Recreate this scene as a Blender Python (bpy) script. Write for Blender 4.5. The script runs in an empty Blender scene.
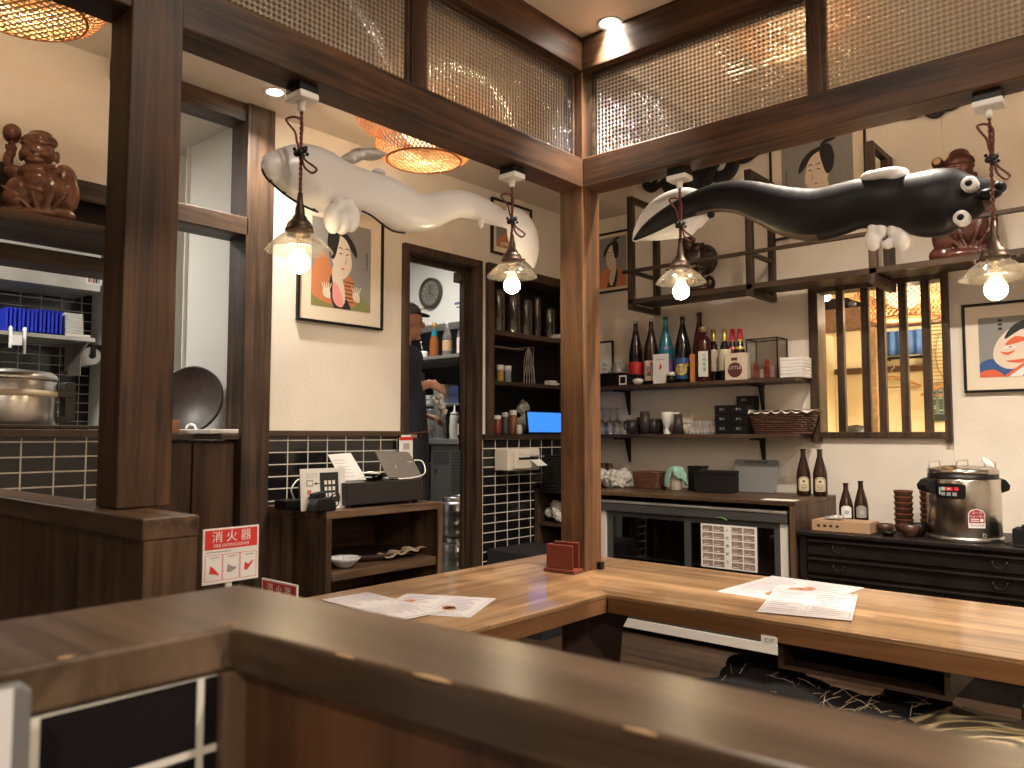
import bpy, math, random
from mathutils import Vector, Matrix
random.seed(7)
COL = bpy.context.scene.collection.objects
PI = math.pi
# ---------------------------------------------------------------- camera model (eye at origin, 1.2 m up)
F = 790.0; HZ = 435.0; CP = math.atan((HZ-384)/F); CA = math.radians(41.0); EYE = 1.2
def ray(px, py):
    u = (px-512)/F; v = -(py-384)/F
    h = math.cos(CP)-v*math.sin(CP); z = math.sin(CP)+v*math.cos(CP)
    return Vector((-h*math.sin(CA)+u*math.cos(CA), h*math.cos(CA)+u*math.sin(CA), z))
def onx(px, py, X): d = ray(px, py); return d*(X/d.x)+Vector((0, 0, EYE))
def ony(px, py, Y): d = ray(px, py); return d*(Y/d.y)+Vector((0, 0, EYE))
def onz(px, py, Z): d = ray(px, py); return d*((Z-EYE)/d.z)+Vector((0, 0, EYE))
def ond(px, py, D): d = ray(px, py); return d*D+Vector((0, 0, EYE))
RV = Vector((math.cos(CA), math.sin(CA), 0)); FV = Vector((-math.sin(CA), math.cos(CA), 0))
# ---------------------------------------------------------------- materials
MATS = {}
def newmat(name):
    m = bpy.data.materials.new(name); m.use_nodes = True; nt = m.node_tree
    return m, nt, nt.nodes['Principled BSDF']
def rgb(c): return (c[0], c[1], c[2], 1)
def flat(name, c, rough=.5, metal=0, emit=None, es=1, spec=.5, noise=.0, nscale=30, bump=0, sheen=0):
    if name in MATS: return MATS[name]
    m, nt, b = newmat(name)
    b.inputs['Base Color'].default_value = rgb(c); b.inputs['Roughness'].default_value = rough
    b.inputs['Metallic'].default_value = metal; b.inputs['Specular IOR Level'].default_value = spec
    if sheen: b.inputs['Sheen Weight'].default_value = sheen
    tc = nt.nodes.new('ShaderNodeTexCoord'); n = nt.nodes.new('ShaderNodeTexNoise')
    n.inputs['Scale'].default_value = nscale; n.inputs['Detail'].default_value = 4
    nt.links.new(tc.outputs['Object'], n.inputs['Vector'])
    if noise:
        r = nt.nodes.new('ShaderNodeValToRGB'); k = noise
        r.color_ramp.elements[0].position = .3; r.color_ramp.elements[1].position = .7
        r.color_ramp.elements[0].color = rgb([x*(1-k) for x in c]); r.color_ramp.elements[1].color = rgb([min(1, x*(1+k)) for x in c])
        nt.links.new(n.outputs['Fac'], r.inputs['Fac']); nt.links.new(r.outputs['Color'], b.inputs['Base Color'])
    if bump:
        bp = nt.nodes.new('ShaderNodeBump'); bp.inputs['Strength'].default_value = bump; bp.inputs['Distance'].default_value = .01
        nt.links.new(n.outputs['Fac'], bp.inputs['Height']); nt.links.new(bp.outputs['Normal'], b.inputs['Normal'])
    if emit:
        b.inputs['Emission Color'].default_value = rgb(emit); b.inputs['Emission Strength'].default_value = es
    MATS[name] = m; return m
def wood(name, c0, c1, axis='Z', scale=1.0, rough=.45, bump=.25, contrast=(.36, .68), coat=0, wear=0, blocks=0):
    key = name+'_'+axis
    if key in MATS: return MATS[key]
    m, nt, b = newmat(key); N = nt.nodes; Lk = nt.links.new
    tc = N.new('ShaderNodeTexCoord'); mp = N.new('ShaderNodeMapping')
    s = {'X': (1.2, 26, 26), 'Y': (26, 1.2, 26), 'Z': (26, 26, 1.2)}[axis]
    mp.inputs['Scale'].default_value = [k*scale for k in s]
    Lk(tc.outputs['Object'], mp.inputs['Vector'])
    n = N.new('ShaderNodeTexNoise'); n.inputs['Scale'].default_value = 1; n.inputs['Detail'].default_value = 10; n.inputs['Roughness'].default_value = .65; n.inputs['Distortion'].default_value = .6
    Lk(mp.outputs['Vector'], n.inputs['Vector'])
    big = N.new('ShaderNodeTexNoise'); big.inputs['Scale'].default_value = 3.5; big.inputs['Detail'].default_value = 3
    Lk(tc.outputs['Object'], big.inputs['Vector'])
    ad = N.new('ShaderNodeMath'); ad.operation = 'MULTIPLY_ADD'; ad.inputs[1].default_value = .35; 
    Lk(big.outputs['Fac'], ad.inputs[0]); Lk(n.outputs['Fac'], ad.inputs[2])
    sb = N.new('ShaderNodeMath'); sb.operation = 'SUBTRACT'; sb.inputs[1].default_value = .175; Lk(ad.outputs[0], sb.inputs[0])
    r = N.new('ShaderNodeValToRGB'); r.color_ramp.elements[0].position = contrast[0]; r.color_ramp.elements[1].position = contrast[1]
    r.color_ramp.elements[0].color = rgb(c0); r.color_ramp.elements[1].color = rgb(c1)
    Lk(sb.outputs[0], r.inputs['Fac']); col = r.outputs['Color']
    if blocks:   # glued staves of differing tone
        br = N.new('ShaderNodeTexBrick'); br.inputs['Scale'].default_value = 1
        br.inputs['Brick Width'].default_value = .42; br.inputs['Row Height'].default_value = .042; br.inputs['Mortar Size'].default_value = .0006
        br.inputs['Color1'].default_value = (.72, .70, .66, 1); br.inputs['Color2'].default_value = (1.12, 1.1, 1.08, 1); br.inputs['Mortar'].default_value = (.55, .5, .45, 1)
        mp2 = N.new('ShaderNodeMapping')
        if axis == 'Y': mp2.inputs['Rotation'].default_value = (0, 0, PI/2)
        Lk(tc.outputs['Object'], mp2.inputs['Vector']); Lk(mp2.outputs['Vector'], br.inputs['Vector'])
        mx = N.new('ShaderNodeMix'); mx.data_type = 'RGBA'; mx.blend_type = 'MULTIPLY'; mx.inputs[0].default_value = 1
        Lk(col, mx.inputs[6]); Lk(br.outputs['Color'], mx.inputs[7]); col = mx.outputs[2]
    Lk(col, b.inputs['Base Color'])
    b.inputs['Roughness'].default_value = rough; b.inputs['Specular IOR Level'].default_value = .35; b.inputs['Coat Weight'].default_value = coat; b.inputs['Coat Roughness'].default_value = .12
    bp = N.new('ShaderNodeBump'); bp.inputs['Strength'].default_value = bump; bp.inputs['Distance'].default_value = .004
    Lk(n.outputs['Fac'], bp.inputs['Height']); Lk(bp.outputs['Normal'], b.inputs['Normal'])
    MATS[key] = m; return m
def plaster(name, c, var=.06):
    if name in MATS: return MATS[name]
    m, nt, b = newmat(name); N = nt.nodes; Lk = nt.links.new
    tc = N.new('ShaderNodeTexCoord'); n = N.new('ShaderNodeTexNoise'); n.inputs['Scale'].default_value = 2.2; n.inputs['Detail'].default_value = 8
    f = N.new('ShaderNodeTexNoise'); f.inputs['Scale'].default_value = 60; f.inputs['Detail'].default_value = 5
    Lk(tc.outputs['Object'], n.inputs['Vector']); Lk(tc.outputs['Object'], f.inputs['Vector'])
    r = N.new('ShaderNodeValToRGB'); r.color_ramp.elements[0].position = .35; r.color_ramp.elements[1].position = .65
    r.color_ramp.elements[0].color = rgb([x*(1-var) for x in c]); r.color_ramp.elements[1].color = rgb([min(1, x*(1+var)) for x in c])
    Lk(n.outputs['Fac'], r.inputs['Fac']); Lk(r.outputs['Color'], b.inputs['Base Color']); b.inputs['Roughness'].default_value = .9
    bp = N.new('ShaderNodeBump'); bp.inputs['Strength'].default_value = .25; bp.inputs['Distance'].default_value = .004
    Lk(f.outputs['Fac'], bp.inputs['Height']); Lk(bp.outputs['Normal'], b.inputs['Normal'])
    MATS[name] = m; return m
def tile(name, w, h, plane, grout=(.72, .68, .6), body=(.008, .008, .009), mortar=.0032, off=(0, 0)):
    if name in MATS: return MATS[name]
    m, nt, b = newmat(name); N = nt.nodes; Lk = nt.links.new
    tc = N.new('ShaderNodeTexCoord'); sp = N.new('ShaderNodeSeparateXYZ'); cb = N.new('ShaderNodeCombineXYZ')
    Lk(tc.outputs['Object'], sp.inputs[0]); Lk(sp.outputs['Y' if plane == 'x' else 'X'], cb.inputs[0]); Lk(sp.outputs['Z'], cb.inputs[1])
    mp = N.new('ShaderNodeMapping'); mp.inputs['Location'].default_value = (off[0], off[1], 0); Lk(cb.outputs[0], mp.inputs[0])
    br = N.new('ShaderNodeTexBrick'); br.offset = 0; br.inputs['Scale'].default_value = 1
    br.inputs['Brick Width'].default_value = w; br.inputs['Row Height'].default_value = h; br.inputs['Mortar Size'].default_value = mortar; br.inputs['Mortar Smooth'].default_value = .1
    br.inputs['Color1'].default_value = rgb(body); br.inputs['Color2'].default_value = rgb([x*1.4 for x in body]); br.inputs['Mortar'].default_value = rgb(grout)
    Lk(mp.outputs[0], br.inputs['Vector']); Lk(br.outputs['Color'], b.inputs['Base Color'])
    rr = N.new('ShaderNodeMapRange'); rr.inputs[3].default_value = .12; rr.inputs[4].default_value = .8; Lk(br.outputs['Fac'], rr.inputs[0]); Lk(rr.outputs[0], b.inputs['Roughness'])
    bp = N.new('ShaderNodeBump'); bp.invert = True; bp.inputs['Strength'].default_value = .6; bp.inputs['Distance'].default_value = .002
    Lk(br.outputs['Fac'], bp.inputs['Height']); Lk(bp.outputs['Normal'], b.inputs['Normal'])
    MATS[name] = m; return m
def thin_glass(name, tint=(1, 1, 1), refl=.12, body=0, bodyc=(.9, .9, .9)):
    if name in MATS: return MATS[name]
    m, nt, b = newmat(name); N = nt.nodes; Lk = nt.links.new
    N.remove(b); out = N['Material Output']
    t = N.new('ShaderNodeBsdfTransparent'); t.inputs[0].default_value = rgb(tint)
    g = N.new('ShaderNodeBsdfGlossy'); g.inputs['Roughness'].default_value = .04
    lw = N.new('ShaderNodeLayerWeight'); lw.inputs['Blend'].default_value = .35
    ad = N.new('ShaderNodeMath'); ad.operation = 'MULTIPLY_ADD'; ad.inputs[1].default_value = .55; ad.inputs[2].default_value = refl; ad.use_clamp = True
    Lk(lw.outputs['Facing'], ad.inputs[0])
    mx = N.new('ShaderNodeMixShader'); Lk(ad.outputs[0], mx.inputs[0]); Lk(t.outputs[0], mx.inputs[1]); Lk(g.outputs[0], mx.inputs[2]); o = mx.outputs[0]
    if body:
        d = N.new('ShaderNodeBsdfDiffuse'); d.inputs[0].default_value = rgb(bodyc)
        m2 = N.new('ShaderNodeMixShader'); m2.inputs[0].default_value = body; Lk(o, m2.inputs[1]); Lk(d.outputs[0], m2.inputs[2]); o = m2.outputs[0]
    Lk(o, out.inputs['Surface']); MATS[name] = m; return m
def prism_glass(name, plane, pitch=.0155):
    if name in MATS: return MATS[name]
    m, nt, b = newmat(name); N = nt.nodes; Lk = nt.links.new
    N.remove(b); out = N['Material Output']
    tc = N.new('ShaderNodeTexCoord'); sp = N.new('ShaderNodeSeparateXYZ'); Lk(tc.outputs['Object'], sp.inputs[0])
    def wave(sock):
        a = N.new('ShaderNodeMath'); a.operation = 'MULTIPLY'; a.inputs[1].default_value = 2*PI/pitch; Lk(sock, a.inputs[0])
        c = N.new('ShaderNodeMath'); c.operation = 'SINE'; Lk(a.outputs[0], c.inputs[0]); return c.outputs[0]
    wu = wave(sp.outputs['Y' if plane == 'x' else 'X']); wv = wave(sp.outputs['Z'])
    mn = N.new('ShaderNodeMath'); mn.operation = 'ADD'; Lk(wu, mn.inputs[0]); Lk(wv, mn.inputs[1])
    bp = N.new('ShaderNodeBump'); bp.inputs['Strength'].default_value = 1; bp.inputs['Distance'].default_value = .0022
    Lk(mn.outputs[0], bp.inputs['Height'])
    g = N.new('ShaderNodeBsdfRefraction'); g.inputs['IOR'].default_value = 1.25; g.inputs['Roughness'].default_value = .04; g.inputs['Color'].default_value = (.95, .93, .9, 1)
    Lk(bp.outputs['Normal'], g.inputs['Normal'])
    gl = N.new('ShaderNodeBsdfGlossy'); gl.inputs['Roughness'].default_value = .1; Lk(bp.outputs['Normal'], gl.inputs['Normal'])
    tr = N.new('ShaderNodeBsdfTransparent'); tr.inputs[0].default_value = (.96, .94, .92, 1)
    # moulded squares: clear lens centres, darker grooves
    rp = N.new('ShaderNodeMapRange'); rp.inputs[1].default_value = -1.2; rp.inputs[2].default_value = .6; rp.inputs[3].default_value = .55; rp.inputs[4].default_value = 1; Lk(mn.outputs[0], rp.inputs[0])
    cm = N.new('ShaderNodeCombineColor')
    for i in range(3): Lk(rp.outputs[0], cm.inputs[i])
    Lk(cm.outputs[0], tr.inputs[0])
    m1 = N.new('ShaderNodeMixShader'); m1.inputs[0].default_value = .5; Lk(tr.outputs[0], m1.inputs[1]); Lk(g.outputs[0], m1.inputs[2])
    m2 = N.new('ShaderNodeMixShader'); m2.inputs[0].default_value = .1; Lk(m1.outputs[0], m2.inputs[1]); Lk(gl.outputs[0], m2.inputs[2])
    Lk(m2.outputs[0], out.inputs['Surface']); MATS[name] = m; return m
def emis(name, c, s):
    if name in MATS: return MATS[name]
    m, nt, b = newmat(name); nt.nodes.remove(b); e = nt.nodes.new('ShaderNodeEmission')
    e.inputs[0].default_value = rgb(c); e.inputs[1].default_value = s
    nt.links.new(e.outputs[0], nt.nodes['Material Output'].inputs['Surface']); MATS[name] = m; return m
# wood families
def dkw(a): return wood('dark_beam_wood', (.020, .009, .0045), (.125, .058, .028), a, rough=.5)
def pow_(a): return wood('corner_post_wood', (.034, .016, .007), (.20, .095, .043), a, scale=1.1, rough=.42, contrast=(.3, .7))
def mdw(a): return wood('shelf_wood', (.022, .013, .008), (.105, .062, .038), a, rough=.5)
def cabw(a): return wood('cabinet_wood', (.035, .020, .012), (.17, .10, .058), a, scale=.8, rough=.45)
def parw(a): return wood('partition_wood', (.030, .016, .009), (.155, .085, .045), a, scale=.7, rough=.4)
def railw(a): return wood('rail_cap_wood', (.055, .034, .021), (.18, .118, .075), a, scale=.6, rough=.3, bump=.1)
def redw(a): return wood('booth_panel_wood', (.04, .017, .008), (.15, .066, .03), a, scale=.6, rough=.4)
def topw(a): return wood('table_top_wood', (.21, .115, .055), (.50, .31, .165), a, scale=.9, rough=.3, bump=.02, coat=.8, blocks=1)
def edgew(a): return wood('table_edge_wood', (.12, .052, .02), (.26, .125, .055), a, scale=.7, rough=.35, bump=.1)
WALL = plaster('cream_plaster', (.82, .752, .66)); CEIL = plaster('ceiling_plaster', (.72, .65, .56), .03)
BLACK = flat('black_lacquer', (.006, .0055, .0055), .4, spec=.3); DARK = flat('matt_black', (.010, .009, .009), .7, spec=.2)
STEEL = flat('brushed_steel', (.62, .6, .57), .28, 1, noise=.12, nscale=8); WHITE = flat('white_plastic', (.82, .8, .77), .4)
PAPER = flat('white_paper', (.86, .84, .82), .7); INK = flat('black_ink', (.02, .02, .02), .6); REDP = flat('red_print', (.72, .03, .025), .5)
GREY = flat('dark_grey_metal', (.09, .09, .095), .4, .6); LGREY = flat('light_grey', (.45, .44, .43), .5)
BRASS = flat('aged_bronze', (.09, .06, .042), .42, .85, noise=.3); IRON = flat('black_iron', (.02, .02, .02), .45, .6)
GLASS = thin_glass('clear_glass', (.97, .97, .95)); MILK = flat('white_ceramic', (.85, .83, .8), .2)
# ---------------------------------------------------------------- mesh builder
class MB:
    def __init__(s, M=None): s.v = []; s.f = []; s.m = []; s.sm = []; s.M = M
    def add(s, vs, fs, m=0, sm=False):
        o = len(s.v)
        for v in vs:
            v = Vector(v); s.v.append(s.M @ v if s.M is not None else v)
        for f in fs: s.f.append([i+o for i in f]); s.m.append(m); s.sm.append(sm)
        return s
    def box(s, x0, x1, y0, y1, z0, z1, m=0):
        if x0 > x1: x0, x1 = x1, x0
        if y0 > y1: y0, y1 = y1, y0
        if z0 > z1: z0, z1 = z1, z0
        if min(x1-x0, y1-y0, z1-z0) > .009:   # keep overlapping boards from sharing a face
            s.nb = (getattr(s, 'nb', 0)+1) % 6; e = s.nb*.00022; x0 += e; x1 -= e; y0 += e; y1 -= e; z0 += e; z1 -= e
        return s.add([(x, y, z) for z in (z0, z1) for y in (y0, y1) for x in (x0, x1)],
                     [(0, 2, 3, 1), (4, 5, 7, 6), (0, 1, 5, 4), (2, 6, 7, 3), (0, 4, 6, 2), (1, 3, 7, 5)], m)
    def obox(s, c, size, R, m=0):
        vs = [Vector(c)+R @ Vector((x*size[0]/2, y*size[1]/2, z*size[2]/2)) for z in (-1, 1) for y in (-1, 1) for x in (-1, 1)]
        return s.add(vs, [(0, 2, 3, 1), (4, 5, 7, 6), (0, 1, 5, 4), (2, 6, 7, 3), (0, 4, 6, 2), (1, 3, 7, 5)], m)
    def lathe(s, prof, c=(0, 0, 0), seg=24, m=0, sx=1, sy=1, R=None, cap=True, wave=None):
        vs = []; fs = []; n = len(prof)
        for k, (r, z) in enumerate(prof):
            for i in range(seg):
                a = 2*PI*i/seg; rr = r*(1+(wave(a, k) if wave else 0))
                v = Vector((rr*math.cos(a)*sx, rr*math.sin(a)*sy, z))
                vs.append((R @ v if R else v)+Vector(c))
        for k in range(n-1):
            for i in range(seg):
                j = (i+1) % seg; fs.append((k*seg+i, k*seg+j, (k+1)*seg+j, (k+1)*seg+i))
        if cap:
            if prof[0][0] > 1e-5: fs.append(tuple(range(seg-1, -1, -1)))
            if prof[-1][0] > 1e-5: fs.append(tuple((n-1)*seg+i for i in range(seg)))
        return s.add(vs, fs, m, True)
    def cyl(s, c, r, h, m=0, seg=20, r2=None, R=None): return s.lathe([(r, 0), (r2 if r2 is not None else r, h)], c, seg, m, R=R)
    def ell(s, c, r, m=0, seg=16, rings=10, R=None):
        if not hasattr(r, '__len__'): r = (r, r, r)
        vs = []; fs = []
        for k in range(rings+1):
            t = PI*k/rings
            for i in range(seg):
                a = 2*PI*i/seg; v = Vector((r[0]*math.sin(t)*math.cos(a), r[1]*math.sin(t)*math.sin(a), r[2]*math.cos(t)))
                vs.append((R @ v if R else v)+Vector(c))
        for k in range(rings):
            for i in range(seg):
                j = (i+1) % seg; fs.append((k*seg+i, (k+1)*seg+i, (k+1)*seg+j, k*seg+j))
        return s.add(vs, fs, m, True)
    def tube(s, pts, r, seg=8, m=0, closed=False, cap=True, flat_=None):
        pts = [Vector(p) for p in pts]; n = len(pts); vs = []; fs = []; up = Vector((0, 0, 1)); prev = None
        for k in range(n):
            if closed: t = pts[(k+1) % n]-pts[k-1]
            else: t = pts[min(k+1, n-1)]-pts[max(k-1, 0)]
            t.normalize()
            if prev is None:
                a = t.cross(up)
                if a.length < .1: a = t.cross(Vector((1, 0, 0)))
            else:
                a = prev-t*prev.dot(t)
            a.normalize(); prev = a.copy(); b = t.cross(a)
            rr = r[k] if hasattr(r, '__len__') else r
            for i in range(seg):
                w = 2*PI*i/seg; vs.append(pts[k]+a*(math.cos(w)*rr)+b*(math.sin(w)*rr*(flat_ or 1)))
        for k in range(n if closed else n-1):
            k2 = (k+1) % n
            for i in range(seg):
                j = (i+1) % seg; fs.append((k*seg+i, k*seg+j, k2*seg+j, k2*seg+i))
        if cap and not closed:
            fs.append(tuple(range(seg-1, -1, -1))); fs.append(tuple((n-1)*seg+i for i in range(seg)))
        return s.add(vs, fs, m, seg > 4)
    def poly(s, pts, n0, n1, m=0):     # polygon in the local (u, v) plane, thickened along local z
        n = len(pts); vs = [(p[0], p[1], n0) for p in pts]+[(p[0], p[1], n1) for p in pts]
        fs = [tuple(range(n-1, -1, -1)), tuple(range(n, 2*n))]+[(i, (i+1) % n, n+(i+1) % n, n+i) for i in range(n)]
        return s.add(vs, fs, m)
    def text(s, t, size, u, v, n, m=0, d=.0006, align='CENTER'):
        cu = bpy.data.curves.new('t', 'FONT'); cu.body = t; cu.size = size; cu.align_x = align; cu.align_y = 'CENTER'; cu.extrude = d; cu.resolution_u = 3
        ob = bpy.data.objects.new('t', cu); COL.link(ob); dg = bpy.context.evaluated_depsgraph_get(); dg.update()
        me = bpy.data.meshes.new_from_object(ob.evaluated_get(dg))
        s.add([(p.co.x+u, p.co.y+v, p.co.z+n) for p in me.vertices], [tuple(f.vertices) for f in me.polygons], m)
        bpy.data.objects.remove(ob); bpy.data.curves.remove(cu); bpy.data.meshes.remove(me); return s
def mkobj(name, mb, mats, parent=None, off=(0, 0, 0), bevel=0, mods=None, seg=2):
    me = bpy.data.meshes.new(name); off = Vector(off)
    me.from_pydata([v-off for v in mb.v], [], mb.f)
    if not hasattr(mats, '__len__'): mats = [mats]
    for x in mats: me.materials.append(x)
    me.polygons.foreach_set('material_index', mb.m); me.polygons.foreach_set('use_smooth', mb.sm); me.update()
    o = bpy.data.objects.new(name, me); COL.link(o)
    if parent is not None: o.parent = parent
    if bevel:
        b = o.modifiers.new('b', 'BEVEL'); b.width = bevel; b.segments = seg; b.limit_method = 'ANGLE'; b.angle_limit = math.radians(50)
    for k, kw in (mods or []):
        md = o.modifiers.new(k.lower(), k)
        for a, v in kw.items(): setattr(md, a, v)
    return o
def tagit(o, label, cat, group=None, kind=None):
    if label: o['label'] = label
    if cat: o['category'] = cat
    if group: o['group'] = group
    if kind: o['kind'] = kind
    return o
def struct(name, mb, mats, bevel=0):
    o = mkobj(name, mb, mats, bevel=bevel); o['kind'] = 'structure'; return o
class T:     # a thing: an Empty at its base that parents its parts; parts are given in the same frame as loc
    def __init__(s, name, label, cat, loc=(0, 0, 0), group=None):
        s.loc = Vector(loc); s.e = bpy.data.objects.new(name, None); s.e.empty_display_size = .05; COL.link(s.e); s.e.location = s.loc; tagit(s.e, label, cat, group)
    def part(s, name, mb, mats, bevel=0, under=None, label=None, mods=None, kind=None):
        o = mkobj(name, mb, mats, under or s.e, s.loc, bevel, mods)
        if label: o['label'] = label
        if kind: o['kind'] = kind
        return o
    def put(s, loc, rz=0): s.e.location = loc; s.e.rotation_euler = (0, 0, rz); return s
def solo(name, mb, mats, label, cat, group=None, bevel=0, mods=None, kind=None):
    xs = [v.x for v in mb.v]; ys = [v.y for v in mb.v]; zs = [v.z for v in mb.v]
    off = Vector(((min(xs)+max(xs))/2, (min(ys)+max(ys))/2, min(zs)))
    o = mkobj(name, mb, mats, None, off, bevel, mods); o.location = off; return tagit(o, label, cat, group, kind)
def hsplit(mb, us):    # cut a decal with planes u = const so that it can bend round a bottle
    import bmesh
    Mi = mb.M.inverted() if mb.M is not None else Matrix.Identity(4); bm = bmesh.new(); vv = [bm.verts.new(Mi @ v) for v in mb.v]
    for f, m_ in zip(mb.f, mb.m):
        try: bm.faces.new([vv[i] for i in f]).material_index = m_
        except ValueError: pass
    for u in us: bmesh.ops.bisect_plane(bm, geom=bm.verts[:]+bm.edges[:]+bm.faces[:], dist=1e-6, plane_co=(u, 0, 0), plane_no=(1, 0, 0))
    bm.verts.index_update(); M = mb.M if mb.M is not None else Matrix.Identity(4)
    mb.v = [M @ v.co for v in bm.verts]; mb.f = [[v.index for v in f.verts] for f in bm.faces]; mb.m = [f.material_index for f in bm.faces]; mb.sm = [False]*len(mb.f); bm.free(); return mb
def kids(o): return [c for c in bpy.data.objects if c.parent == o]
def dup(src, loc, rz=0, label=None, group=None):
    if isinstance(src, T): src = src.e
    r = src.copy(); COL.link(r); r.location = loc; r.rotation_euler = (0, 0, rz)
    if label: r['label'] = label
    if group: r['group'] = group
    for ch in kids(src):
        if ch == r: continue
        c = ch.copy(); COL.link(c); c.parent = r
        for g in kids(ch):
            d = g.copy(); COL.link(d); d.parent = c
    return r
def frameM(o, U, V):
    U = Vector(U).normalized(); V = Vector(V).normalized(); N = U.cross(V)
    return Matrix(((U.x, V.x, N.x, o[0]), (U.y, V.y, N.y, o[1]), (U.z, V.z, N.z, o[2]), (0, 0, 0, 1)))
def onB(x, z, y=4.75): return frameM((x, y, z), (1, 0, 0), (0, 0, 1))      # facing -Y
def onL(y, z, x=-3.4): return frameM((x, y, z), (0, 1, 0), (0, 0, 1))      # facing +X
def cr(pts, n=5, closed=True):    # smooth closed outline through points
    P = [Vector(p) for p in pts]; out = []; N = len(P); dim = len(P[0])
    rng = range(N) if closed else range(N-1)
    for i in rng:
        if closed: a, b, c, d = P[i-1], P[i], P[(i+1) % N], P[(i+2) % N]
        else: a, b, c, d = P[max(i-1, 0)], P[i], P[i+1], P[min(i+2, N-1)]
        for k in range(n):
            t = k/n; out.append(.5*((2*b)+(c-a)*t+(2*a-5*b+4*c-d)*t*t+(3*b-a-3*c+d)*t**3))
    if not closed: out.append(P[-1])
    return [tuple(p) for p in out]
def Rz(a): return Matrix.Rotation(a, 3, 'Z')
def Rx(a): return Matrix.Rotation(a, 3, 'X')
def Ry(a): return Matrix.Rotation(a, 3, 'Y')
def caps(mb, a, b, ra, rb, n=6):   # tapered limb made of overlapping spheres, for voxel remeshing
    a = Vector(a); b = Vector(b); L = (b-a).length; n = max(2, int(L/(min(ra, rb)*.45))+1)
    for k in range(n+1):
        t = k/n; mb.ell(a.lerp(b, t), ra+(rb-ra)*t, seg=12, rings=8)
CLOUD = bpy.data.textures.new('crumple', 'CLOUDS'); CLOUD.noise_scale = .022; CLOUD.noise_depth = 2
BAG = lambda v, s=.028: [('REMESH', dict(mode='VOXEL', voxel_size=v, use_smooth_shade=True)), ('SMOOTH', dict(factor=.5, iterations=4)), ('DISPLACE', dict(texture=CLOUD, strength=s, mid_level=.5, texture_coords='LOCAL'))]
REM = lambda v, sm=3: [('REMESH', dict(mode='VOXEL', voxel_size=v, use_smooth_shade=True)), ('SMOOTH', dict(factor=.5, iterations=sm))]
# ================================================================ THE SETTING
XL = -3.4; YB = 4.75; ZC = 2.78
FLOORM = wood('floor_boards', (.03, .017, .01), (.085, .05, .03), 'X', rough=.5)
struct('floor', MB().box(-5.6, 2.8, -2.4, 6.6, -.06, 0), FLOORM)
# left wall, pierced by the doorway, the recess and the kitchen hatch
w = MB()
w.box(XL-.1, XL, 2.05, 2.952, 1.2, ZC+.4); w.box(XL-.1, XL, 2.952, 3.60, 2.29, ZC+.4); w.box(XL-.1, XL, 3.60, 3.655, 1.2, ZC+.4)
w.box(XL-.1, XL, 3.655, 4.75, 2.29, ZC+.4); w.box(XL-.1, XL, -2.4, 1.345, 2.2, ZC+.4)
w.box(XL-.1, XL, 1.345, 2.09, 2.785, ZC+.4)
w.box(-3.64, -3.625, 3.66, 4.75, 1.1, 2.4, 1)
struct('wall_left', w, [WALL, DARK])
TILX = tile('black_tile_white_grout', .117, .0585, 'x', off=(0, -.0035))
struct('wall_left_tiles', MB().box(XL-.1, XL+.004, 2.09, 2.952, 0, 1.195).box(XL-.1, XL+.004, 3.60, 4.75, 0, 1.172).box(XL-.1, XL+.004, -2.4, 1.40, 0, 1.19), TILX)
struct('trim_1', MB().box(XL-.02, XL+.03, 2.09, 2.952, 1.193, 1.222), mdw('Y'), .003)
struct('trim_2', MB().box(XL-.12, XL+.045, -2.4, 1.42, 1.19, 1.222), mdw('Y'), .004)
struct('trim_3', MB().box(XL-.1, XL+.03, 3.62, 4.745, 1.172, 1.205), mdw('Y'), .003)
struct('trim_4', MB().box(XL-.12, XL+.05, -2.4, 1.96, 2.138, 2.225), mdw('Y'), .004)      # lintel over the hatch
struct('trim_5', MB().box(XL-.1, XL+.03, 1.33, 1.96, 2.69, 2.785), mdw('Y'), .004)       # header
struct('trim_6', MB().box(XL-.1, XL+.05, 1.945, 2.092, 0, ZC), mdw('Z'), .005)           # wall post
d = MB(); x0, x1 = XL-.1, XL+.03
d.box(x0, x1, 2.952, 2.99, 0, 2.295); d.box(x0, x1, 3.545, 3.60, 0, 2.295); d.box(x0, x1, 2.952, 3.60, 2.25, 2.297)
d.box(x0, x0+.03, 2.99, 3.545, 2.222, 2.25); d.box(x0-.02, x0+.05, 3.48, 3.545, 2.16, 2.225); d.box(x0, x0+.03, 3.53, 3.545, .3, 2.2)
struct('door_1', d, mdw('Z'), .003)
r = MB(); r.box(-3.625, x1, 3.655, 3.708, 1.2, 2.30); r.box(-3.625, x1, 3.708, 4.74, 2.24, 2.30); r.box(-3.625, x1-.01, 4.70, 4.745, 1.2, 2.3)
struct('trim_7', r, mdw('Z'), .003)
struct('trim_8', MB().box(-3.625, x1-.02, 3.708, 4.70, 1.845, 1.878).box(-3.625, x1-.02, 3.708, 4.70, 1.523, 1.548), mdw('Y'), .002)   # recess shelves
# back wall with the barred opening
WX0, WX1, WZ0, WZ1 = -1.74, -1.0, 1.188, 2.09
b = MB(); b.box(-5.6, WX0, YB, YB+.1, 0, 3.3); b.box(WX1, 2.8, YB, YB+.1, 0, 3.3); b.box(WX0, WX1, YB, YB+.1, 0, WZ0); b.box(WX0, WX1, YB, YB+.1, WZ1, 3.3)
struct('wall_back', b, WALL)
wf = bpy.data.objects.new('window_1', None); COL.link(wf); wf.location = ((WX0+WX1)/2, YB, WZ0); wf['kind'] = 'structure'
fm = MB(); y0, y1 = YB-.035, YB+.1
fm.box(WX0-.005, WX0+.05, y0, y1, WZ0-.03, WZ1+.01); fm.box(WX1-.03, WX1+.005, y0, y1, WZ0-.03, WZ1+.01)
fm.box(WX0, WX1, y0, y1, WZ0-.005, WZ0+.03); fm.box(WX0, WX1, y0, y1, WZ1-.045, WZ1+.005)
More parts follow.
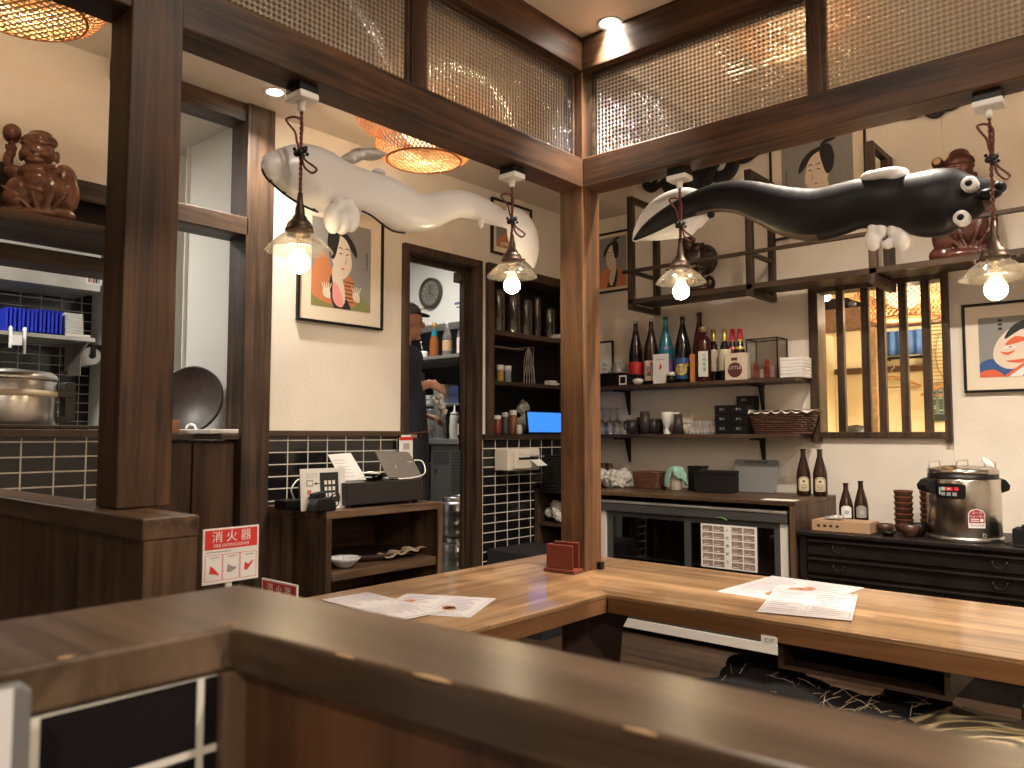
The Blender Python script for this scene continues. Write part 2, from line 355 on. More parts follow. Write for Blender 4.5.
mkobj('window_frame', fm, mdw('Z'), wf, wf.location, .003)
for px in (842, 867, 883, 905, 928):
    c = ony(px, 380, YB).x; mkobj('window_bar', MB().box(c-.021, c+.021, YB-.015, YB+.02, WZ0+.02, WZ1-.03), mdw('Z'), wf, wf.location, .002)
# the room beyond the bars
PALE = plaster('pale_yellow_wall', (.86, .74, .50))
struct('wall_side_room', MB().box(-5.6, -2.2, 7.6, 7.7, 0, 3.3).box(-2.2, 2.8, 6.5, 6.6, 0, 3.3).box(-2.3, -2.2, YB+.1, 6.5, 0, 3.3).box(1.2, 1.3, YB+.1, 6.5, 0, 3.3), PALE)
struct('ceiling_side_room', MB().box(-2.3, 1.3, YB+.1, 6.6, 2.75, 2.85), CEIL)
# unseen sides of the restaurant, so that light bounces as in a closed room
struct('wall_right', MB().box(2.7, 2.8, -2.4, 4.75, 0, 3.3), WALL)
struct('wall_front', MB().box(-5.6, 2.8, -2.5, -2.4, 0, 3.3), WALL)
# ceilings
struct('ceiling_low', MB().box(-5.6, -1.83, -2.4, 3.9, ZC, 3.3).box(-5.6, -2.98, 3.9, 4.75, ZC, 3.3), CEIL)
struct('ceiling_high', MB().box(-2.98, 2.8, 2.49, 4.75, 3.25, 3.35), CEIL)
struct('ceiling_booth', MB().box(-1.83, 2.8, -2.4, 2.49, 2.715, 3.35), CEIL)
# kitchen shell
KW = plaster('kitchen_white_wall', (.80, .79, .75), .03)
struct('wall_kitchen', MB().box(-4.12, XL-.1, 2.05, 2.13, 0, ZC).box(-5.4, -4.3, 2.05, 2.13, 0, ZC).box(-4.13, -4.118, 2.03, 2.14, 0, ZC), KW)
struct('wall_kitchen_tiles', MB().box(-5.5, -5.4, -2.4, 4.75, 0, ZC), tile('black_kitchen_tile', .117, .0585, 'x', grout=(.5, .48, .45), mortar=.0028))
struct('floor_kitchen', MB().box(-5.4, XL-.12, -2.4, 4.75, 0, .25), flat('kitchen_floor', (.12, .11, .10), .5, noise=.2))
# posts and beams of the booth frame
PX0, PX1, PY0, PY1 = -1.83, -1.72, 2.385, 2.495
struct('trim_9', MB().box(PX0, PX1, PY0, PY1, 0, 2.14), pow_('Z'), .004)
struct('trim_10', MB().box(-1.824, -1.716, .713, .83, 1.044, 2.714), dkw('Z'), .004)
ZB0, ZB1, ZU0, ZU1 = 2.132, 2.245, 2.585, 2.72
struct('trim_11', MB().box(PX0, PX1, -2.4, PY1, ZB0, ZB1), dkw('Y'), .004)
struct('trim_12', MB().box(PX1, 2.7, PY0, PY1, ZB0+.0005, ZB1+.0005), dkw('X'), .004)
struct('trim_13', MB().box(PX0, PX1, -2.4, PY1, ZU0, ZU1), dkw('Y'), .004)
struct('trim_14', MB().box(PX1, 2.7, PY0, PY1, ZU0-.0005, ZU1-.0005), dkw('X'), .004)
struct('trim_15', MB().box(PX0+.02, PX1-.001, PY0+.001, PY1-.02, ZB1, ZU0), dkw('Z'), .003)
struct('trim_16', MB().box(PX1-.06, PX1-.025, 1.549, 1.606, ZB1, ZU0), dkw('Z'), .003)
struct('trim_17', MB().box(-.869, -.833, PY0+.025, PY0+.06, ZB1, ZU0), dkw('Z'), .003)
# slim glazing beads and the moulded glass
for i, (a0, a1) in enumerate([(.83, 1.549), (1.606, 2.383)]):
    o = bpy.data.objects.new('window_%d' % (2+i), None); COL.link(o); o.location = (PX1-.045, (a0+a1)/2, ZB1); o['kind'] = 'structure'
    g = MB().box(PX1-.0445, PX1-.0405, a0, a1, ZB1, ZU0); mkobj('glass_pane', g, prism_glass('prism_glass_left', 'x'), o, o.location)
    f = MB(); xx0, xx1 = PX1-.052, PX1-.034
    f.box(xx0, xx1, a0, a0+.012, ZB1, ZU0); f.box(xx0, xx1, a1-.012, a1, ZB1, ZU0); f.box(xx0, xx1, a0, a1, ZU0-.014, ZU0); f.box(xx0, xx1, a0, a1, ZB1, ZB1+.008)
    mkobj('glazing_bead', f, mdw('Y'), o, o.location)
for i, (a0, a1) in enumerate([(-1.70, -.869), (-.833, .5)]):
    o = bpy.data.objects.new('window_%d' % (4+i), None); COL.link(o); o.location = ((a0+a1)/2, PY0+.045, ZB1); o['kind'] = 'structure'
    g = MB().box(a0, a1, PY0+.0405, PY0+.0445, ZB1, ZU0); mkobj('glass_pane', g, prism_glass('prism_glass_right', 'y'), o, o.location)
    f = MB(); yy0, yy1 = PY0+.034, PY0+.052
    f.box(a0, a0+.012, yy0, yy1, ZB1, ZU0); f.box(a1-.012, a1, yy0, yy1, ZB1, ZU0); f.box(a0, a1, yy0, yy1, ZU0-.014, ZU0); f.box(a0, a1, yy0, yy1, ZB1, ZB1+.008)
    mkobj('glazing_bead', f, mdw('X'), o, o.location)
# low partition carrying the left post
t = T('partition', 'dark wooden low partition with a chamfered cap, carrying the thick left post', 'partition', (-2.4, .727, 0))
t.part('cap', MB().box(-3.3, -1.5, .672, .785, 1.0, 1.043), parw('X'), .004)
t.part('panel', MB().box(-3.3, -1.512, .688, .77, 0, 1.0).box(-1.51, -1.502, .676, .782, 0, 1.0), parw('Z'), .002)
# near booth divider: L-shaped rail cap on panels
RZ = 1.046; k = .77
def zr(px, py): return onz(px, py, RZ)
A = zr(230, 627); Bq = zr(510, 697); Cq = zr(262, 588); Dq = zr(1024, 745); E1 = zr(0, 671); E2 = zr(0, 620)
def ext(p, q, x=None, y=None):
    s = (x-p.x)/(q.x-p.x) if x is not None else (y-p.y)/(q.y-p.y); return p+(q-p)*s
fr = ext(A, Bq, x=1.2); bk = ext(Cq, Dq, x=1.2); lf = ext(A, E1, y=-1.0); lb = ext(zr(232, 585), E2, y=-1.0)
cap = MB().poly([(A.x, A.y), (fr.x, fr.y), (bk.x, bk.y), (Cq.x, Cq.y), (zr(240, 584).x, zr(240, 584).y), (lb.x, lb.y), (lf.x, lf.y)], RZ-.034, RZ)
t = T('booth_divider', 'worn wooden rail-topped booth divider close in the foreground', 'partition', (A.x, A.y, 0))
t.part('rail_cap', cap, railw('X'), .0035, label='blurred worn brown cap of the divider')
def chip(px, py, L, w_, d):
    p = zr(px, py); m_ = MB(); q = [(-L/2, 0), (-L*.3, w_*.6), (0, w_), (L*.28, w_*.7), (L/2, 0), (L*.2, -w_*.5), (-L*.25, -w_*.45)]
    M_ = frameM((p.x, p.y, RZ+.0003), d, Vector((0, 0, 1)).cross(Vector(d)) if 0 else (-d[1], d[0], 0)); m_.M = M_; m_.poly(cr(q, 3), -.0012, 0)
    t.part('worn_edge_chip', m_, flat('bare_wood', (.45, .28, .14), .5), label='pale chip where the stain has worn off')
dR = tuple((fr-A).normalized()); dL = (0, 1, 0)
for a in ((345, 656, .02, .0022, dR), (432, 678, .034, .003, dR), (640, 731, .02, .002, dR), (66, 657, .012, .003, dL), (228, 624, .02, .001, dL)): chip(*a)
def off2(p, dx, dy): return (p.x+dx, p.y+dy)
pn = MB().poly([off2(A, .006, .012), off2(fr, 0, .012), off2(bk, 0, -.012), off2(Cq, 0, -.012)], 0, RZ-.034)
t.part('wood_panel', pn, redw('Z'), .001)
t.part('corner_post', MB().box(A.x-.05, A.x+.006, A.y-.007, A.y+.05, 0, RZ-.034), railw('Z'), .003)
yA = A.y-.007
t.part('tiled_panel', MB().box(A.x-.06, A.x-.004, -1.0, yA, 0, RZ-.036), tile('near_black_tile', .117, .0585, 'x', off=(-onx(215, 700, A.x-.004).y, -onx(214, 672, A.x-.004).z), mortar=.0032))
# ================================================================ CORNER TABLE
TZ = .70
t = T('corner_table', 'L-shaped wooden table wrapping the corner post, glossy butcher-block top', 'table', (-1.75, 2.4, 0))
yb = 2.735; xb = -2.10; xi, yi = -1.432, 2.103
t.part('tabletop', MB().poly([(xi, yi), (.9, yi), (.9, yb), (xi-.29, yb)][::1]+[(-1.74, 2.41)], TZ-.012, TZ), topw('X'), .0015)
t.part('tabletop', MB().poly([(xi, yi), (-1.74, 2.41), (xi-.29, yb), (xb, yb), (xb, 1.15), (xi, 1.15)], TZ-.012, TZ), topw('Y'), .0015)
t.part('apron', MB().box(xi+.002, .9, yi+.001, yi+.03, TZ-.058, TZ-.012).box(xb, .9, yb-.03, yb-.001, TZ-.058, TZ-.012), edgew('X'), .001)
t.part('apron', MB().box(xi-.03, xi-.001, 1.15, yi, TZ-.058, TZ-.012).box(xb+.001, xb+.03, 1.15, yb-.03, TZ-.058, TZ-.012).box(xb, xi, 1.151, 1.18, TZ-.058, TZ-.012), edgew('Y'), .001)
for q in ((-1.56, 2.2), (.6, 2.62), (-1.78, 1.3)):
    t.part('leg', MB().poly(cr([(-.16, 0), (.16, 0), (.14, .08), (.09, .25), (.11, .5), (.15, .62), (-.15, .62), (-.11, .5), (-.09, .25), (-.14, .08)], 3), -.03, .03), flat('dark_leg_wood', (.035, .014, .01), .5)) if 0 else t.part('leg', MB(frameM((q[0], q[1], 0.02), (.75, .66, 0), (0, 0, 1))).poly([(-.13, 0), (.13, 0), (.10, .06), (.075, .3), (.10, .55), (.14, .622), (-.14, .622), (-.10, .55), (-.075, .3), (-.10, .06)], -.04, .04), flat('dark_leg_wood', (.04, .016, .012), .5), .004)
# cubby under the right arm
cub = MB(); a0, a1, b0, b1, z0, z1 = -.896, -.472, 2.135, 2.5, .566, .642
cub.box(a0, a1, b0, b1, z1-.010, z1).box(a0, a1, b0, b1, z0, z0+.012).box(a0, a0+.016, b0, b1, z0, z1).box(a1-.016, a1, b0, b1, z0, z1).box(a0, a1, b1-.012, b1, z0, z1)
t.part('cubby', cub, mdw('X'), .001, label='open storage cubby hung under the table')
ft = MB(frameM((-.905, yi, TZ-.055), (1, 0, 0), (0, 0, 1)))
ft.poly([(-.022, -.013), (.022, -.013), (.024, .009), (.018, .012), (-.022, .012)], 0, .0015, 0); ft.text('C17', .015, 0, -.001, .0016, 1)
t.part('number_tag', ft, [PAPER, INK], label='small white tag with a handwritten number')
# ================================================================ BAMBOO LAMPS
BAM = flat('bamboo_strip', (.62, .27, .10), .5, noise=.25, nscale=12); BAML = flat('pale_bamboo_strip', (.78, .55, .27), .5); RIM = flat('bamboo_rim', (.36, .13, .05), .5)
BGLOW = emis('lamp_bulb_glow', (1, .66, .32), 1.9)
def bamboo(x, y, z, label, group, n=64, k=1.0):
    t = T('bamboo_lamp', label, 'ceiling lamp', (x, y, z), group)
    H = .25
    prof = cr([(.178*k, 0), (.212*k, .018), (.235*k, .055), (.232*k, .095), (.225*k, .125), (.262*k, .15), (.31*k, .175), (.325*k, .21), (.315*k, H)], 3, False)
    mb = MB(); L = len(prof); w = .0046*k
    for sgn in (1, -1):
        for i in range(n):
            a0 = 2*PI*i/n; vs = []; fs = []
            for j, (r, h) in enumerate(prof):
                a = a0+sgn*j/(L-1)*1.05; da = w/2/r*1.25; rr = r+sgn*.0012
                vs += [(x+rr*math.cos(a-da), y+rr*math.sin(a-da), z+h), (x+rr*math.cos(a+da), y+rr*math.sin(a+da), z+h)]
            for j in range(L-1): fs.append((2*j, 2*j+1, 2*j+3, 2*j+2))
            mb.add(vs, fs)
    t.part('woven_shade', mb, BAM, mods=[('SOLIDIFY', dict(thickness=.0012))])
    R = .175*k; mb = MB(); s = .0235
    m = int(R/s)+1
    for ang in (.4, .4+PI/2):
        ca, sa = math.cos(ang), math.sin(ang)
        for i in range(-m, m+1):
            o = i*s
            if abs(o) >= R: continue
            h = math.sqrt(R*R-o*o); zz = z+.002+(.0015 if ang > 1 else 0)
            P = [(-h, o-.0046), (h, o-.0046), (h, o+.0046), (-h, o+.0046)]
            mb.add([(x+p*ca-q*sa, y+p*sa+q*ca, zz) for p, q in P], [(0, 1, 2, 3)])
    t.part('woven_base', mb, BAML, mods=[('SOLIDIFY', dict(thickness=.0012))])
    t.part('bottom_rim', MB().tube([(x+.178*k*math.cos(a*PI/20), y+.178*k*math.sin(a*PI/20), z) for a in range(40)], .005, 6, closed=True), RIM)
    t.part('bulb', MB().ell((x, y, z+.15), (.11, .11, .085)).cyl((x, y, z+.2), .02, .05, 1), [BGLOW, WHITE])
    l = bpy.data.lights.new('lamp', 'POINT'); l.energy = 7*k; l.color = (1, .80, .55); l.shadow_soft_size = .02; lo_ = bpy.data.objects.new('lamp', l); COL.link(lo_); lo_.location = (x, y, z+.045)
    return t
p = onz(424, 161, 2.525); bamboo(p.x, p.y, 2.525, 'woven bamboo ceiling lamp above the white inflatable', None)
q = onz(82, 12, 2.50); q = q-RV*.185; bamboo(q.x, q.y, 2.50, 'woven bamboo ceiling lamp cropped by the top left corner', None)
bamboo(.1, .9, 2.45, 'woven bamboo ceiling lamp over the booth seats, behind the camera view', None)
bamboo(1.5, 1.6, 2.45, 'woven bamboo ceiling lamp at the right of the booth, outside the frame', None)
# ================================================================ PENDANT LAMPS
BULB = emis('filament_bulb_glow', (1, .80, .50), 58)
SHADEG = thin_glass('shade_glass', (.98, .97, .95), .06, .02, (.9, .85, .75))
CORD = flat('braided_cord', (.13, .03, .02), .7, noise=.8, nscale=160)
def pendant(x, y, ztop, zb, label, lo, side):
    t = T('pendant_lamp', label, 'pendant lamp', (x, y, ztop))
    t.part('ceiling_block', MB().box(x-.034, x+.034, y-.028, y+.028, ztop-.026, ztop), IRON, .002)
    t.part('ceiling_rose', MB().box(x-.038, x+.038, y-.03, y+.03, ztop-.044, ztop-.024).cyl((x, y, ztop-.07), .010, .03, 0, 14, r2=.012), WHITE, .005)
    # cord: two strands, a tied loop and a knot
    zk = ztop-lo; zs = zb+.13; cd = MB()
    for ph in (0, PI):
        n = 60; z0 = ztop-.07
        cd.tube([(x+.0028*math.cos(ph+i*.9), y+.0028*math.sin(ph+i*.9), z0+(zs-z0)*i/n) for i in range(n+1)], .0026, 5)
    U = RV*side
    def P(u, v): return Vector((x, y, zk))+U*u*.72+Vector((0, 0, v*.66))-FV*.008
    cd.tube(cr([P(0, 0), P(-.012, .04), P(-.02, .08), P(-.045, .115), P(-.052, .135), P(-.02, .142), P(.005, .12), P(.004, .05), P(0, 0)], 5, False), .0032, 6)
    cd.tube(cr([P(0, 0), P(.02, -.035), P(.05, -.06), P(.062, -.075), P(.045, -.088), P(.018, -.065), P(.008, -.03), P(0, 0)], 5, False), .0032, 6)
    t.part('cord', cd, CORD)
    kn = MB()
    for a, b_, c_, r in ((0, 0, 0, .012), (.01, .006, 0, .009), (-.01, -.004, 0, .009), (.004, -.011, 0, .009), (-.016, .008, 0, .005), (.018, -.006, 0, .005), (.014, .012, 0, .005)):
        kn.ell(Vector((x, y, zk))+RV*a+Vector((0, 0, b_))-FV*.004, r, seg=8, rings=6)
    t.part('knot', kn, IRON)
    t.part('socket', MB().lathe([(.0065, .145), (.008, .12), (.0125, .10), (.0135, .085), (.019, .08), (.02, .074), (.029, .066), (.033, .058), (.034, .05), (.037, .048), (.037, .040), (.030, .038), (.0295, .03), (.02, .028)], (x, y, zb), 28)
           .cyl((x+.045, y, zb+.041), .0042, .012, 0, 8, R=Ry(PI/2)).cyl((x-.045, y, zb+.041), .0042, .012, 0, 8, R=Ry(-PI/2)), BRASS)
    t.part('glass_shade', MB().lathe([(.031, .038), (.046, .031), (.070, .010), (.084, -.006), (.088, -.012), (.086, -.0125), (.069, .0075), (.045, .0285), (.031, .0355)], (x, y, zb), 40, cap=False), SHADEG)
    b = t.part('bulb', MB().ell((x, y, zb-.042), (.028, .028, .028), seg=24, rings=14), BULB)
    t.part('bulb_neck', MB().lathe([(.013, .03), (.0135, .006), (.017, -.01), (.024, -.026), (.0285, -.04)], (x, y, zb), 24, cap=False), thin_glass('bulb_glass', (1, .97, .9), .10, .08, (1, .85, .6)))
    return t
for (bx, by, f, kk, tx, lab, lo, sd, zt) in ((299, 262, onx, -1.775, 0, 'pendant lamp with a clear glass shade, tied at the head of the white inflatable', 0, 1, 0),
                                     (512, 285, onx, -1.775, 0, 'pendant lamp with a clear glass shade, at the tail of the white inflatable', 0, 1, 0),
                                     (681, 291, ony, 2.44, 0, 'pendant lamp with a clear glass shade, at the tail of the black inflatable', 0, 1, 0),
                                     (996, 289, ony, 2.44, 0, 'pendant lamp with a clear glass shade, by the head of the black inflatable', 0, 1, 0)):
    p = f(bx, by, kk); knot = {299: 152, 512: 221, 681: 225, 996: 158}[bx]
    zk = f(bx, knot, kk).z
    pendant(p.x, p.y, ZB0, p.z+.04, lab, ZB0-zk, sd)
# ================================================================ INFLATABLES
def loft(mb, rows, seg=28, m=lambda a, k: 0, R2=Vector((0, 0, 1)), wr=None):
    """rows: (centre, half_height, half_depth, out_dir); the section stands in the (up', out) plane"""
    n = len(rows); vs = []; fs = []; ms = []
    for k, (c, h, d, out) in enumerate(rows):
        tn = (rows[min(k+1, n-1)][0]-rows[max(k-1, 0)][0]).normalized(); o = Vector(out).normalized(); u = o.cross(tn).normalized()
        if u.z < 0: u = -u
        for i in range(seg):
            a = 2*PI*i/seg; w_ = 1+(wr(a, k) if wr else 0)
            vs.append(c+u*(h*math.sin(a)*w_)+o*(d*math.cos(a)*w_))
    o0 = len(mb.v)
    for v in vs: mb.v.append(Vector(v))
    for k in range(n-1):
        for i in range(seg):
            j = (i+1) % seg; mb.f.append([o0+q for q in (k*seg+i, k*seg+j, (k+1)*seg+j, (k+1)*seg+i)]); mb.m.append(m(2*PI*(i+.5)/seg, k)); mb.sm.append(True)
    mb.f.append([o0+i for i in range(seg)]); mb.m.append(m(0, 0)); mb.sm.append(True)
    mb.f.append([o0+(n-1)*seg+i for i in range(seg)]); mb.m.append(m(0, n-1)); mb.sm.append(True)
    return mb
VIN = flat('white_vinyl', (.70, .68, .68), .28, bump=.08, nscale=9); VIB = flat('black_vinyl', (.005, .005, .006), .45, spec=.28, bump=.1, nscale=9); VIG = flat('pale_belly_vinyl', (.09, .065, .045), .4)
def body_rows(pts, f, plane, out, dr):
    xs = cr([(a, b, h) for a, b, h in pts], 5, False); rows = []
    for (a, b, h) in xs:
        c = f(a, b, plane); c2 = f(a, b-h, plane); hh = (c2-c).length
        rows.append((c, hh, hh*dr, out))
    return rows
# --- white one hangs behind the left beam's lamps
OUTL = (1, 0, 0)
t = T('inflatable_salamander', 'white inflatable salamander hanging along the left beam, seen from its underside', 'inflatable toy', tuple(onx(390, 210, -1.86)))
rows = body_rows([(262, 168, 3), (266, 168, 11), (275, 168, 17), (290, 171, 26), (305, 175, 31), (320, 179.5, 31.5), (335, 185, 29), (350, 189, 25), (368, 193, 22), (385, 199, 23), (400, 207, 24), (415, 212, 20), (430, 212, 17), (445, 206.5, 15), (460, 204, 13.5), (478, 208, 12.5), (492, 214, 11), (505, 220, 8), (512, 225, 6)], onx, -1.87, OUTL, .62)
def wrw(a, k): return .012*math.sin(9*a+k*1.7)*(1 if k % 9 in (0, 1) else .15)
t.part('body', loft(MB(), rows, 30, wr=wrw), VIN)
tl = body_rows([(506, 210, 3), (512, 216, 12), (518, 226, 20), (524, 238, 22), (529, 250, 17), (532, 261, 8), (533, 268, 1.5)], onx, -1.87, OUTL, .3)
t.part('tail_fin', loft(MB(), tl, 20), VIN)
def E3(f, px, py, pl, rx, ry, rz, R=None): return (f(px, py, pl), (rx, ry, rz))
lg = MB()
for px, py, r, r2 in ((333, 219, .026, .042), (351, 218, .026, .042), (342, 223, .022, .034), (338, 207, .02, .03), (347, 207, .02, .03)): lg.ell(onx(px, py, -1.80), (.026, r, r2), seg=14)
t.part('front_leg', lg, VIN, mods=REM(.004, 1))
lg = MB()
for px, py, r in ((352, 158, .02), (360, 154, .022), (369, 154, .02), (376, 156, .014), (345, 162, .014)): lg.ell(onx(px, py, -1.9), (.05, r*1.4, r*.75), seg=14)
t.part('front_leg', lg, VIN, mods=REM(.006, 4))
t.part('hind_leg', MB().ell(onx(481, 223, -1.84), (.012, .010, .018)), VIN)
t.part('hind_leg', MB().ell(onx(379, 172, -1.88), (.02, .022, .010)), VIN)
# black seam with stitches along the lower jaw and flank
sm = MB(); pts = [onx(a, b, -1.81) for a, b in ((262, 169), (266, 177), (276, 187), (290, 198), (306, 207), (318, 212))]
sm.tube(cr(pts, 4, False), .0032, 6)
for a, b in ((270, 181), (284, 193), (300, 204), (314, 210)): sm.ell(onx(a, b, -1.806), (.004, .007, .005), seg=8, rings=6)
t.part('seam', sm, IRON, label='black stitched seam'); sm = MB(); sm.tube(cr([onx(a, b, -1.82) for a, b in ((362, 211), (372, 216), (382, 224), (393, 231), (405, 233))], 4, False), .003, 6)
t.part('seam', sm, IRON, label='black stitched seam')
# --- black one hangs under the right beam
OUTB = (0, -1, 0); YK = 2.53
t = T('inflatable_salamander', 'black inflatable salamander with white ringed eyes hanging under the right beam', 'inflatable toy', tuple(ony(850, 210, YK)))
rows = body_rows([(634, 240, 1.5), (645, 231, 6), (660, 221, 9), (680, 210, 11), (700, 202, 13), (722, 197, 15), (745, 198, 17), (765, 204, 20), (790, 212, 24), (815, 215, 26), (838, 210, 26), (858, 204, 25), (880, 202, 26), (900, 202, 27), (920, 203, 32), (935, 203, 34), (952, 200, 32), (970, 197, 24), (985, 193, 16), (995, 190, 10), (1001, 190, 5), (1003, 190, 1)], ony, YK, OUTB, .62)
def mk(a, k):
    s_, c_ = math.sin(a), math.cos(a)
    if 18 < k < 46 and s_ < -.86: return 1
    if k > 88 and s_ < -.45: return 1
    return 0
def wrb(a, k): return .02*math.sin(14*a)*(.6 if 38 < k < 46 else .0)+.012*math.sin(k*2.4)*(1 if 22 < k < 46 and math.sin(a) > -.2 else 0)
t.part('body', loft(MB(), rows, 32, m=mk, wr=wrb), [VIB, VIG])
for px, py in ((969, 183.5), (961, 217.5)):
    c = ony(px, py, YK-.075 if py < 200 else YK-.05); R = Matrix(((1, 0, 0), (0, 0, 1), (0, -1, 0)))
    e = t.part('eye', MB().lathe([(.0001, .006), (.010, .006), (.0195, .003), (.021, 0), (.021, -.03)], c, 20, 0, R=Rx(PI/2)), VIN)
    t.part('pupil', MB().lathe([(.0001, .0085), (.0065, .008), (.0095, .006), (.0095, -.01)], c, 16, 0, R=Rx(PI/2)), VIB, under=e)
t.part('snout', MB().ell(ony(1000, 187, YK-.02), (.016, .03, .016)).ell(ony(990, 194, YK-.03), (.03, .03, .016)), VIB)
fin = body_rows([(633, 241, 1.5), (640, 233, 10), (652, 224, 19), (668, 216, 24), (685, 213, 25), (700, 216, 20), (706, 220, 10)], ony, YK+.02, OUTB, .25)
t.part('tail_fin', loft(MB(), fin, 22), VIN)
lg = MB()
for px, py, r in ((873, 240, .031), (882, 229, .026), (874, 228, .025)): lg.ell(ony(px, py, YK), (r*.8, .022, r*1.15), seg=14)
t.part('front_leg', lg, VIN, mods=REM(.005, 3))
lg = MB()
for px, py, r in ((902, 240, .031), (894, 230, .026), (902, 228, .025)): lg.ell(ony(px, py, YK), (r*.8, .022, r*1.15), seg=14)
lg.ell(ony(888, 244, YK), (.02, .016, .016), seg=12)
t.part('front_leg', lg, VIN, mods=REM(.005, 3))
t.part('front_leg', MB().ell(ony(885, 176, YK), (.07, .05, .022)).ell(ony(872, 178, YK), (.035, .04, .022)).ell(ony(897, 178, YK), (.038, .04, .02)), VIN, mods=REM(.006, 3))
for px, py in ((712, 188), (711, 215)): t.part('hind_leg', MB().ell(ony(px, py, YK), (.014, .012, .012)), VIB)
# ================================================================ CARVED FIGURES
def carved(c, h, label, mat, flip=1, U=RV, mallet=True, name='carved_figure', sx=1):
    """seated lucky god with cap, sack and raised mallet; c = base centre, h = height"""
    N = Vector((0, 0, 1)).cross(U)*-1*-1
    W = Vector(U).normalized(); Nn = W.cross(Vector((0, 0, 1))).normalized()   # towards the viewer
    mb = MB()
    def B(u, v, n, ru, rv, rn, tilt=0):
        R = Matrix(((W.x, 0, Nn.x), (W.y, 0, Nn.y), (0, 1, 0))) @ Matrix.Rotation(tilt, 3, 'Z')
        mb.ell(Vector(c)+W*(u*h*flip*sx)+Vector((0, 0, v*h))+Nn*(n*h*sx), (ru*h*sx, rv*h, rn*h*sx), seg=16, rings=10, R=R)
    for u, v, n, a, b_, d_ in ((-.20, .07, .02, .2, .085, .17), (.18, .07, .02, .22, .08, .17), (0, .05, .1, .3, .06, .13), (0, .30, 0, .25, .24, .19), (-.16, .28, .06, .17, .17, .15), (.15, .3, .06, .15, .19, .13), (0, .48, .05, .2, .12, .16),
                               (0, .40, .15, .13, .1, .06), (.24, .42, -.03, .15, .2, .12), (.3, .3, -.02, .12, .2, .1), (-.25, .49, .04, .11, .075, .08), (-.31, .60, .05, .055, .11, .055), (-.28, .68, .06, .05, .06, .05), (.17, .5, .14, .1, .045, .06)):
        B(u, v, n, a, b_, d_)
    for u, v, a, b_, tl in ((-.2, .22, .03, .16, .9), (-.1, .16, .03, .2, .75), (.03, .14, .03, .2, .35), (.17, .2, .035, .17, -.35), (.26, .17, .03, .14, -.6), (-.02, .3, .16, .03, -.25), (.0, .06, .3, .035, .05)):     # robe folds
        B(u, v, .165, a, b_, .035, tl)
    B(-.2, .2, .1, .15, .13, .12); B(.12, .44, .13, .16, .05, .05, .5)
    B(0, .69, .08, .175, .155, .14); B(0, .82, .04, .19, .085, .15); B(0, .885, .02, .13, .06, .11); B(.0, .775, .09, .19, .03, .13)
    B(-.085, .66, .17, .065, .05, .045); B(.085, .66, .17, .065, .05, .045); B(0, .685, .225, .03, .036, .03); B(0, .585, .17, .09, .035, .05)
    B(-.065, .748, .185, .055, .014, .03, -.3); B(.065, .748, .185, .055, .014, .03, .3); B(0, .635, .205, .06, .012, .02); B(0, .61, .2, .05, .014, .02)
    B(-.185, .67, .03, .03, .065, .04); B(.185, .67, .03, .03, .065, .04)
    for i in range(4): B(.13+.028*i, .525, .2, .014, .03, .02)
    if mallet:
        B(-.28, .73, .06, .06, .05, .055)
        for i in range(4): B(-.315+.024*i, .73, .11, .012, .032, .016)
    o = solo(name, mb, mat, label, 'wooden statue', mods=REM(h*.0085, 1))
    if mallet:
        # barrel-shaped mallet, joined as a child part
        cc = Vector(c)+W*(-.275*h*flip*sx)+Vector((0, 0, .875*h))+Nn*(.06*h)
        ml = MB().cyl(cc-Vector((0, 0, .14*h)), .03*h, .12*h, 0, 12).lathe([(.062*h, -.09*h), (.08*h, -.06*h), (.085*h, 0), (.08*h, .06*h), (.062*h, .09*h)], cc, 18, 0, R=Matrix.Rotation(.35, 3, 'Z') @ Matrix.Rotation(PI/2-.25, 3, Vector(W)))
        mkobj('mallet', ml, mat, o, o.location)
    return o
def carvem(name, c): 
    m = flat(name, c, .22, noise=.35, nscale=14, bump=.15); return m
cf = onx(38, 219, -3.2); carved((cf.x, cf.y, 1.985), .36, 'reddish carved wooden lucky god with a raised mallet, on the shelf by the left edge', carvem('red_carved_wood', (.17, .075, .046)), U=(RV*.8+Vector((0, .3, 0))).normalized(), sx=.9)
# ================================================================ KITCHEN SIDE, LEFT OF THE WALL POST
# statue shelf in front of the wall
t = T('wall_shelf', 'deep dark wooden shelf holding the carved god at the left edge', 'shelf', (-3.25, .6, 1.93))
t.part('board', MB().box(XL-.02, -3.08, -.9, 1.345, 1.945, 1.984), mdw('Y'), .003)
t.part('end_panel', MB().box(XL-.02, -3.12, 1.345, 1.37, 1.945, 2.15), mdw('Z'), .003)
t.part('back_panel', MB().box(XL-.03, XL-.02, -.9, 1.345, 1.985, 2.15), flat('shelf_back_shadow_wood', (.05, .028, .018), .6))  # dark sheet: shade of the open gap put into its colour
solo('crossbeam', MB().box(XL-.14, XL+.03, -.9, 1.41, 1.865, 1.925), mdw('Y'), 'dark wooden crossbeam just under the statue shelf', 'beam', bevel=.004)
# low cupboard between tiles and wall post, closed by plank doors
t = T('low_cupboard', 'reddish dark wooden cupboard with tall plank doors under the hatch', 'cupboard', (-3.6, 1.7, .0))
t.part('body', MB().box(XL-.45, XL-.03, 1.42, 1.945, .26, 1.175), mdw('Z'), .003)
t.part('worktop', MB().box(XL-.47, XL+.03, 1.42, 1.96, 1.178, 1.206), mdw('Y'), .003)
PD = wood('plank_door_wood', (.028, .014, .009), (.115, .06, .038), 'Z', scale=.7, rough=.38)
y1 = onx(191.5, 480, XL).y; t.part('door', MB().box(XL-.03, XL, y1+.006, 1.94, .05, 1.165), PD, .003)
t.part('door', MB().box(XL-.03, XL, 1.425, y1-.002, .05, 1.165), PD, .003)
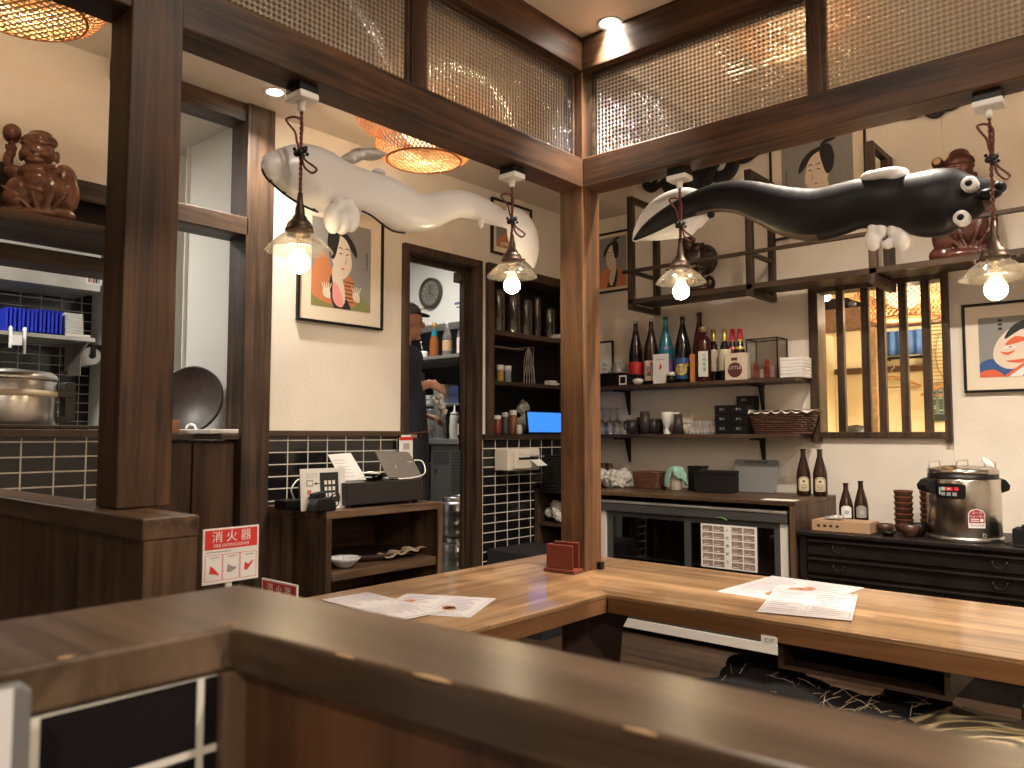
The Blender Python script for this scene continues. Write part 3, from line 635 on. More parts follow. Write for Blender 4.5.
# big tray leaning on the kitchen wall
c = ony(198, 405, 1.95); R = Rx(-PI/2+.16) 
def disk(mb, c, r, th, rim, R, m=0):
    return mb.lathe([(.0001, 0), (r*.93, 0), (r*.95, rim), (r, rim), (r, -th), (.0001, -th)], c, 48, m, R=R, cap=False)
R = (Rz(.62) @ Rx(PI/2-.2)); tw = flat('round_tray', (.085, .062, .055), .45, noise=.15)
p = ony(190, 404, 1.90); solo('round_tray', disk(MB(), (p.x, p.y, 1.206+.168), .170, .006, .012, R), tw, 'large round brown tray leaning on the white kitchen wall', 'tray')
p = ony(177, 430, 1.78); q = ony(222, 431, 1.78)
t = T('flat_case', 'white flat case with an arched handle lying beside the round tray', 'case', ((p.x+q.x)/2, 1.78, 1.206))
t.part('body', MB().box(p.x-.1, q.x, 1.72, 1.86, 1.207, 1.226), WHITE, .003)
h = ony(193, 424, 1.78); t.part('handle', MB().tube(cr([(h.x-.05, 1.77, 1.224), (h.x-.035, 1.77, 1.242), (h.x, 1.77, 1.25), (h.x+.035, 1.77, 1.242), (h.x+.05, 1.77, 1.224)], 4, False), .005, 8), WHITE)
p = ony(177, 420, 1.7); solo('small_wooden_box', MB().box(p.x-.04, p.x+.028, 1.64, 1.70, 1.207, 1.268), flat('reddish_box_wood', (.22, .09, .04), .4, noise=.3), 'small reddish wooden box in front of the round tray', 'box', bevel=.003)
# card pinned on the left post
t0 = onx(160, 431, -1.72); mb = MB(frameM((-1.7195, t0.y, t0.z), (0, 1, .55), (0, -.55, 1))); mb.box(-.014, .016, -.011, .011, 0, .0012); mb.box(-.011, .013, -.0035, -.001, .0012, .0016, 1)
solo('pinned_card', mb, [flat('kraft_card', (.35, .25, .18), .6), INK], 'small kraft card pinned slantwise to the left post', 'card')
# kitchen back: hood, wire shelf, worktop
xh = -5.0
HOOD = flat('hood_steel', (.60, .59, .56), .35, .75, noise=.2, nscale=5)
t = T('extractor_hood', 'stainless steel extractor hood over the kitchen tiles', 'extractor hood', (-5.2, .8, 2.06))
t.part('canopy', MB().box(-5.39, xh, -.9, 1.945, 2.066, 2.55), HOOD, .004)
pz = onx(94, 278, xh); mb = MB(onL(pz.y, 2.16, xh+.001)); mb.box(-.045, .045, -.055, .055, 0, .002)
for i, cc in enumerate([1, 2, 1, 3, 2]): mb.box(-.034+i*.014, -.023+i*.014, -.045, .045, .002, .003, cc)
t.part('photo_sticker', mb, [PAPER, flat('sticker_brown', (.32, .12, .07), .5), flat('sticker_grey', (.4, .4, .42), .5), INK], label='small coloured picture stuck on the hood end')
t = T('steel_wall_shelf', 'stainless wall shelf with blue and white stacks above the pot', 'shelf', (-5.15, .8, 1.75))
t.part('board', MB().box(-5.39, xh, -.9, 1.925, 1.758, 1.782), HOOD, .002)
t.part('bracket', MB(frameM((0, 1.90, 0), (1, 0, 0), (0, 0, 1))).poly([(-5.39, 1.757), (-5.03, 1.757), (-5.39, 1.60)], -.006, .006), HOOD)
BLUE = flat('blue_plastic', (.02, .04, .55), .3)
t1 = None
def bluetray():
    t = T('blue_tray', '', 'tray', (0, 0, 0), 'blue trays standing on the steel shelf')
    t.part('body', MB().box(-.11, .11, -.006, .006, 0, .13).box(-.115, .115, -.008, .008, .122, .132), BLUE, .003); return t
bt = bluetray(); ys = [onx(a, 310, -5.1).y for a in (2, 56)]; n = 14
for i in range(n):
    y = ys[0]+(ys[1]-ys[0])*i/(n-1)-.12*(0)
    lab = 'thin blue plastic tray standing on edge in the row on the steel shelf'
    if i == 0: bt.put((-5.12, y, 1.784)); bt.e['label'] = lab
    else: dup(bt, (-5.12, y, 1.784+(.006 if i > 6 else 0)), (random.random()-.5)*.05, lab)
ys = onx(70, 320, -5.1).y
CONT = flat('white_container', (.80, .80, .78), .45)
def cont(y, z, w=.048):
    t = T('lidded_container', '', 'food container', (0, 0, 0), 'white containers stacked on the steel shelf')
    t.part('body', MB().box(-.08, .08, -w, w, 0, .010), CONT, .003); t.part('rim', MB().box(-.083, .083, -w-.003, w+.003, .009, .0115), CONT); return t
ct = cont(0, 0)
for i in range(9):
    lab = 'flat white container in the stack beside the blue trays'
    z = 1.801+i*.0135
    if i == 0: ct.put((-5.1, ys, z)); ct.e['label'] = lab
    else: dup(ct, (-5.1, ys-.0008*i, z), 0, lab)
solo('serving_board', MB().box(-5.2, -5.02, ys-.05, ys+.09, 1.7835, 1.80), flat('cream_board', (.7, .66, .58), .5), 'cream board under the stack of white containers', 'board', bevel=.003)
for px, L, lab in ((10, .1, 'white shelf clip with a thick block, left of the two'), (24, .13, 'thin white shelf clip, right of the two')):
    p = onx(px, 335, xh+.005); mb = MB(); x_ = xh+.006
    mb.tube(cr([(x_-.01, p.y, 1.788), (x_+.006, p.y, 1.80), (x_+.014, p.y, 1.785), (x_+.012, p.y, 1.785-L)], 4, False), .009, 8)
    if px == 10: mb.box(x_, x_+.04, p.y, p.y+.05, 1.70, 1.757)
    solo('shelf_clip', mb, WHITE, lab, 'clip', bevel=.004)
# paper towel on the side wall
p = ony(83, 357, 1.95)
t = T('paper_towel_holder', 'paper towel roll on a dark holder fixed to the kitchen side wall', 'paper towel', (p.x, 1.98, p.z))
t.part('roll', MB().lathe([(.018, -.11), (.055, -.11), (.055, .11), (.018, .11)], (p.x, 1.96, p.z), 28, 0, R=Ry(PI/2), cap=False), PAPER)
t.part('hanging_sheet', MB().box(p.x-.1, p.x+.1, 1.90, 1.903, p.z-.12, p.z), PAPER)
t.part('holder', MB().box(p.x-.12, p.x+.13, 1.95, 2.045, p.z+.055, p.z+.07).box(p.x+.115, p.x+.125, 1.95, 1.98, p.z-.01, p.z+.06), IRON, .003)
# counter with rice pot
solo('serving_counter', MB().box(XL-.75, XL-.13, -.9, 1.40, 1.12, 1.19), mdw('Y'), 'dark wooden serving counter behind the half-height tiled wall', 'counter', bevel=.003)
t = T('serving_tray', 'flat dark tray lying along the counter beside the big pot', 'tray', (-3.6, 1.2, 1.222))
t.part('board', MB().box(XL-.12, XL+.0, .98, 1.395, 1.224, 1.240), mdw('Y'), .004)
pc = onx(5, 400, -3.75)
t = T('rice_pot', 'large stainless steel pot with a pale band and black side handle', 'pot', (-3.75, pc.y, 1.19))
r = (onx(56, 400, -3.75)-pc).length*.95
t.part('body', MB().lathe([(r*.96, 0), (r, .01), (r, .23), (r*.985, .235)], (-3.75, pc.y, 1.193), 48), STEEL)
t.part('lid', MB().lathe([(r*1.02, .232), (r*1.03, .243), (r*1.0, .258), (r*.9, .27), (r*.3, .282), (.0001, .284)], (-3.75, pc.y, 1.193), 48), STEEL)
t.part('band', MB().lathe([(r+.001, .165), (r+.006, .166), (r+.006, .190), (r+.001, .191)], (-3.75, pc.y, 1.193), 48), flat('cream_band', (.72, .6, .42), .5))
hy = pc.y+r; t.part('handle', MB().box(-3.79, -3.71, hy-.01, hy+.07, 1.36, 1.40).box(-3.785, -3.72, hy+.035, hy+.08, 1.26, 1.43).box(-3.78, -3.72, hy, hy+.05, 1.25, 1.28), flat('dark_plastic', (.05, .045, .04), .5), .006)
# shelving glimpsed beyond the white kitchen wall
t = T('kitchen_rack', 'dark kitchen rack glimpsed in the gap right of the left post', 'rack', (-5.2, 2.6, .25))
t.part('frame', MB().box(-5.39, -5.05, 2.3, 2.95, .25, 1.1).box(-5.39, -5.05, 2.3, 2.95, 1.5, 1.53).box(-5.39, -5.05, 2.3, 2.95, 1.78, 1.81).box(-5.39, -5.08, 2.3, 2.95, 2.05, 2.08).box(-5.39, -5.05, 2.28, 2.3, .25, 2.2).box(-5.39, -5.05, 2.95, 2.97, .25, 2.2), GREY, .003)
p = onx(184, 360, -5.1); t.part('paper_stack', MB().box(-5.3, -5.06, 2.42, 2.9, 1.53, 1.77), flat('grey_paper', (.5, .49, .47), .7), .004)
t.part('box', MB().box(-5.3, -5.06, 2.5, 2.75, 1.81, 1.95), flat('tan_box', (.38, .31, .22), .7), .004)
# ================================================================ WALL L: cabinet with till
cz = .865; cx0, cx1, cy0, cy1 = XL+.005, -2.895, 2.095, 2.80
t = T('counter_cabinet', 'open-fronted wooden cabinet carrying the till tablet and sign', 'cabinet', (-3.15, 2.45, 0))
t.part('top', MB().box(cx0, cx1, cy0, cy1, cz-.035, cz), cabw('Y'), .003)
t.part('side_panel', MB().box(cx0, cx1, cy0, cy0+.03, .0, cz-.035), cabw('Z'), .003)
t.part('side_panel', MB().box(cx0, cx1, cy1-.035, cy1, .0, cz-.035), cabw('Z'), .003)
t.part('shelf', MB().box(cx0, cx1-.01, cy0+.04, cy1-.035, .555, .595), cabw('Y'), .003)
t.part('shelf', MB().box(cx0, cx1-.01, cy0+.04, cy1-.035, .10, .14), cabw('Y'), .003)
t.part('back', MB().box(cx0, cx0+.012, cy0+.04, cy1-.035, .14, cz-.035), cabw('Y'))
# things inside
p = onx(344, 570, -2.98); bw = MB().lathe([(.025, 0), (.038, .005), (.066, .032), (.075, .046), (.071, .046), (.06, .032), (.034, .009), (.0001, .007)], (p.x, p.y, .596), 32)
solo('rice_bowl', bw, flat('blue_white_ceramic', (.7, .7, .7), .2, noise=.3, nscale=40), 'white bowl with dark pattern inside the open cabinet', 'bowl')
solo('oval_tray', MB().lathe([(.0001, .0), (.17, .0), (.205, .03), (.20, .032), (.165, .006), (.0001, .006)], (-3.15, 2.53, .597), 48, sx=.85, sy=1.1), flat('black_brown_tray', (.04, .022, .014), .3), 'large dark oval tray lying inside the open cabinet', 'tray')
mb = MB(); 
nn = 16
mb.add([(-3.06+.10*j/5+.012*math.sin(i*.9+j), 2.50+.25*i/nn, .612+.018*(i/nn)+.010*math.sin(i*1.1+j*.8)+.006*math.sin(i*2.3)) for i in range(nn+1) for j in range(6)], [(i*6+j, (i+1)*6+j, (i+1)*6+j+1, i*6+j+1) for i in range(nn) for j in range(5)], 0, True)
solo('folded_cloth', mb, flat('tan_cloth', (.36, .26, .17), .9, bump=.3), 'crumpled tan cloth over the oval tray edge in the cabinet', 'cloth', mods=[('SOLIDIFY', dict(thickness=.006)), ('SUBSURF', dict(levels=1, render_levels=1))])
mb = MB(); 
for i in range(4): mb.tube(cr([(-3.0+.03*i, 2.69, .615), (-2.98, 2.73, .60+.003*i), (-2.97+.01*i, 2.75, .60)], 4, False), .008, 8)
# stand sign with phone picture
f0 = onx(302, 510, -2.98); f1 = onx(347, 510, -2.98); S0 = Vector((-2.99, f0.y, cz)); wS = f1.y-f0.y
mb = MB(frameM((-2.985, f0.y, cz+.001), (0, 1, 0), (-.08, 0, 1))); hS = .185
mb.box(0, wS, 0, hS, -.004, 0, 0); mb.box(wS*.42, wS*.83, .03, hS-.02, 0, .002, 1)
for i in range(3):
    for j in range(3): mb.box(wS*(.51+.09*i), wS*(.57+.09*i), .055+.028*j, .073+.028*j, .002, .0028, 0)
mb.box(wS*.12, wS*.27, .105, .135, 0, .0015, 3); mb.box(wS*.15, wS*.24, .112, .128, .0015, .002, 0); mb.box(wS*.31, wS*.42, .116, .119, 0, .0015, 1); mb.poly([(wS*.29, .1175), (wS*.34, .124), (wS*.34, .111)], 0, .0015, 1)
mb.box(wS*.14, wS*.22, .07, .09, 0, .0015, 2); mb.box(wS*.15, wS*.21, .05, .06, 0, .0015, 2)
for i in range(3): mb.box(wS*.12, wS*.36, .145+.008*i, .147+.008*i, 0, .0012, 3)
solo('payment_sign', mb, [PAPER, INK, flat('faded_red', (.6, .2, .15), .6), LGREY], 'white standing sign showing a black phone with icons, on the cabinet', 'sign')
p = onx(321, 509, -2.93)
t = T('card_reader_dock', 'black card reader dock in front of the white payment sign', 'card reader', (-2.93, p.y, cz))
t.part('base', MB(frameM((-2.93, p.y, cz+.001), (0, 1, 0), (0, 0, 1))).poly([(-.062, 0), (.06, 0), (.06, .035), (.035, .06), (-.035, .055), (-.05, .03)], -.03, .03), BLACK, .005)
t.part('handset', MB(frameM((-2.95, p.y, cz), (0, 1, 0), (0, 0, 1))).poly([(-.035, .05), (.03, .055), (.025, .085), (-.03, .078)], -.025, .02), DARK, .005)
t.part('cable', MB().tube(cr([(-2.92, p.y+.04, cz+.06), (-2.90, p.y+.065, cz+.08), (-2.90, p.y+.075, cz+.05), (-2.90, p.y+.06, cz+.02), (-2.93, p.y+.05, cz+.01)], 5, False), .003, 6), BLACK)
p = onx(291, 505, -3.1)
t = T('small_terminal', 'small black terminal with a pale cable loop, behind the payment sign', 'terminal', (-3.1, p.y, cz))
t.part('body', MB().box(-3.16, -3.06, p.y-.05, p.y+.055, cz+.001, cz+.045), BLACK, .006)
t.part('cable', MB().tube(cr([(-3.1, p.y+.02, cz+.04), (-3.1, p.y+.0, cz+.09), (-3.1, p.y+.03, cz+.13), (-3.12, p.y+.06, cz+.13)], 5, False), .0035, 6), WHITE)
y0 = onx(347, 500, -2.95).y; y1 = onx(423, 500, -2.95).y
t = T('cash_drawer', 'long black cash drawer on the cabinet under the tablet', 'cash drawer', (-3.12, (y0+y1)/2, cz))
t.part('body', MB().box(-3.34, -2.95, y0, y1, cz+.012, cz+.115), flat('satin_black', (.018, .016, .016), .35), .004)
for a in (y0+.03, y1-.03): t.part('foot', MB().box(-2.99, -2.965, a-.01, a+.01, cz, cz+.013).box(-3.32, -3.29, a-.01, a+.01, cz, cz+.013), BLACK)
zt = cz+.116
a = onx(414, 477, -3.05).y; bL = onx(367, 445, -3.15)
t = T('tablet', 'silver tablet tilted on a stand above the cash drawer, back to the viewer', 'tablet', (-3.1, a-.1, zt))
Mt = frameM((-2.99, a-.215, zt+.012), (0, 1, -.06), (-.55, -.22, 1))
t.part('slab', MB(Mt).poly([(0, 0), (.21, 0), (.218, .008), (.218, .145), (.21, .152), (0, .152), (-.006, .145), (-.006, .008)], -.004, .004).ell((.08, .06, .005), (.012, .012, .002)).box(.17, .20, .09, .096, .004, .0046, 1), [flat('tablet_silver', (.30, .28, .26), .35, .7), LGREY], .002)
t.part('stand', MB().tube([(-3.0, a-.13, zt), (-3.08, a-.11, zt+.05), (-3.08, a-.10, zt+.09)], .008, 8).box(-3.1, -2.98, a-.16, a-.06, zt+.001, zt+.007), WHITE, .003)
t.part('cable', MB().tube(cr([(-3.06, a+.01, zt+.09), (-3.03, a+.035, zt+.085), (-3.0, a+.03, zt+.05), (-2.96, a-.02, zt+.02), (-2.955, a-.12, zt+.004)], 6, False), .003, 6), WHITE)
# paper folder leaning, receipts tray, pass card
mb = MB(frameM((-3.08, onx(347, 480, -3.08).y-.0, zt+.001), (0, 1, 0), (-.25, -.1, 1))); mb.poly([(-.03, 0), (.115, 0), (.055, .135), (-.08, .13)], 0, .004, 0)
for i in range(6): mb.box(-.02-.008*i, .05-.008*i, .02+.016*i, .0225+.016*i, .004, .0046, 1)
solo('leaflet_holder', mb, [PAPER, LGREY], 'white slanted leaflet on the cash drawer between sign and tablet', 'leaflet')
p = onx(374, 479, -2.99)
t = T('receipt_tray', 'small black tray of crumpled receipts in front of the tablet', 'tray', (-2.99, p.y, zt))
t.part('tray', MB().lathe([(.035, 0), (.045, .035), (.047, .035), (.04, .032), (.033, .004), (.0001, .004)], (-2.99, p.y, zt), 4, 0, sy=1.25, R=Rz(PI/4)).box(-3.02, -2.96, p.y-.04, p.y+.04, zt, zt+.003), DARK)
mb = MB(); 
for i in range(6): mb.obox((-2.99+random.uniform(-.01, .01), p.y-.02+random.uniform(-.015, .02), zt+.022+.004*i), (.05, .055, .0012), Rz(random.uniform(-.5, .5)) @ Rx(random.uniform(-.35, .35)))
t.part('receipts', mb, PAPER)
p = onx(399, 437, -3.37); q = onx(411, 461, -3.37); mb = MB(onL(p.y, p.z, -3.3695)); W_ = q.y-p.y+.01; H_ = p.z-q.z
mb.box(0, W_, -H_, 0, 0, .002, 0); mb.box(0, W_, -.018, 0, .002, .003, 1); mb.box(.015, W_-.015, .0, .012, 0, .002, 0); mb.box(W_*.3, W_*.75, -.07, -.035, .002, .003, 2)
solo('pass_card', mb, [PAPER, REDP, LGREY], 'white card with a red header hanging at the door frame beside the tablet', 'card')
# ================================================================ BEHIND THE DOORWAY
KB = 4.45
t = T('wall_cupboard', 'pale upper kitchen cupboard seen through the doorway, under the clock', 'cupboard', (-4.7, 4.6, 2.12))
zc = ony(410, 328, KB).z
t.part('body', MB().box(-5.39, XL-.42, KB, 4.745, zc, ZC-.002), KW, .004)
c = ony(430.5, 293, KB-.02); rc = .125
t = T('wall_clock', 'round wall clock with a dark case behind the doorway', 'clock', (c.x, KB-.02, c.z))
FR = Rx(PI/2)
t.part('case', MB().lathe([(.0001, 0), (rc, 0), (rc, .035), (rc-.012, .038), (rc-.022, .02), (.0001, .02)], (c.x, KB-.001, c.z), 40, 0, R=FR, cap=False), flat('clock_case', (.06, .05, .042), .3))
t.part('dial', MB().lathe([(.0001, .022), (rc-.022, .022)], (c.x, KB-.001, c.z), 40, 0, R=FR, cap=False), flat('clock_dial', (.19, .18, .155), .3))
mb = MB(onB(c.x, c.z, KB-.0235))
for i in range(12):
    a = PI/2-i*PI/6; mb.text(str(i or 12), .022, .082*math.cos(a), .082*math.sin(a), 0, 0)
t.part('numerals', mb, flat('dial_print', (.55, .53, .48), .5))
mb = MB(onB(c.x, c.z, KB-.026)); mb.poly([(-.004, -.01), (.004, -.01), (.003, .07), (-.003, .07)], 0, .001); mb.poly([(-.01, .004), (-.01, -.004), (.045, -.03), (.048, -.024)], .001, .002)
t.part('hands', mb, INK)
for px, py, w_, h_, c_ in ((459, 303, .10, .02, 'bluish_print'), (459, 307, .06, .01, 'bluish_print'), (408, 306, .03, .02, 'dark_print'), (422, 309, .09, .012, 'orange_print')):
    p = ony(px, py, KB-.002); MATS.get(c_) or flat(c_, {'bluish_print': (.12, .16, .3), 'dark_print': (.1, .1, .1), 'orange_print': (.5, .3, .15)}[c_], .6)
    solo('cupboard_sticker', MB(onB(p.x, p.z, KB-.0005)).poly([(-w_/2, -h_/2), (w_/2, -h_/2), (w_/2, h_/2*.8), (-w_/2, h_/2)], 0, .0015), MATS[c_], {459: 'bluish lettering strip on the pale cupboard right of the clock, %s line' % ('upper' if py == 303 else 'lower'), 408: 'small dark sticker on the pale cupboard left of the clock', 422: 'faint orange sticker under the wall clock'}[px], 'sticker')
# bottle shelf
zs = ony(440, 358, 4.3).z
t = T('steel_shelf', 'steel shelf with bottles behind the cook', 'shelf', (-4.8, 4.35, zs-.03))
t.part('board', MB().box(-5.39, XL-.44, 4.15, 4.74, zs-.025, zs), HOOD, .002)
t.part('board', MB().box(-5.39, XL-.44, 4.25, 4.74, zs-.38, zs-.36), HOOD, .002)
solo('splashback', MB().box(-5.39, XL-.44, 4.735, 4.747, .26, zc-.002), flat('dark_splashback', (.03, .032, .036), .3), 'dark splashback under the pale upper cupboard', 'panel')
# ================================================================ BACK WALL SHELVES
SZ = 1.535; S2 = 1.205
def bracket(t, x, zt, y1=YB):
    m = MB(); m.box(x-.012, x+.012, y1-.19, y1, zt-.012, zt); m.add([(x-.009, y1, zt-.012), (x-.009, y1-.055, zt-.012), (x-.009, y1, zt-.17), (x+.009, y1, zt-.012), (x+.009, y1-.055, zt-.012), (x+.009, y1, zt-.17)], [(0, 2, 1), (3, 4, 5), (0, 1, 4, 3), (1, 2, 5, 4), (2, 0, 3, 5)])
    t.part('bracket', m, IRON)
for z, lab, yf in ((SZ, 'upper wooden wall shelf carrying the sake bottles', 4.50), (S2, 'lower wooden wall shelf carrying cups and glasses', 4.52)):
    t = T('wall_shelf', lab, 'shelf', (-2.5, 4.62, z-.026))
    t.part('board', MB().box(-3.36, -1.745, yf, YB-.001, z-.024, z), mdw('X'), .002)
    for px in (628, 762): bracket(t, ony(px, 400, YB-.02).x, z-.025)
# bottles -----------------------------------------------------------------
def bottle(name, label, cat, x, y, z, H, R, glass, lab, cap, neck=None, group=None, labz=(.08, .38), sh=(.55, .78), capc=(.93, 1.0), capr=.17, extra=None, neckl=None):
    t = T(name, label, cat, (x, y, z), group)
    nr = R*capr*1.9 if neck is None else neck
    t.part('glass_body', MB().lathe([(R*.9, .0), (R, .008), (R, H*sh[0]-.02), (R*.97, H*sh[0]), (R*.8, H*(sh[0]*.6+sh[1]*.4)), (nr*1.35, H*sh[1]), (nr, H*(sh[1]+.06)), (nr*.95, H*capc[0]), (nr*.95, H*.97)], (x, y, z+.001), 24), glass)
    t.part('cap', MB().lathe([(nr*1.15, H*capc[0]), (nr*1.18, H*capc[0]+.003), (nr*1.12, H-.002), (nr*.8, H)], (x, y, z+.001), 18), cap)
    if lab: t.part('label', MB().lathe([(R+.0008, H*labz[0]), (R+.0012, H*labz[0]+.002), (R+.0012, H*labz[1]-.002), (R+.0008, H*labz[1])], (x, y, z+.001), 24, cap=False), lab, label=None)
    if neckl: t.part('neck_label', MB().lathe([(R*.90+.001, H*neckl[0]), (R*neckl[2]+.0015, H*neckl[1])], (x, y, z+.001), 24, cap=False), neckl[3])
    if extra: extra(t)
    return t
DG = flat('dark_bottle_glass', (.010, .008, .008), .12); BG = flat('brown_bottle_glass', (.03, .012, .006), .1); TEAL = flat('teal_bottle_glass', (.015, .19, .27), .12)
RG = flat('red_brown_glass', (.07, .012, .012), .12)
RL = flat('red_label', (.55, .02, .02), .4, noise=.15, nscale=40); PKL = flat('pinkish_label', (.72, .52, .50), .5); BLL = flat('blue_label', (.03, .10, .30), .4); YEL = flat('yellow_print', (.85, .62, .08), .4)
ORG = flat('orange_print', (.75, .27, .12), .4); CRM = flat('cream_label', (.66, .58, .44), .5); PALEB = flat('pale_green_label', (.62, .68, .62), .5); GOLD = flat('gold_foil', (.65, .45, .16), .3, .8); PUR = flat('purple_label', (.20, .09, .30), .4)
SILC = flat('silver_cap', (.6, .58, .55), .3, .8); REDC = flat('red_cap', (.75, .02, .04), .3)
def face(t, name, x, y, z, mb, mats, r):   # decal curved a little in front of the bottle, towards the camera side
    d = Vector((-x, -y, 0)).normalized(); U = Vector((-d.y, d.x, 0)); c = Vector((x, y, z))+d*(r+.0015)
    mb.M = frameM(c, U, (0, 0, 1)); return mb, c
def decal(t, name, x, y, z, r, fn, mats, label=None):
    mb = MB(); _, c = face(t, name, x, y, z, mb, mats, r); fn(mb); hsplit(mb, [k*.008 for k in range(-7, 8)])
    # bend around the bottle
    d = Vector((-x, -y, 0)).normalized(); U = Vector((-d.y, d.x, 0)); vs = []
    for v in mb.v:
        rel = v-Vector((x, y, 0)); u = rel.dot(U); k = rel.dot(d)-r; a = u/r; q = Vector((x, y, 0))+d*((r+k)*math.cos(a))+U*((r+k)*math.sin(a)); q.z = v.z; vs.append(q)
    mb.v = vs; t.part(name, mb, mats, label=label)
def disc(mb, u, v, r, m, n0=0, n1=.0006, sy=1):
    mb.poly([(u+r*math.cos(a*PI/10), v+r*sy*math.sin(a*PI/10)) for a in range(20)], n0, n1, m)
yS = 4.63
def SX(px, y=yS): return ony(px, 370, y).x
bt = [
 (636, yS, .375, .047, DG, RL, SILC, 'black sake bottle with a red label and red neck band, leftmost on the upper shelf'),
 (651.5, yS, .385, .049, BG, PKL, SILC, 'brown sake bottle with a pinkish label, second from left on the upper shelf'),
 (666, yS, .395, .051, TEAL, PUR, flat('teal_cap', (.02, .16, .2), .3), 'bright teal sake bottle with a purple label on the upper shelf'),
 (683, yS, .40, .053, DG, BLL, flat('tan_cork', (.6, .45, .3), .6), 'dark sake bottle with a yellow neck disc and blue-yellow label'),
 (700, yS+.06, .42, .046, RG, None, RG, 'tall plain reddish brown sake bottle behind the square whisky bottle')]
for i, (px, y, H, R, g, lb, cp, lab) in enumerate(bt):
    x = SX(px, y); H = ony(px, (321, 319, 317, 314, 312.5)[i], y).z-SZ
    t = bottle('sake_bottle', lab, 'bottle', x, y, SZ, H, R, g, lb, cp, neck=.0155, sh=(.5, .80), labz=(.06, .36), capc=(.955, 1))
    if i == 0:
        decal(t, 'neck_band', x, y, SZ+.245, .038, lambda m: m.poly([(-.04, -.03), (.04, .0), (.036, .022), (-.04, -.008)], -.0, .001), RL)
    if i == 1:
        decal(t, 'writing', x, y, SZ+.085, R+.001, lambda m: (disc(m, 0, .055, .008, 1), m.text('白', .032, -.018, .022, .001, 0), m.text('波', .032, -.018, -.014, .001, 0), m.text('霧', .032, .02, .022, .001, 0), m.text('島', .032, .02, -.014, .001, 0)), [INK, RL])
    if i == 2:
        decal(t, 'neck_label', x, y, SZ+.225, .046, lambda m: (m.poly([(-.035, -.012), (0, -.03), (.035, -.012), (.035, 0), (-.035, 0)], 0, .0008, 0), m.poly([(-.035, 0), (.035, 0), (.03, .022), (-.03, .022)], 0, .0008, 1), m.poly([(-.006, -.02), (.006, -.02), (0, .022)], .001, .0014, 0)), [PAPER, PUR])
    if i == 3:
        decal(t, 'front_label', x, y, SZ+.09, R+.001, lambda m: (disc(m, -.012, 0, .038, 0), m.text('黒霧', .027, -.012, .012, .001, 1), m.text('島酎', .027, -.012, -.016, .001, 1), disc(m, .03, .03, .012, 0)), [YEL, BLL])
        decal(t, 'orange_seal', x, y, SZ+.205, R*.93, lambda m: (disc(m, -.012, 0, .024, 0, sy=.85),), [ORG])
        decal(t, 'neck_seal', x, y, SZ+.28, .034, lambda m: (disc(m, 0, 0, .022, 0, 0, .001), m.text('焼酎', .014, 0, 0, .0012, 1)), [YEL, BLL])
# whisky
yw = 4.56; x = SX(704, yw)
t = T('whisky_bottle', 'square amber whisky bottle with a cork stopper and pale label', 'bottle', (x, yw, SZ))
AMB = flat('amber_glass', (.06, .014, .008), .08)
t.part('glass_body', MB(Matrix.Translation((x, yw, 0)) @ Rz(.75).to_4x4()).lathe([(.046, 0), (.049, .006), (.049, .25), (.040, .275), (.018, .295), (.016, .32)], (0, 0, SZ+.001), 8, 0), AMB, .004)
t.part('stopper', MB().lathe([(.016, .315), (.024, .318), (.024, .348), (.016, .352)], (x, yw, SZ), 18), flat('cork_stopper', (.35, .24, .15), .5))
Wd = Vector((-x, -yw, 0)).normalized(); mb = MB(frameM(Vector((x, yw, SZ+.11))+Wd*.054, (-Wd.y, Wd.x, 0), (0, 0, 1))); mb.poly([(-.034, -.08), (.025, -.08), (.025, .08), (-.034, .08)], 0, .001, 0)
for i, ch in enumerate('山崎蒸溜'): mb.text(ch, .024, .002, .055-.03*i, .001, 1)
t.part('label', mb, [PALEB, INK], label='pale label with a column of characters')
# wine bottles and red-capped ones
for px, y, H, R, lb, cp, lab, kw in ((714, 4.66, .30, .037, CRM, GOLD, 'dark wine bottle with a gold neck and cream label, left of the pair', {}), (725, 4.60, .305, .037, CRM, GOLD, 'dark wine bottle with a gold neck and cream label, right of the pair', {}),
                                (733, 4.69, .32, .034, None, REDC, 'slim bottle with a bright red cap and pink neck seal, behind the cream carton', {}), (740.5, 4.64, .305, .034, None, REDC, 'slim bottle with a red cap and yellow neck seal, beside the pink-sealed one', {})):
    x = SX(px, y); kk = 1 if cp is GOLD else 0; H = ony(px, 329, y).z-SZ
    t = bottle('wine_bottle' if kk else 'liquor_bottle', lab, 'bottle', x, y, SZ, H, R, DG if kk else BG, lb, cp, neck=.0135, sh=(.55, .72), labz=(.2, .60), capc=(.76 if kk else .80, 1))
    if not kk:
        cc = flat('pink_seal', (.8, .12, .15), .4) if px < 736 else YEL
        t.part('neck_seal', MB().lathe([(.030, H*.58), (.026, H*.64), (.0165, H*.71), (.0145, H*.80)], (x, y, SZ+.001), 20, cap=False), cc)
def carton(name, label, cat, px0, px1, pyt, y, z, d, mats, fn=None, bev=.002):
    x0 = ony(px0, 370, y).x; x1 = ony(px1, 370, y).x; zt = ony((px0+px1)/2, pyt, y).z
    mb = MB().box(x0, x1, y, y+d, z+.001, zt, 0); M = mb.M; mb.M = frameM(((x0+x1)/2, y, (z+zt)/2), (1, 0, 0), (0, 0, 1)); w_ = (x1-x0)/2; h_ = (zt-z)/2
    if fn: fn(mb, w_, h_)
    return solo(name, mb, mats, label, cat, bevel=0)
def lit(m, w, h):
    disc(m, 0, -.25*h, w*.72, 1, 0, .001, 1.0); m.text('LITTLE', .028, 0, -.1*h, .0012, 0); disc(m, -.2*w, .55*h, w*.16, 1, 0, .001); disc(m, .1*w, .55*h, w*.16, 1, 0, .001); m.box(-w*.3, w*.3, .6*h, .64*h, 0, .001, 1)
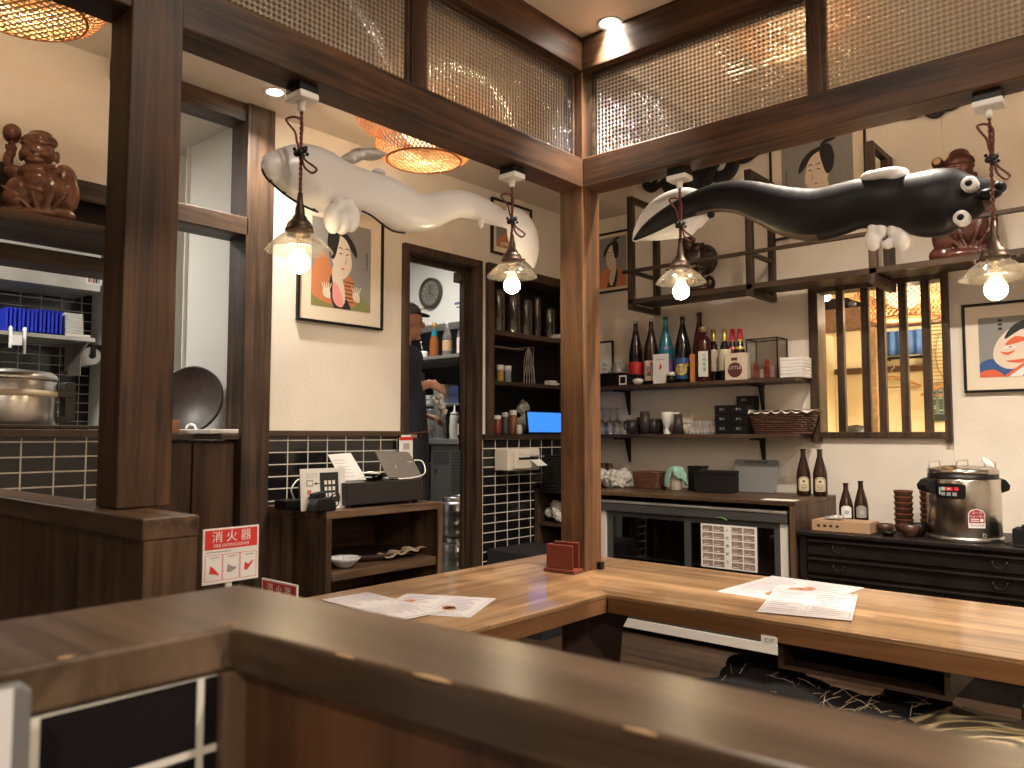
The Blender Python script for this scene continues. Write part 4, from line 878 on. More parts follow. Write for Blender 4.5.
carton('carton', 'cream carton with a round dark emblem, in front of the red-capped bottles', 'carton', 725, 745, 353, 4.525, SZ, .08, [flat('cream_carton', (.74, .62, .50), .6), flat('maroon_print', (.10, .03, .03), .6)], lit)
carton('card_stack', 'white card leaning before the teal bottle, printed with a figure', 'card', 653, 668, 354, 4.535, SZ, .012, [PAPER, RL, LGREY], lambda m, w, h: (m.box(-w*.6, w*.6, .6*h, .66*h, 0, .001, 2), m.poly([(-.01, -.1*h), (.01, .1*h), (.004, .35*h), (-.004, .3*h)], 0, .001, 1)))
carton('slim_carton', 'slim orange carton between the dark sake bottle and the whisky', 'carton', 690, 695, 354, 4.55, SZ, .03, [flat('orange_carton', (.62, .25, .07), .5)])
x = SX(671, 4.53); t = T('jar', 'small dark jar with a white lid before the teal bottle', 'jar', (x, 4.53, SZ)); t.part('body', MB().lathe([(.026, 0), (.03, .01), (.03, .04), (.024, .05)], (x, 4.53, SZ+.001), 20), BLACK); t.part('lid', MB().lathe([(.026, .048), (.026, .07), (.02, .072)], (x, 4.53, SZ), 20), WHITE)
x = SX(638, 4.53); solo('white_dish', MB().lathe([(.02, 0), (.036, .02), (.035, .034), (.02, .04), (.0001, .041)], (x, 4.53, SZ+.001), 22), MILK, 'small white domed dish before the leftmost sake bottles', 'dish')
# glass case of miniatures
y = 4.56; x0 = SX(746, y); x1 = SX(778, y); zt = ony(760, 338, y).z
t = T('display_case', 'black-framed clear display case with small red figures, on the upper shelf', 'display case', ((x0+x1)/2, y+.08, SZ))
fr_ = MB(); e = .007
for xx in (x0, x1-e):
    for yy in (y, y+.15): fr_.box(xx, xx+e, yy, yy+e, SZ+.001, zt)
for zz in (SZ+.001, zt-e): 
    fr_.box(x0, x1, y, y+e, zz, zz+e).box(x0, x1, y+.15, y+.15+e, zz, zz+e).box(x0, x0+e, y, y+.157, zz, zz+e).box(x1-e, x1, y, y+.157, zz, zz+e)
t.part('frame', fr_, BLACK); t.part('glass', MB().box(x0+.002, x1-.002, y+.002, y+.004, SZ+.008, zt-.008).box(x0+.002, x0+.004, y, y+.15, SZ+.008, zt-.008), GLASS)
t.part('back', MB().box(x0+e, x1-e, y+.145, y+.15, SZ+.008, zt-e), STEEL)
for i, (dx, h_, m_) in enumerate(((.03, .10, RL), (.07, .06, CRM), (.105, .12, RL), (.14, .07, PKL))):
    if x0+dx < x1-.02: t.part('figure', MB().lathe([(.014, 0), (.016, .01), (.010, h_*.6), (.013, h_*.75), (.009, h_*.95), (.002, h_)], (x0+dx, y+.07, SZ+.008), 14), m_)
x0 = SX(780, 4.56); x1 = SX(803, 4.56); tp = ony(790, 357, 4.56).z; n = 6
for i in range(n):
    h_ = (tp-SZ-.002)/n; solo('napkin_pack', MB().box(x0, x1, 4.555, 4.70, SZ+.002+i*h_, SZ+.002+(i+1)*h_-.001), PAPER, 'white napkin pack in the pile at the right end of the upper shelf', 'napkins', 'napkin packs piled at the right end of the upper shelf', bevel=.003)
# left end of the upper shelf
x0 = SX(601, 4.70); x1 = SX(613, 4.70); mb = MB(); zt = ony(606, 341, 4.70).z
t = T('framed_notice', 'small black-framed white notice at the left end of the upper shelf', 'picture frame', ((x0+x1)/2, 4.71, SZ))
t.part('frame', MB().box(x0-.08, x1, 4.70, 4.715, zt-.012, zt).box(x1-.012, x1, 4.70, 4.715, SZ+.002, zt).box(x0-.08, x0-.068, 4.70, 4.715, SZ+.002, zt).box(x0-.08, x1, 4.70, 4.715, SZ+.002, SZ+.014), BLACK)
t.part('sheet', MB().box(x0-.075, x1-.006, 4.711, 4.713, SZ+.01, zt-.005), PAPER)
x = SX(606, 4.60); mb = MB(onB(x, SZ+.12, 4.60)); mb.box(-.03, .012, -.055, .055, 0, .002, 0)
for i in range(3): mb.text('酒', .024, -.018, .035-.03*i, .002, 1); mb.text('味', .024, .002, .03-.03*i, .002, 1)
solo('paper_tag', mb, [PAPER, flat('navy_ink', (.03, .05, .14), .6)], 'white paper tag with dark characters by the corner post, upper shelf', 'tag')
solo('clear_bag', MB().ell((SX(617, 4.62), 4.62, SZ+.12), (.05, .03, .05)).ell((SX(622, 4.62), 4.63, SZ+.145), (.025, .03, .03)).ell((SX(615, 4.62), 4.62, SZ+.088), (.07, .04, .028)), thin_glass('clear_plastic', (.96, .96, .96), .22, .18), 'crumpled clear plastic bag on the black box, upper shelf', 'bag', mods=REM(.006, 1)+[('DISPLACE', dict(strength=.0))][:0])
carton('black_case', 'low black box at the left end of the upper shelf', 'box', 600, 619, 373, 4.52, SZ, .12, [BLACK])
carton('black_tray_box', 'flat black box with a white-rimmed square, beside the low black box', 'box', 619, 636, 374.5, 4.51, SZ, .10, [BLACK, WHITE], lambda m, w, h: (m.box(-w, -w*.1, -h*.9, h*.9, 0, .001, 1), m.box(-w*.85, -w*.25, -h*.6, h*.6, .001, .002, 0)))
# lower shelf: glasses, cups ------------------------------------------------
y = 4.63
def SX2(px, y=4.63): return ony(px, 430, y).x
def wineglass():
    t = T('wine_glass', '', 'wine glass', (0, 0, 0), 'upturned stemmed glasses by the corner post')
    t.part('bowl', MB().lathe([(.034, .001), (.036, .03), (.036, .055), (.028, .085), (.008, .1)], (0, 0, 0), 20, cap=False), GLASS)
    t.part('stem', MB().lathe([(.0045, .098), (.004, .16), (.006, .172), (.032, .178), (.032, .180), (.0001, .182)], (0, 0, 0), 18), GLASS); return t
wg = wineglass(); k_ = 0
for yy in (4.58, 4.68):
    for px in (602, 609.5, 617):
        pos = (SX2(px, yy)+(.01 if yy > 4.6 else 0), yy, S2+.001); lab = 'clear stemmed glass standing upside down by the corner post, lower shelf'
        if k_ == 0: wg.put(pos); wg.e['label'] = lab
        else: dup(wg, pos, 0, lab)
        k_ += 1
def cup(name, label, px, yy, prof, mat, cat='cup', handle=None):
    x = SX2(px, yy); t = T(name, label, cat, (x, yy, S2)); t.part('body', MB().lathe(prof, (x, yy, S2+.001), 28), mat)
    if handle: t.part('handle', MB().tube(cr([(x+handle*a, yy, S2+b) for a, b in ((.03, .085), (.055, .08), (.058, .055), (.05, .035), (.03, .03))], 4, False), .006, 8), mat)
    return t
def openc(r0, r1, h, th=.003): return [(r0, 0), (r1, h), (r1-th, h), (r0-th, .006), (.0001, .006)]
DKC = flat('dark_stoneware', (.035, .026, .026), .4, noise=.2); DKB = flat('brown_black_cup', (.06, .042, .040), .35)
cup('mug', 'dark mug with a thick handle to the left, lower shelf', 631.5, 4.57, openc(.034, .036, .095), DKC, 'mug', -1)
cup('tumbler', 'short dark tumbler behind the tall brown cup', 641, 4.66, openc(.026, .03, .115), DKC)
cup('tall_cup', 'tall straight dark brown cup on the lower shelf', 645, 4.57, openc(.030, .034, .150), DKB)
for px, lab in ((653.5, 'squat ribbed dark cup just right of the tall brown cup'), (659, 'squat ribbed dark cup just left of the white goblet')): cup('ribbed_cup', lab, px, 4.60 if px < 655 else 4.64, openc(.028, .033, .10), DKC)
cup('goblet', 'white footed ceramic goblet on the lower shelf', 667, 4.58, [(.026, 0), (.024, .008), (.012, .025), (.012, .04), (.028, .065), (.035, .10), (.036, .145), (.033, .145), (.025, .07), (.0001, .05)], MILK, 'goblet')
cup('tapered_cup', 'dark brown cup tapering upward, right of the white goblet', 678, 4.575, [(.038, 0), (.027, .13), (.024, .13), (.034, .006), (.0001, .006)], DKB)
cup('white_mug', 'white cup hidden behind the tapering brown cup', 676, 4.67, openc(.033, .036, .145), MILK)
x = SX2(686, 4.68); solo('side_plate', MB().lathe([(.0001, 0), (.03, 0), (.048, .008), (.048, .011), (.03, .004), (.0001, .004)], (x, 4.70, S2+.11), 28, R=Rx(PI/2-.15)), flat('cream_ceramic', (.66, .58, .47), .3), 'small round cream plate propped up on a cup, lower shelf', 'plate')
cup('short_cup', 'short cream cup under the propped round plate', 686, 4.66, openc(.028, .032, .064), flat('cream_ceramic2', (.75, .6, .5), .3))
def glassy():
    t = T('small_glass', '', 'glass', (0, 0, 0), 'small clear glasses in a row on the lower shelf')
    t.part('body', MB().lathe([(.02, 0), (.029, .085)], (0, 0, 0), 20, cap=False), thin_glass('bright_glass', (1, 1, 1), .02, .12)); t.part('base', MB().lathe([(.0195, .0005), (.0215, .012), (.0001, .013)], (0, 0, 0), 18), thin_glass('thick_glass', (1, 1, 1), .1, .12)); return t
gl = glassy(); k_ = 0
for yy in (4.585, 4.66):
    for i in range(4):
        px = 691+i*7.6+(3 if yy > 4.6 else 0); pos = (SX2(px, yy), yy, S2+.001); lab = 'small clear tumbler in the row left of the stacked black boxes'
        if k_ == 0: gl.put(pos); gl.e['label'] = lab
        else: dup(gl, pos, 0, lab)
        k_ += 1
# black gift boxes
def gbox():
    t = T('black_gift_box', '', 'box', (0, 0, 0), 'black boxes with silver lettering stacked on the lower shelf')
    t.part('box', MB().box(-.052, .052, -.05, .05, 0, .058), BLACK, .002); m = MB(onB(0, .032, -.0505)); m.text('黒 仁', .016, -.002, 0, 0, 0); t.part('lettering', m, flat('silver_print', (.5, .5, .5), .5)); return t
gb = gbox(); k_ = 0; xa = SX2(725.5, 4.56); xb_ = SX2(742, 4.56)
for xx, nn, yy in ((xa, 3, 4.57), (xb_, 3, 4.57), (SX2(741, 4.6)+.01, 4, 4.68)):
    for i in range(nn):
        if yy > 4.6 and i < 0: continue
        pos = (xx, yy, S2+.001+.0595*i); lab = 'black gift box with silver lettering in the stack beside the wicker basket'
        if k_ == 0: gb.put(pos); gb.e['label'] = lab
        else: dup(gb, pos, 0, lab)
        k_ += 1
# wicker basket with cloth
WICK = flat('dark_wicker', (.075, .032, .02), .5, noise=.5, nscale=50)
def basket(t, cx, cy, z, w0, w1, d0, d1, h, rows, cols, mat):
    mb = MB()
    def ring(f, zz, k):
        w_ = w0+(w1-w0)*f; d_ = d0+(d1-d0)*f; pts = []; nn = cols*8
        per = []
        for i in range(nn):
            a = 2*PI*i/nn; c_, s_ = math.cos(a), math.sin(a); e = .35
            u = math.copysign(abs(c_)**e, c_)*w_; v = math.copysign(abs(s_)**e, s_)*d_
            b_ = 1+.018*math.cos(PI*i/4+PI*k); pts.append((cx+u*b_, cy+v*b_, zz))
        return pts
    for k in range(rows): mb.tube(ring(k/(rows-1), z+.006+(h-.01)*k/(rows-1), k), h/rows*.56, 5, closed=True)
    t.part('woven_wall', mb, mat)
    t.part('rim', MB().tube(ring(1.02, z+h, 0), h*.055, 6, closed=True), mat)
    t.part('base', MB().box(cx-w0*.93, cx+w0*.93, cy-d0*.93, cy+d0*.93, z+.001, z+.008), mat)
y = 4.63; x0 = ony(745, 430, 4.55).x; x1 = ony(812, 430, 4.55).x; cx = (x0+x1)/2; 
BH = .135; t = T('wicker_basket', 'dark wicker basket lined with a white cloth, right end of the lower shelf', 'basket', (cx, y, S2))
basket(t, cx, y, S2, (x1-x0)/2-.045, (x1-x0)/2-.005, .07, .085, BH, 11, 10, WICK)
mb = MB(); nu = 40; hw = (x1-x0)/2-.002
vs = []; 
for i in range(nu+1):
    u = -hw-.012+(2*hw+.02)*i/nu; sag = .022*abs(math.sin(i*.55))+(.0 if i > 4 else .0)
    vs += [(cx+u, y-.094, S2+.138-sag), (cx+u, y-.088, S2+.142+.006*math.sin(i*.9)+(.016 if i < 5 else 0)), (cx+u, y, S2+.142+.005*math.sin(i*1.3)), (cx+u, y+.085, S2+.148+.006*math.sin(i*.7)), (cx+u, y+.09, S2+.13)]
fs = [(i*5+j, (i+1)*5+j, (i+1)*5+j+1, i*5+j+1) for i in range(nu) for j in range(4)]
solo('lining_cloth', MB().add(vs, fs, 0, True), flat('white_cloth', (.78, .75, .70), .9, bump=.2), 'white scalloped cloth lining the wicker basket', 'cloth', mods=[('SOLIDIFY', dict(thickness=.002)), ('SUBSURF', dict(levels=1, render_levels=1))])
# ================================================================ HANGING SHELF WITH FRAMES
t = T('hanging_shelf', 'long dark wooden display shelf hung high on the back wall', 'shelf', (-1.7, 4.57, 2.06))
m = mdw('X'); y0, y1 = 4.385, 4.747
t.part('board', MB().box(-2.80, 1.2, y0+.03, y1-.08, 2.066, 2.086), m, .002)
t.part('front_rail', MB().box(-2.80, 1.2, y0, y0+.03, 2.055, 2.088), m, .002)
t.part('guard_rail', MB().box(-2.84, 1.2, y0-.012, y0+.012, 2.262, 2.284), m, .002)
for x in (-2.785, -1.965, -1.275):
    zt = 2.775
    f = MB()
    if x < -1.5:
        f.box(x-.02, x+.02, y0, y0+.04, 2.03, zt); f.box(x-.02, x+.02, y1-.04, y1, 2.03, zt); f.box(x-.02, x+.02, y0+.04, y1-.04, zt-.035, zt); f.box(x-.02, x+.02, y0, y1, 2.02, 2.055); f.box(x-.015, x+.015, y0+.04, y1-.04, 2.26, 2.285)
    else:
        f.box(x-.02, x+.02, y0, y0+.04, 2.03, zt); f.box(x-.02, x+.02, y1-.1, y1, 2.05, zt); f.box(x-.02, x+.02, y0+.04, y1-.1, zt-.035, zt)
        f.box(x-.02, x+.02, y0-.02, y1, 2.0, 2.055)
    t.part('upright_frame', f, mdw('Z'), .002)
STD = carvem('dark_carved_wood', (.035, .018, .013)); STR = carvem('deep_red_carved_wood', (.10, .032, .023))
x = ony(698, 290, 4.58).x; HS = 2.088
mb = MB(); C0 = Vector((x, 4.56, HS))
for u, v, n_, a, b_, d_ in ((0, .04, 0, .10, .04, .07), (-.03, .12, 0, .085, .09, .06), (-.01, .24, 0, .075, .10, .06), (.055, .23, .02, .085, .10, .06), (-.05, .33, -.01, .05, .05, .05), (-.055, .37, -.01, .055, .03, .05), (-.09, .22, -.02, .03, .09, .035), (.02, .30, -.02, .04, .04, .04), (-.04, .18, -.06, .05, .03, .02), (.03, .12, -.04, .04, .06, .03), (.09, .07, 0, .04, .05, .04), (-.09, .10, -.02, .03, .03, .04)):
    mb.ell(C0+Vector((u, n_, v)), (a, d_, b_), seg=16, rings=10)
for i in range(9): mb.ell(C0+Vector((.055+.075*math.cos(i*.7), -.04+.01*(i % 2), .23+.085*math.sin(i*.7))), (.014, .02, .018), seg=10, rings=6)
for a in (-.075, -.035): mb.ell(C0+Vector((a, -.055, .335)), .01, seg=8, rings=6)
mb.ell(C0+Vector((-.055, -.06, .315)), (.012, .014, .010), seg=8, rings=6)
o = solo('carved_figure', mb, STD, 'very dark carved wooden god with a round sack, on the high shelf', 'wooden statue', mods=REM(.0045, 1))
x = ony(962, 240, 4.56).x; carved((x, 4.56, HS), .63, 'dark red carved wooden lucky god half hidden behind the black inflatable', STR, flip=1, sx=.62, U=Vector((1, .15, 0)).normalized(), mallet=False)
ml = ony(938, 164, 4.54); solo('round_mallet', MB().lathe([(.02, -.03), (.028, -.02), (.03, 0), (.028, .02), (.02, .03)], ml, 18, 0, R=Rx(PI/2-.2)).lathe([(.018, .0305), (.0001, .031)], ml, 18, 1, R=Rx(PI/2-.2), cap=False).cyl(ml-Vector((0, 0, .30)), .008, .28, 0, 10), [STR, flat('pale_end_grain', (.55, .35, .15), .4)], 'raised round mallet of the dark red carved god, above the black inflatable', 'mallet')
# black cut-out clouds high on the wall
CUT = flat('black_cutout', (.008, .008, .008), .6)
def squig(pts, r, label, plane=4.735):
    mb = MB()
    for ln, rr in pts:
        q = [ony(a, b, plane) for a, b in ln]; mb.tube(cr([tuple(v) for v in q], 5, False), [rr*math.sin(PI*(.12+.76*i/(len(cr([tuple(v) for v in q], 5, False))-1))) for i in range(len(cr([tuple(v) for v in q], 5, False)))], 10, flat_=1)
    # flatten against the wall
    for v in mb.v: v.y = plane+(v.y-plane)*.22-.005
    return solo('wall_cutout', mb, CUT, label, 'wall ornament')
squig([([(650, 186), (656, 181), (653, 176), (647, 180), (647, 186), (653, 189), (661, 184), (668, 176)], .032), ([(664, 178), (672, 186), (684, 186), (694, 178), (700, 168)], .085), ([(690, 170), (700, 182), (708, 176), (712, 164), (720, 165)], .06), ([(706, 160), (716, 176), (728, 174), (733, 162), (726, 152), (718, 158)], .05), ([(732, 158), (742, 160), (752, 155), (758, 148)], .03), ([(740, 158), (746, 160), (756, 154), (770, 148)], .022)], 0, 'black curling cloud cut-out on the back wall above the left frame')
squig([([(896, 112), (906, 116), (920, 112), (928, 104)], .025), ([(924, 112), (936, 114), (944, 106), (952, 106), (966, 100)], .035)], 0, 'black curling cut-out peeking under the right beam')
# ================================================================ FRAMED PORTRAITS
GRD = flat('print_grey_ground', (.27, .26, .25), .6); SKINP = flat('print_face', (.78, .66, .54), .6); HAIRP = flat('print_hair', (.012, .012, .014), .6); VERM = flat('print_vermilion', (.74, .14, .055), .6); ORP = flat('print_orange', (.60, .22, .09), .6); OLV = flat('print_olive', (.24, .24, .08), .6); MATB = flat('picture_mount', (.80, .70, .56), .7); PINKP = flat('print_pink', (.85, .35, .32), .6)
def framed(M, w, h, label, art, ground=True, m=.06, fr=.014, mount=None, nm='framed_print'):
    o = M.to_translation(); t = T(nm, label, 'picture', o)
    f = MB(M); f.box(-w/2, w/2, h-fr, h, 0, .022).box(-w/2, w/2, 0, fr, 0, .022).box(-w/2, -w/2+fr, fr, h-fr, 0, .022).box(w/2-fr, w/2, fr, h-fr, 0, .022)
    t.part('frame', f, BLACK, .002); t.part('mount', MB(M).box(-w/2+fr, w/2-fr, fr, h-fr, .001, .008), mount or MATB)
    if art:
        a = MB(M); iw, ih = w/2-m, h-2*m*1.05
        if ground: a.box(-iw, iw, m*1.05, m*1.05+ih, .008, .009, 0)
        def X(p): return [(u*iw, m*1.05+v*ih) for u, v in p]
        art(a, X, iw, ih, m*1.05); t.part('print', a, [GRD, SKINP, HAIRP, VERM, ORP, OLV, PINKP, INK, PAPER, BLL])
    return t
def clipu(pts): return [(max(-1, min(1, a)), max(0, min(1, b))) for a, b in pts]
def artA(flip=1, robe=3, col=7, bald=True, hand=True, panel=False):
    def f(a, X, iw, ih, m):
        def P(p, c, z, sm=True):
            q = cr(p, 4) if sm else p; a.poly(X([(flip*u, v) for u, v in clipu(q)]), .009, z, c)
        if panel:
            P([(-.95, 0), (-.7, .16), (-.3, .2), (.3, .2), (.7, .18), (1, .1), (1, 0)], robe, .0094); P([(.1, .05), (.3, .4), (.6, .62), (.9, .5), (1, .3), (.9, .1)], 4, .0095); P([(-.45, .05), (-.4, .32), (-.15, .38), (.0, .1)], 4, .0095)
            for k in range(6): P([(-.42, .08+.045*k), (-.1, .09+.045*k), (-.1, .10+.045*k), (-.42, .09+.045*k)], 7, .0102, False)
            P([(-.05, .04), (.05, .2), (.28, .3), (.3, .1), (.12, .02)], 6, .0107)
            for cx in (-.5, .5):
                P([(cx-.1, .10), (cx+.1, .12), (cx+.12, .2), (cx-.08, .2)], 1, .0111)
                for k in range(5): P([(cx-.08+.04*k, .19), (cx-.16+.08*k, .27), (cx-.14+.08*k, .275), (cx-.05+.04*k, .19)], 1, .0112, False)
        else: P([(-.95, 0), (-.8, .22), (-.45, .38), (-.1, .40), (.3, .42), (.75, .32), (1, .2), (1, 0)], robe, .0094)
        P([(-.3, 0), (-.05, .2), (.0, .44), (.2, .46), (.42, .30), (.25, 0)], col, .0097)
        P([(-.12, .10), (0, .36), (.22, .52), (.34, .36), (.10, .05)], 1, .010)
        P([(-.30, .62), (-.32, .5), (-.2, .40), (.0, .34), (.2, .42), (.34, .56), (.36, .74), (.1, .84), (-.18, .78)], 1, .0103)
        P([(-.5, .62), (-.45, .74), (-.2, .86), (.1, .9), (.12, .86), (-.12, .80), (-.33, .68)], 2, .0106)
        P([(.1, .84), (.16, .70), (.28, .56), (.44, .6), (.5, .76), (.4, .9), (.2, .92)], 2, .0106)
        P([(.1, .88), (.2, .92), (.5, .95), (.52, .99), (.2, .96)], 2, .0108)
        for e in (-.17, .06): P([(e-.08, .63), (e, .645), (e+.08, .62), (e, .63)], 2, .0109, False); P([(e-.1, .68), (e, .71), (e+.1, .69), (e, .695)], 2, .0109, False)
        P([(-.1, .46), (-.02, .475), (.05, .46), (-.02, .45)], 3, .0109, False); P([(-.1, .52), (-.14, .62), (-.12, .52)], 2, .0109, False)
        if hand and not panel:
            P([(-.55, .12), (-.3, .16), (-.12, .12), (-.14, .06), (-.4, .07)], 1, .0109)
            for k in range(4): P([(-.52-.02*k, .13-.025*k), (-.72, .14-.03*k), (-.72, .125-.03*k), (-.5, .11-.02*k)], 1, .0111, False)
        for k in range(7): a.box(flip*-.86*iw-.0035, flip*-.86*iw+.0035, m+ih*(.5+.03*k), m+ih*(.518+.03*k), .009, .0095, 7)
    return f
p0 = ony(772, 242, YB); p1 = ony(866, 122, YB); H = 3.03-p0.z
framed(onB((p0.x+p1.x)/2, p0.z, YB-.001), p1.x-p0.x, .66, 'framed print of a figure in vermilion robes above the high shelf', artA(1, 3, 7), m=.075)
p0 = ony(597, 292, YB); p1 = ony(631, 225, YB)
framed(onB(p1.x-.165, p0.z-.02, YB-.001), .33, .44, 'small framed print of a balding figure in an orange robe, right of the corner post', artA(1, 4, 7, hand=False), m=.035)
def artK(a, X, iw, ih, m):
    def P(p, c, z, sm=True): a.poly(X(clipu(cr(p, 4) if sm else p)), .009, z, c)
    P([(-1, 0), (-1, .22), (-.7, .3), (-.3, .1), (-.2, 0)], 9, .0094); P([(-1, 0), (-.95, .1), (-.7, .12), (-.55, 0)], 3, .0096)
    P([(-.72, .3), (-.62, .62), (-.2, .85), (.3, .6), (.2, .3), (-.4, .12)], 1, .0098)
    P([(-.5, .62), (-.3, .86), (.2, .95), (.75, .8), (1, .62), (.9, .45), (.5, .4), (.1, .5), (-.1, .78)], 2, .0102)
    P([(-.1, .98), (.1, 1), (.9, 1), (.6, .88), (.2, .9)], 9, .0104, False)
    for q in ([(-.5, .52), (-.3, .66), (-.05, .60), (-.2, .56)], [(-.1, .5), (.05, .62), (.12, .45), (-.05, .34)], [(-.6, .42), (-.45, .4), (-.3, .44), (-.45, .35)], [(-.5, .26), (-.2, .28), (.05, .34), (-.2, .22)]): P(q, 3, .0106)
    P([(-.55, .48), (-.4, .51), (-.28, .48), (-.4, .46)], 8, .0108); P([(-.43, .485), (-.4, .495), (-.36, .485), (-.4, .475)], 2, .011)
    P([(-.5, 0), (.35, .46), (1, .62), (1, 0)], 8, .0107, False); P([(-.55, 0), (-.45, 0), (.4, .48), (.36, .52)], 3, .011, False)
    for k in range(4): P([(-.2+.3*k, 0), (-.17+.3*k, 0), (.35+.25*k, .42+.03*k), (.31+.25*k, .43+.03*k)], 3, .011, False)
    for k in range(3): a.box(-.62*iw, -.54*iw, m+ih*(.78+.07*k), m+ih*(.82+.07*k), .009, .0095, 7)
p0 = ony(965, 394, YB); w_ = .62
framed(onB(p0.x+w_/2, 1.422, YB-.001), w_, .47, 'framed print of a face with red make-up lines, at the right edge', artK, m=.075)
p0 = onx(295, 322, XL); p1 = onx(381, 331, XL)
MBO = MATB
framed(onL((p0.y+p1.y)/2, 1.775, XL+.001), p1.y-p0.y, .64, 'framed print of a profile figure in green and orange, on the left wall', artA(-1, 5, 7, panel=True), m=.085)
p0 = onx(490, 252, XL); p1 = onx(530, 262, XL)
framed(onL((p0.y+p1.y)/2, 2.37, XL+.001), p1.y-p0.y, .365, 'small dark-framed print behind the white tail fin, left wall', artA(1, 4, 7), m=.05)
# ================================================================ FRIDGE COUNTER
FZ = .85; fx0, fx1, fy = -2.965, -1.62, 4.12
t = T('fridge_counter', 'dark wooden counter housing the glass-door fridge against the back wall', 'counter', (-2.5, 4.4, 0))
t.part('top', MB().box(fx0, fx1, fy, YB-.001, FZ-.024, FZ), cabw('X'), .002)
t.part('side_panel', MB().box(fx1-.03, fx1, fy+.002, YB-.001, 0, FZ-.024), cabw('Z'), .002)
t.part('side_panel', MB().box(fx0, fx0+.03, fy+.002, YB-.001, 0, FZ-.024), cabw('Z'), .002)
X0 = ony(602, 520, fy+.03).x-.02; X1 = ony(787, 520, fy+.03).x; FH = .785
t = T('glass_door_fridge', 'grey undercounter fridge with two glass doors and a menu sheet', 'fridge', ((X0+X1)/2, 4.4, 0))
FG = flat('fridge_grey', (.14, .14, .14), .35, .6); WF = flat('fridge_white_strip', (.72, .68, .64), .4)
yd = fy+.03
c_ = MB(); c_.box(X0, X1, yd+.04, YB-.03, .10, .12).box(X0, X1, YB-.05, YB-.03, .10, FH-.02).box(X0, X0+.02, yd+.04, YB-.03, .1, FH-.02).box(X1-.02, X1, yd+.04, YB-.03, .1, FH-.02).box(X0, X1, yd+.04, YB-.03, FH-.04, FH-.02)
t.part('case', c_, DARK)
t.part('top_trim', MB().box(X0-.01, X1+.005, yd-.015, yd+.06, FH-.055, FH), FG, .004)
t.part('top_lip', MB().box(X0-.01, X1+.005, yd-.02, yd+.06, FH-.004, FH+.010), HOOD, .002)
t.part('side_strip', MB().box(X0, X0+.045, yd, yd+.03, .09, FH-.055), WF, .002); t.part('side_strip', MB().box(X1-.04, X1, yd, yd+.03, .09, FH-.055), WF, .002)
t.part('kick_panel', MB().box(X0, X1, yd, yd+.03, .09, .26), FG, .002); t.part('kick_strip', MB().box(X0, X1, yd-.01, yd+.03, .035, .088), WF, .002)
xm = ony(687, 540, yd).x
for i, (a, b_, yy) in enumerate(((X0+.045, xm+.02, yd+.018), (xm-.02, X1-.04, yd+.002))):
    f = MB(); w_ = .042; za, zb = .262, FH-.058
    f.box(a, a+w_, yy, yy+.015, za, zb).box(b_-w_*.8, b_, yy, yy+.015, za, zb).box(a, b_, yy, yy+.015, zb-.03, zb).box(a, b_, yy, yy+.015, za, za+.03)
    d_ = t.part('door', f, FG, .002); g_ = MB().box(a+w_, b_-w_*.8, yy+.005, yy+.008, za+.03, zb-.03); t.part('glass', g_, thin_glass('fridge_glass', (.6, .6, .6), .08), under=d_)
    if i == 1: 
        c = ony(774, 538, yy); t.part('lock', MB().lathe([(.0001, .004), (.014, .003), (.016, 0)], (c.x-.01, yy+.002, c.z), 18, 0, R=Rx(PI/2)), BLACK, under=d_)
mb = MB().box(X0+.03, X1-.03, yd+.08, YB-.06, .44, .446)
t.part('shelf', mb, HOOD)
c = ony(722, 519, yd-.016); mb = MB(); mb.tube(cr([(c.x-.03, yd-.017, c.z+.002), (c.x-.015, yd-.017, c.z+.009), (c.x+.01, yd-.017, c.z+.004), (c.x+.03, yd-.017, c.z-.006)], 4, False), .003, 6)
t.part('emblem', mb, flat('green_emblem', (.2, .42, .2), .4), label='green curved emblem')
bottle_ = None
dkb = bottle('beer_bottle', 'dark bottle cooling behind the fridge glass', 'bottle', 0, 0, 0, .24, .03, DG, None, IRON, neck=.011, group='bottles inside the glass-door fridge')
kx = [X0+.16+i*.085 for i in range(9)]
for i, x in enumerate(kx):
    pos = (x, yd+.12+.03*(i % 2), .447)
    if i == 0: dkb.put(pos)
    else: dup(dkb, pos, 0, 'dark bottle cooling behind the fridge glass')
# menu sheet on the fridge door
p0 = ony(701, 523, yd); p1 = ony(757, 529, yd); zt = p0.z; zb = ony(701, 566, yd).z
mb = MB(onB(p0.x, zb, yd-.002)); w_ = p1.x-p0.x; h_ = zt-zb; mb.box(0, w_, 0, h_, 0, .001, 0)
for i in range(4):
    for j in range(6):
        u = (.03, .235, .56, .77)[i]*w_; v = (.03+.16*j)*h_; mb.box(u, u+.19*w_, v, v+.13*h_, .001, .0016, 1); mb.box(u+.02*w_, u+.12*w_, v+.02*h_, v+.035*h_, .0016, .0021, 0); mb.box(u+.12*w_, u+.18*w_, v+.10*h_, v+.12*h_, .0016, .0021, 2)
for k, ch in enumerate('人気御献立'): mb.text(ch, .02, w_*.48, h_*(.88-.18*k), .0012, 2)
solo('drinks_menu', mb, [PAPER, flat('menu_photo_brown', (.33, .24, .20), .6, noise=.4, nscale=60), flat('menu_print_dark', (.12, .08, .08), .6)], 'white menu sheet with a grid of brown photos, taped on the fridge door', 'menu')
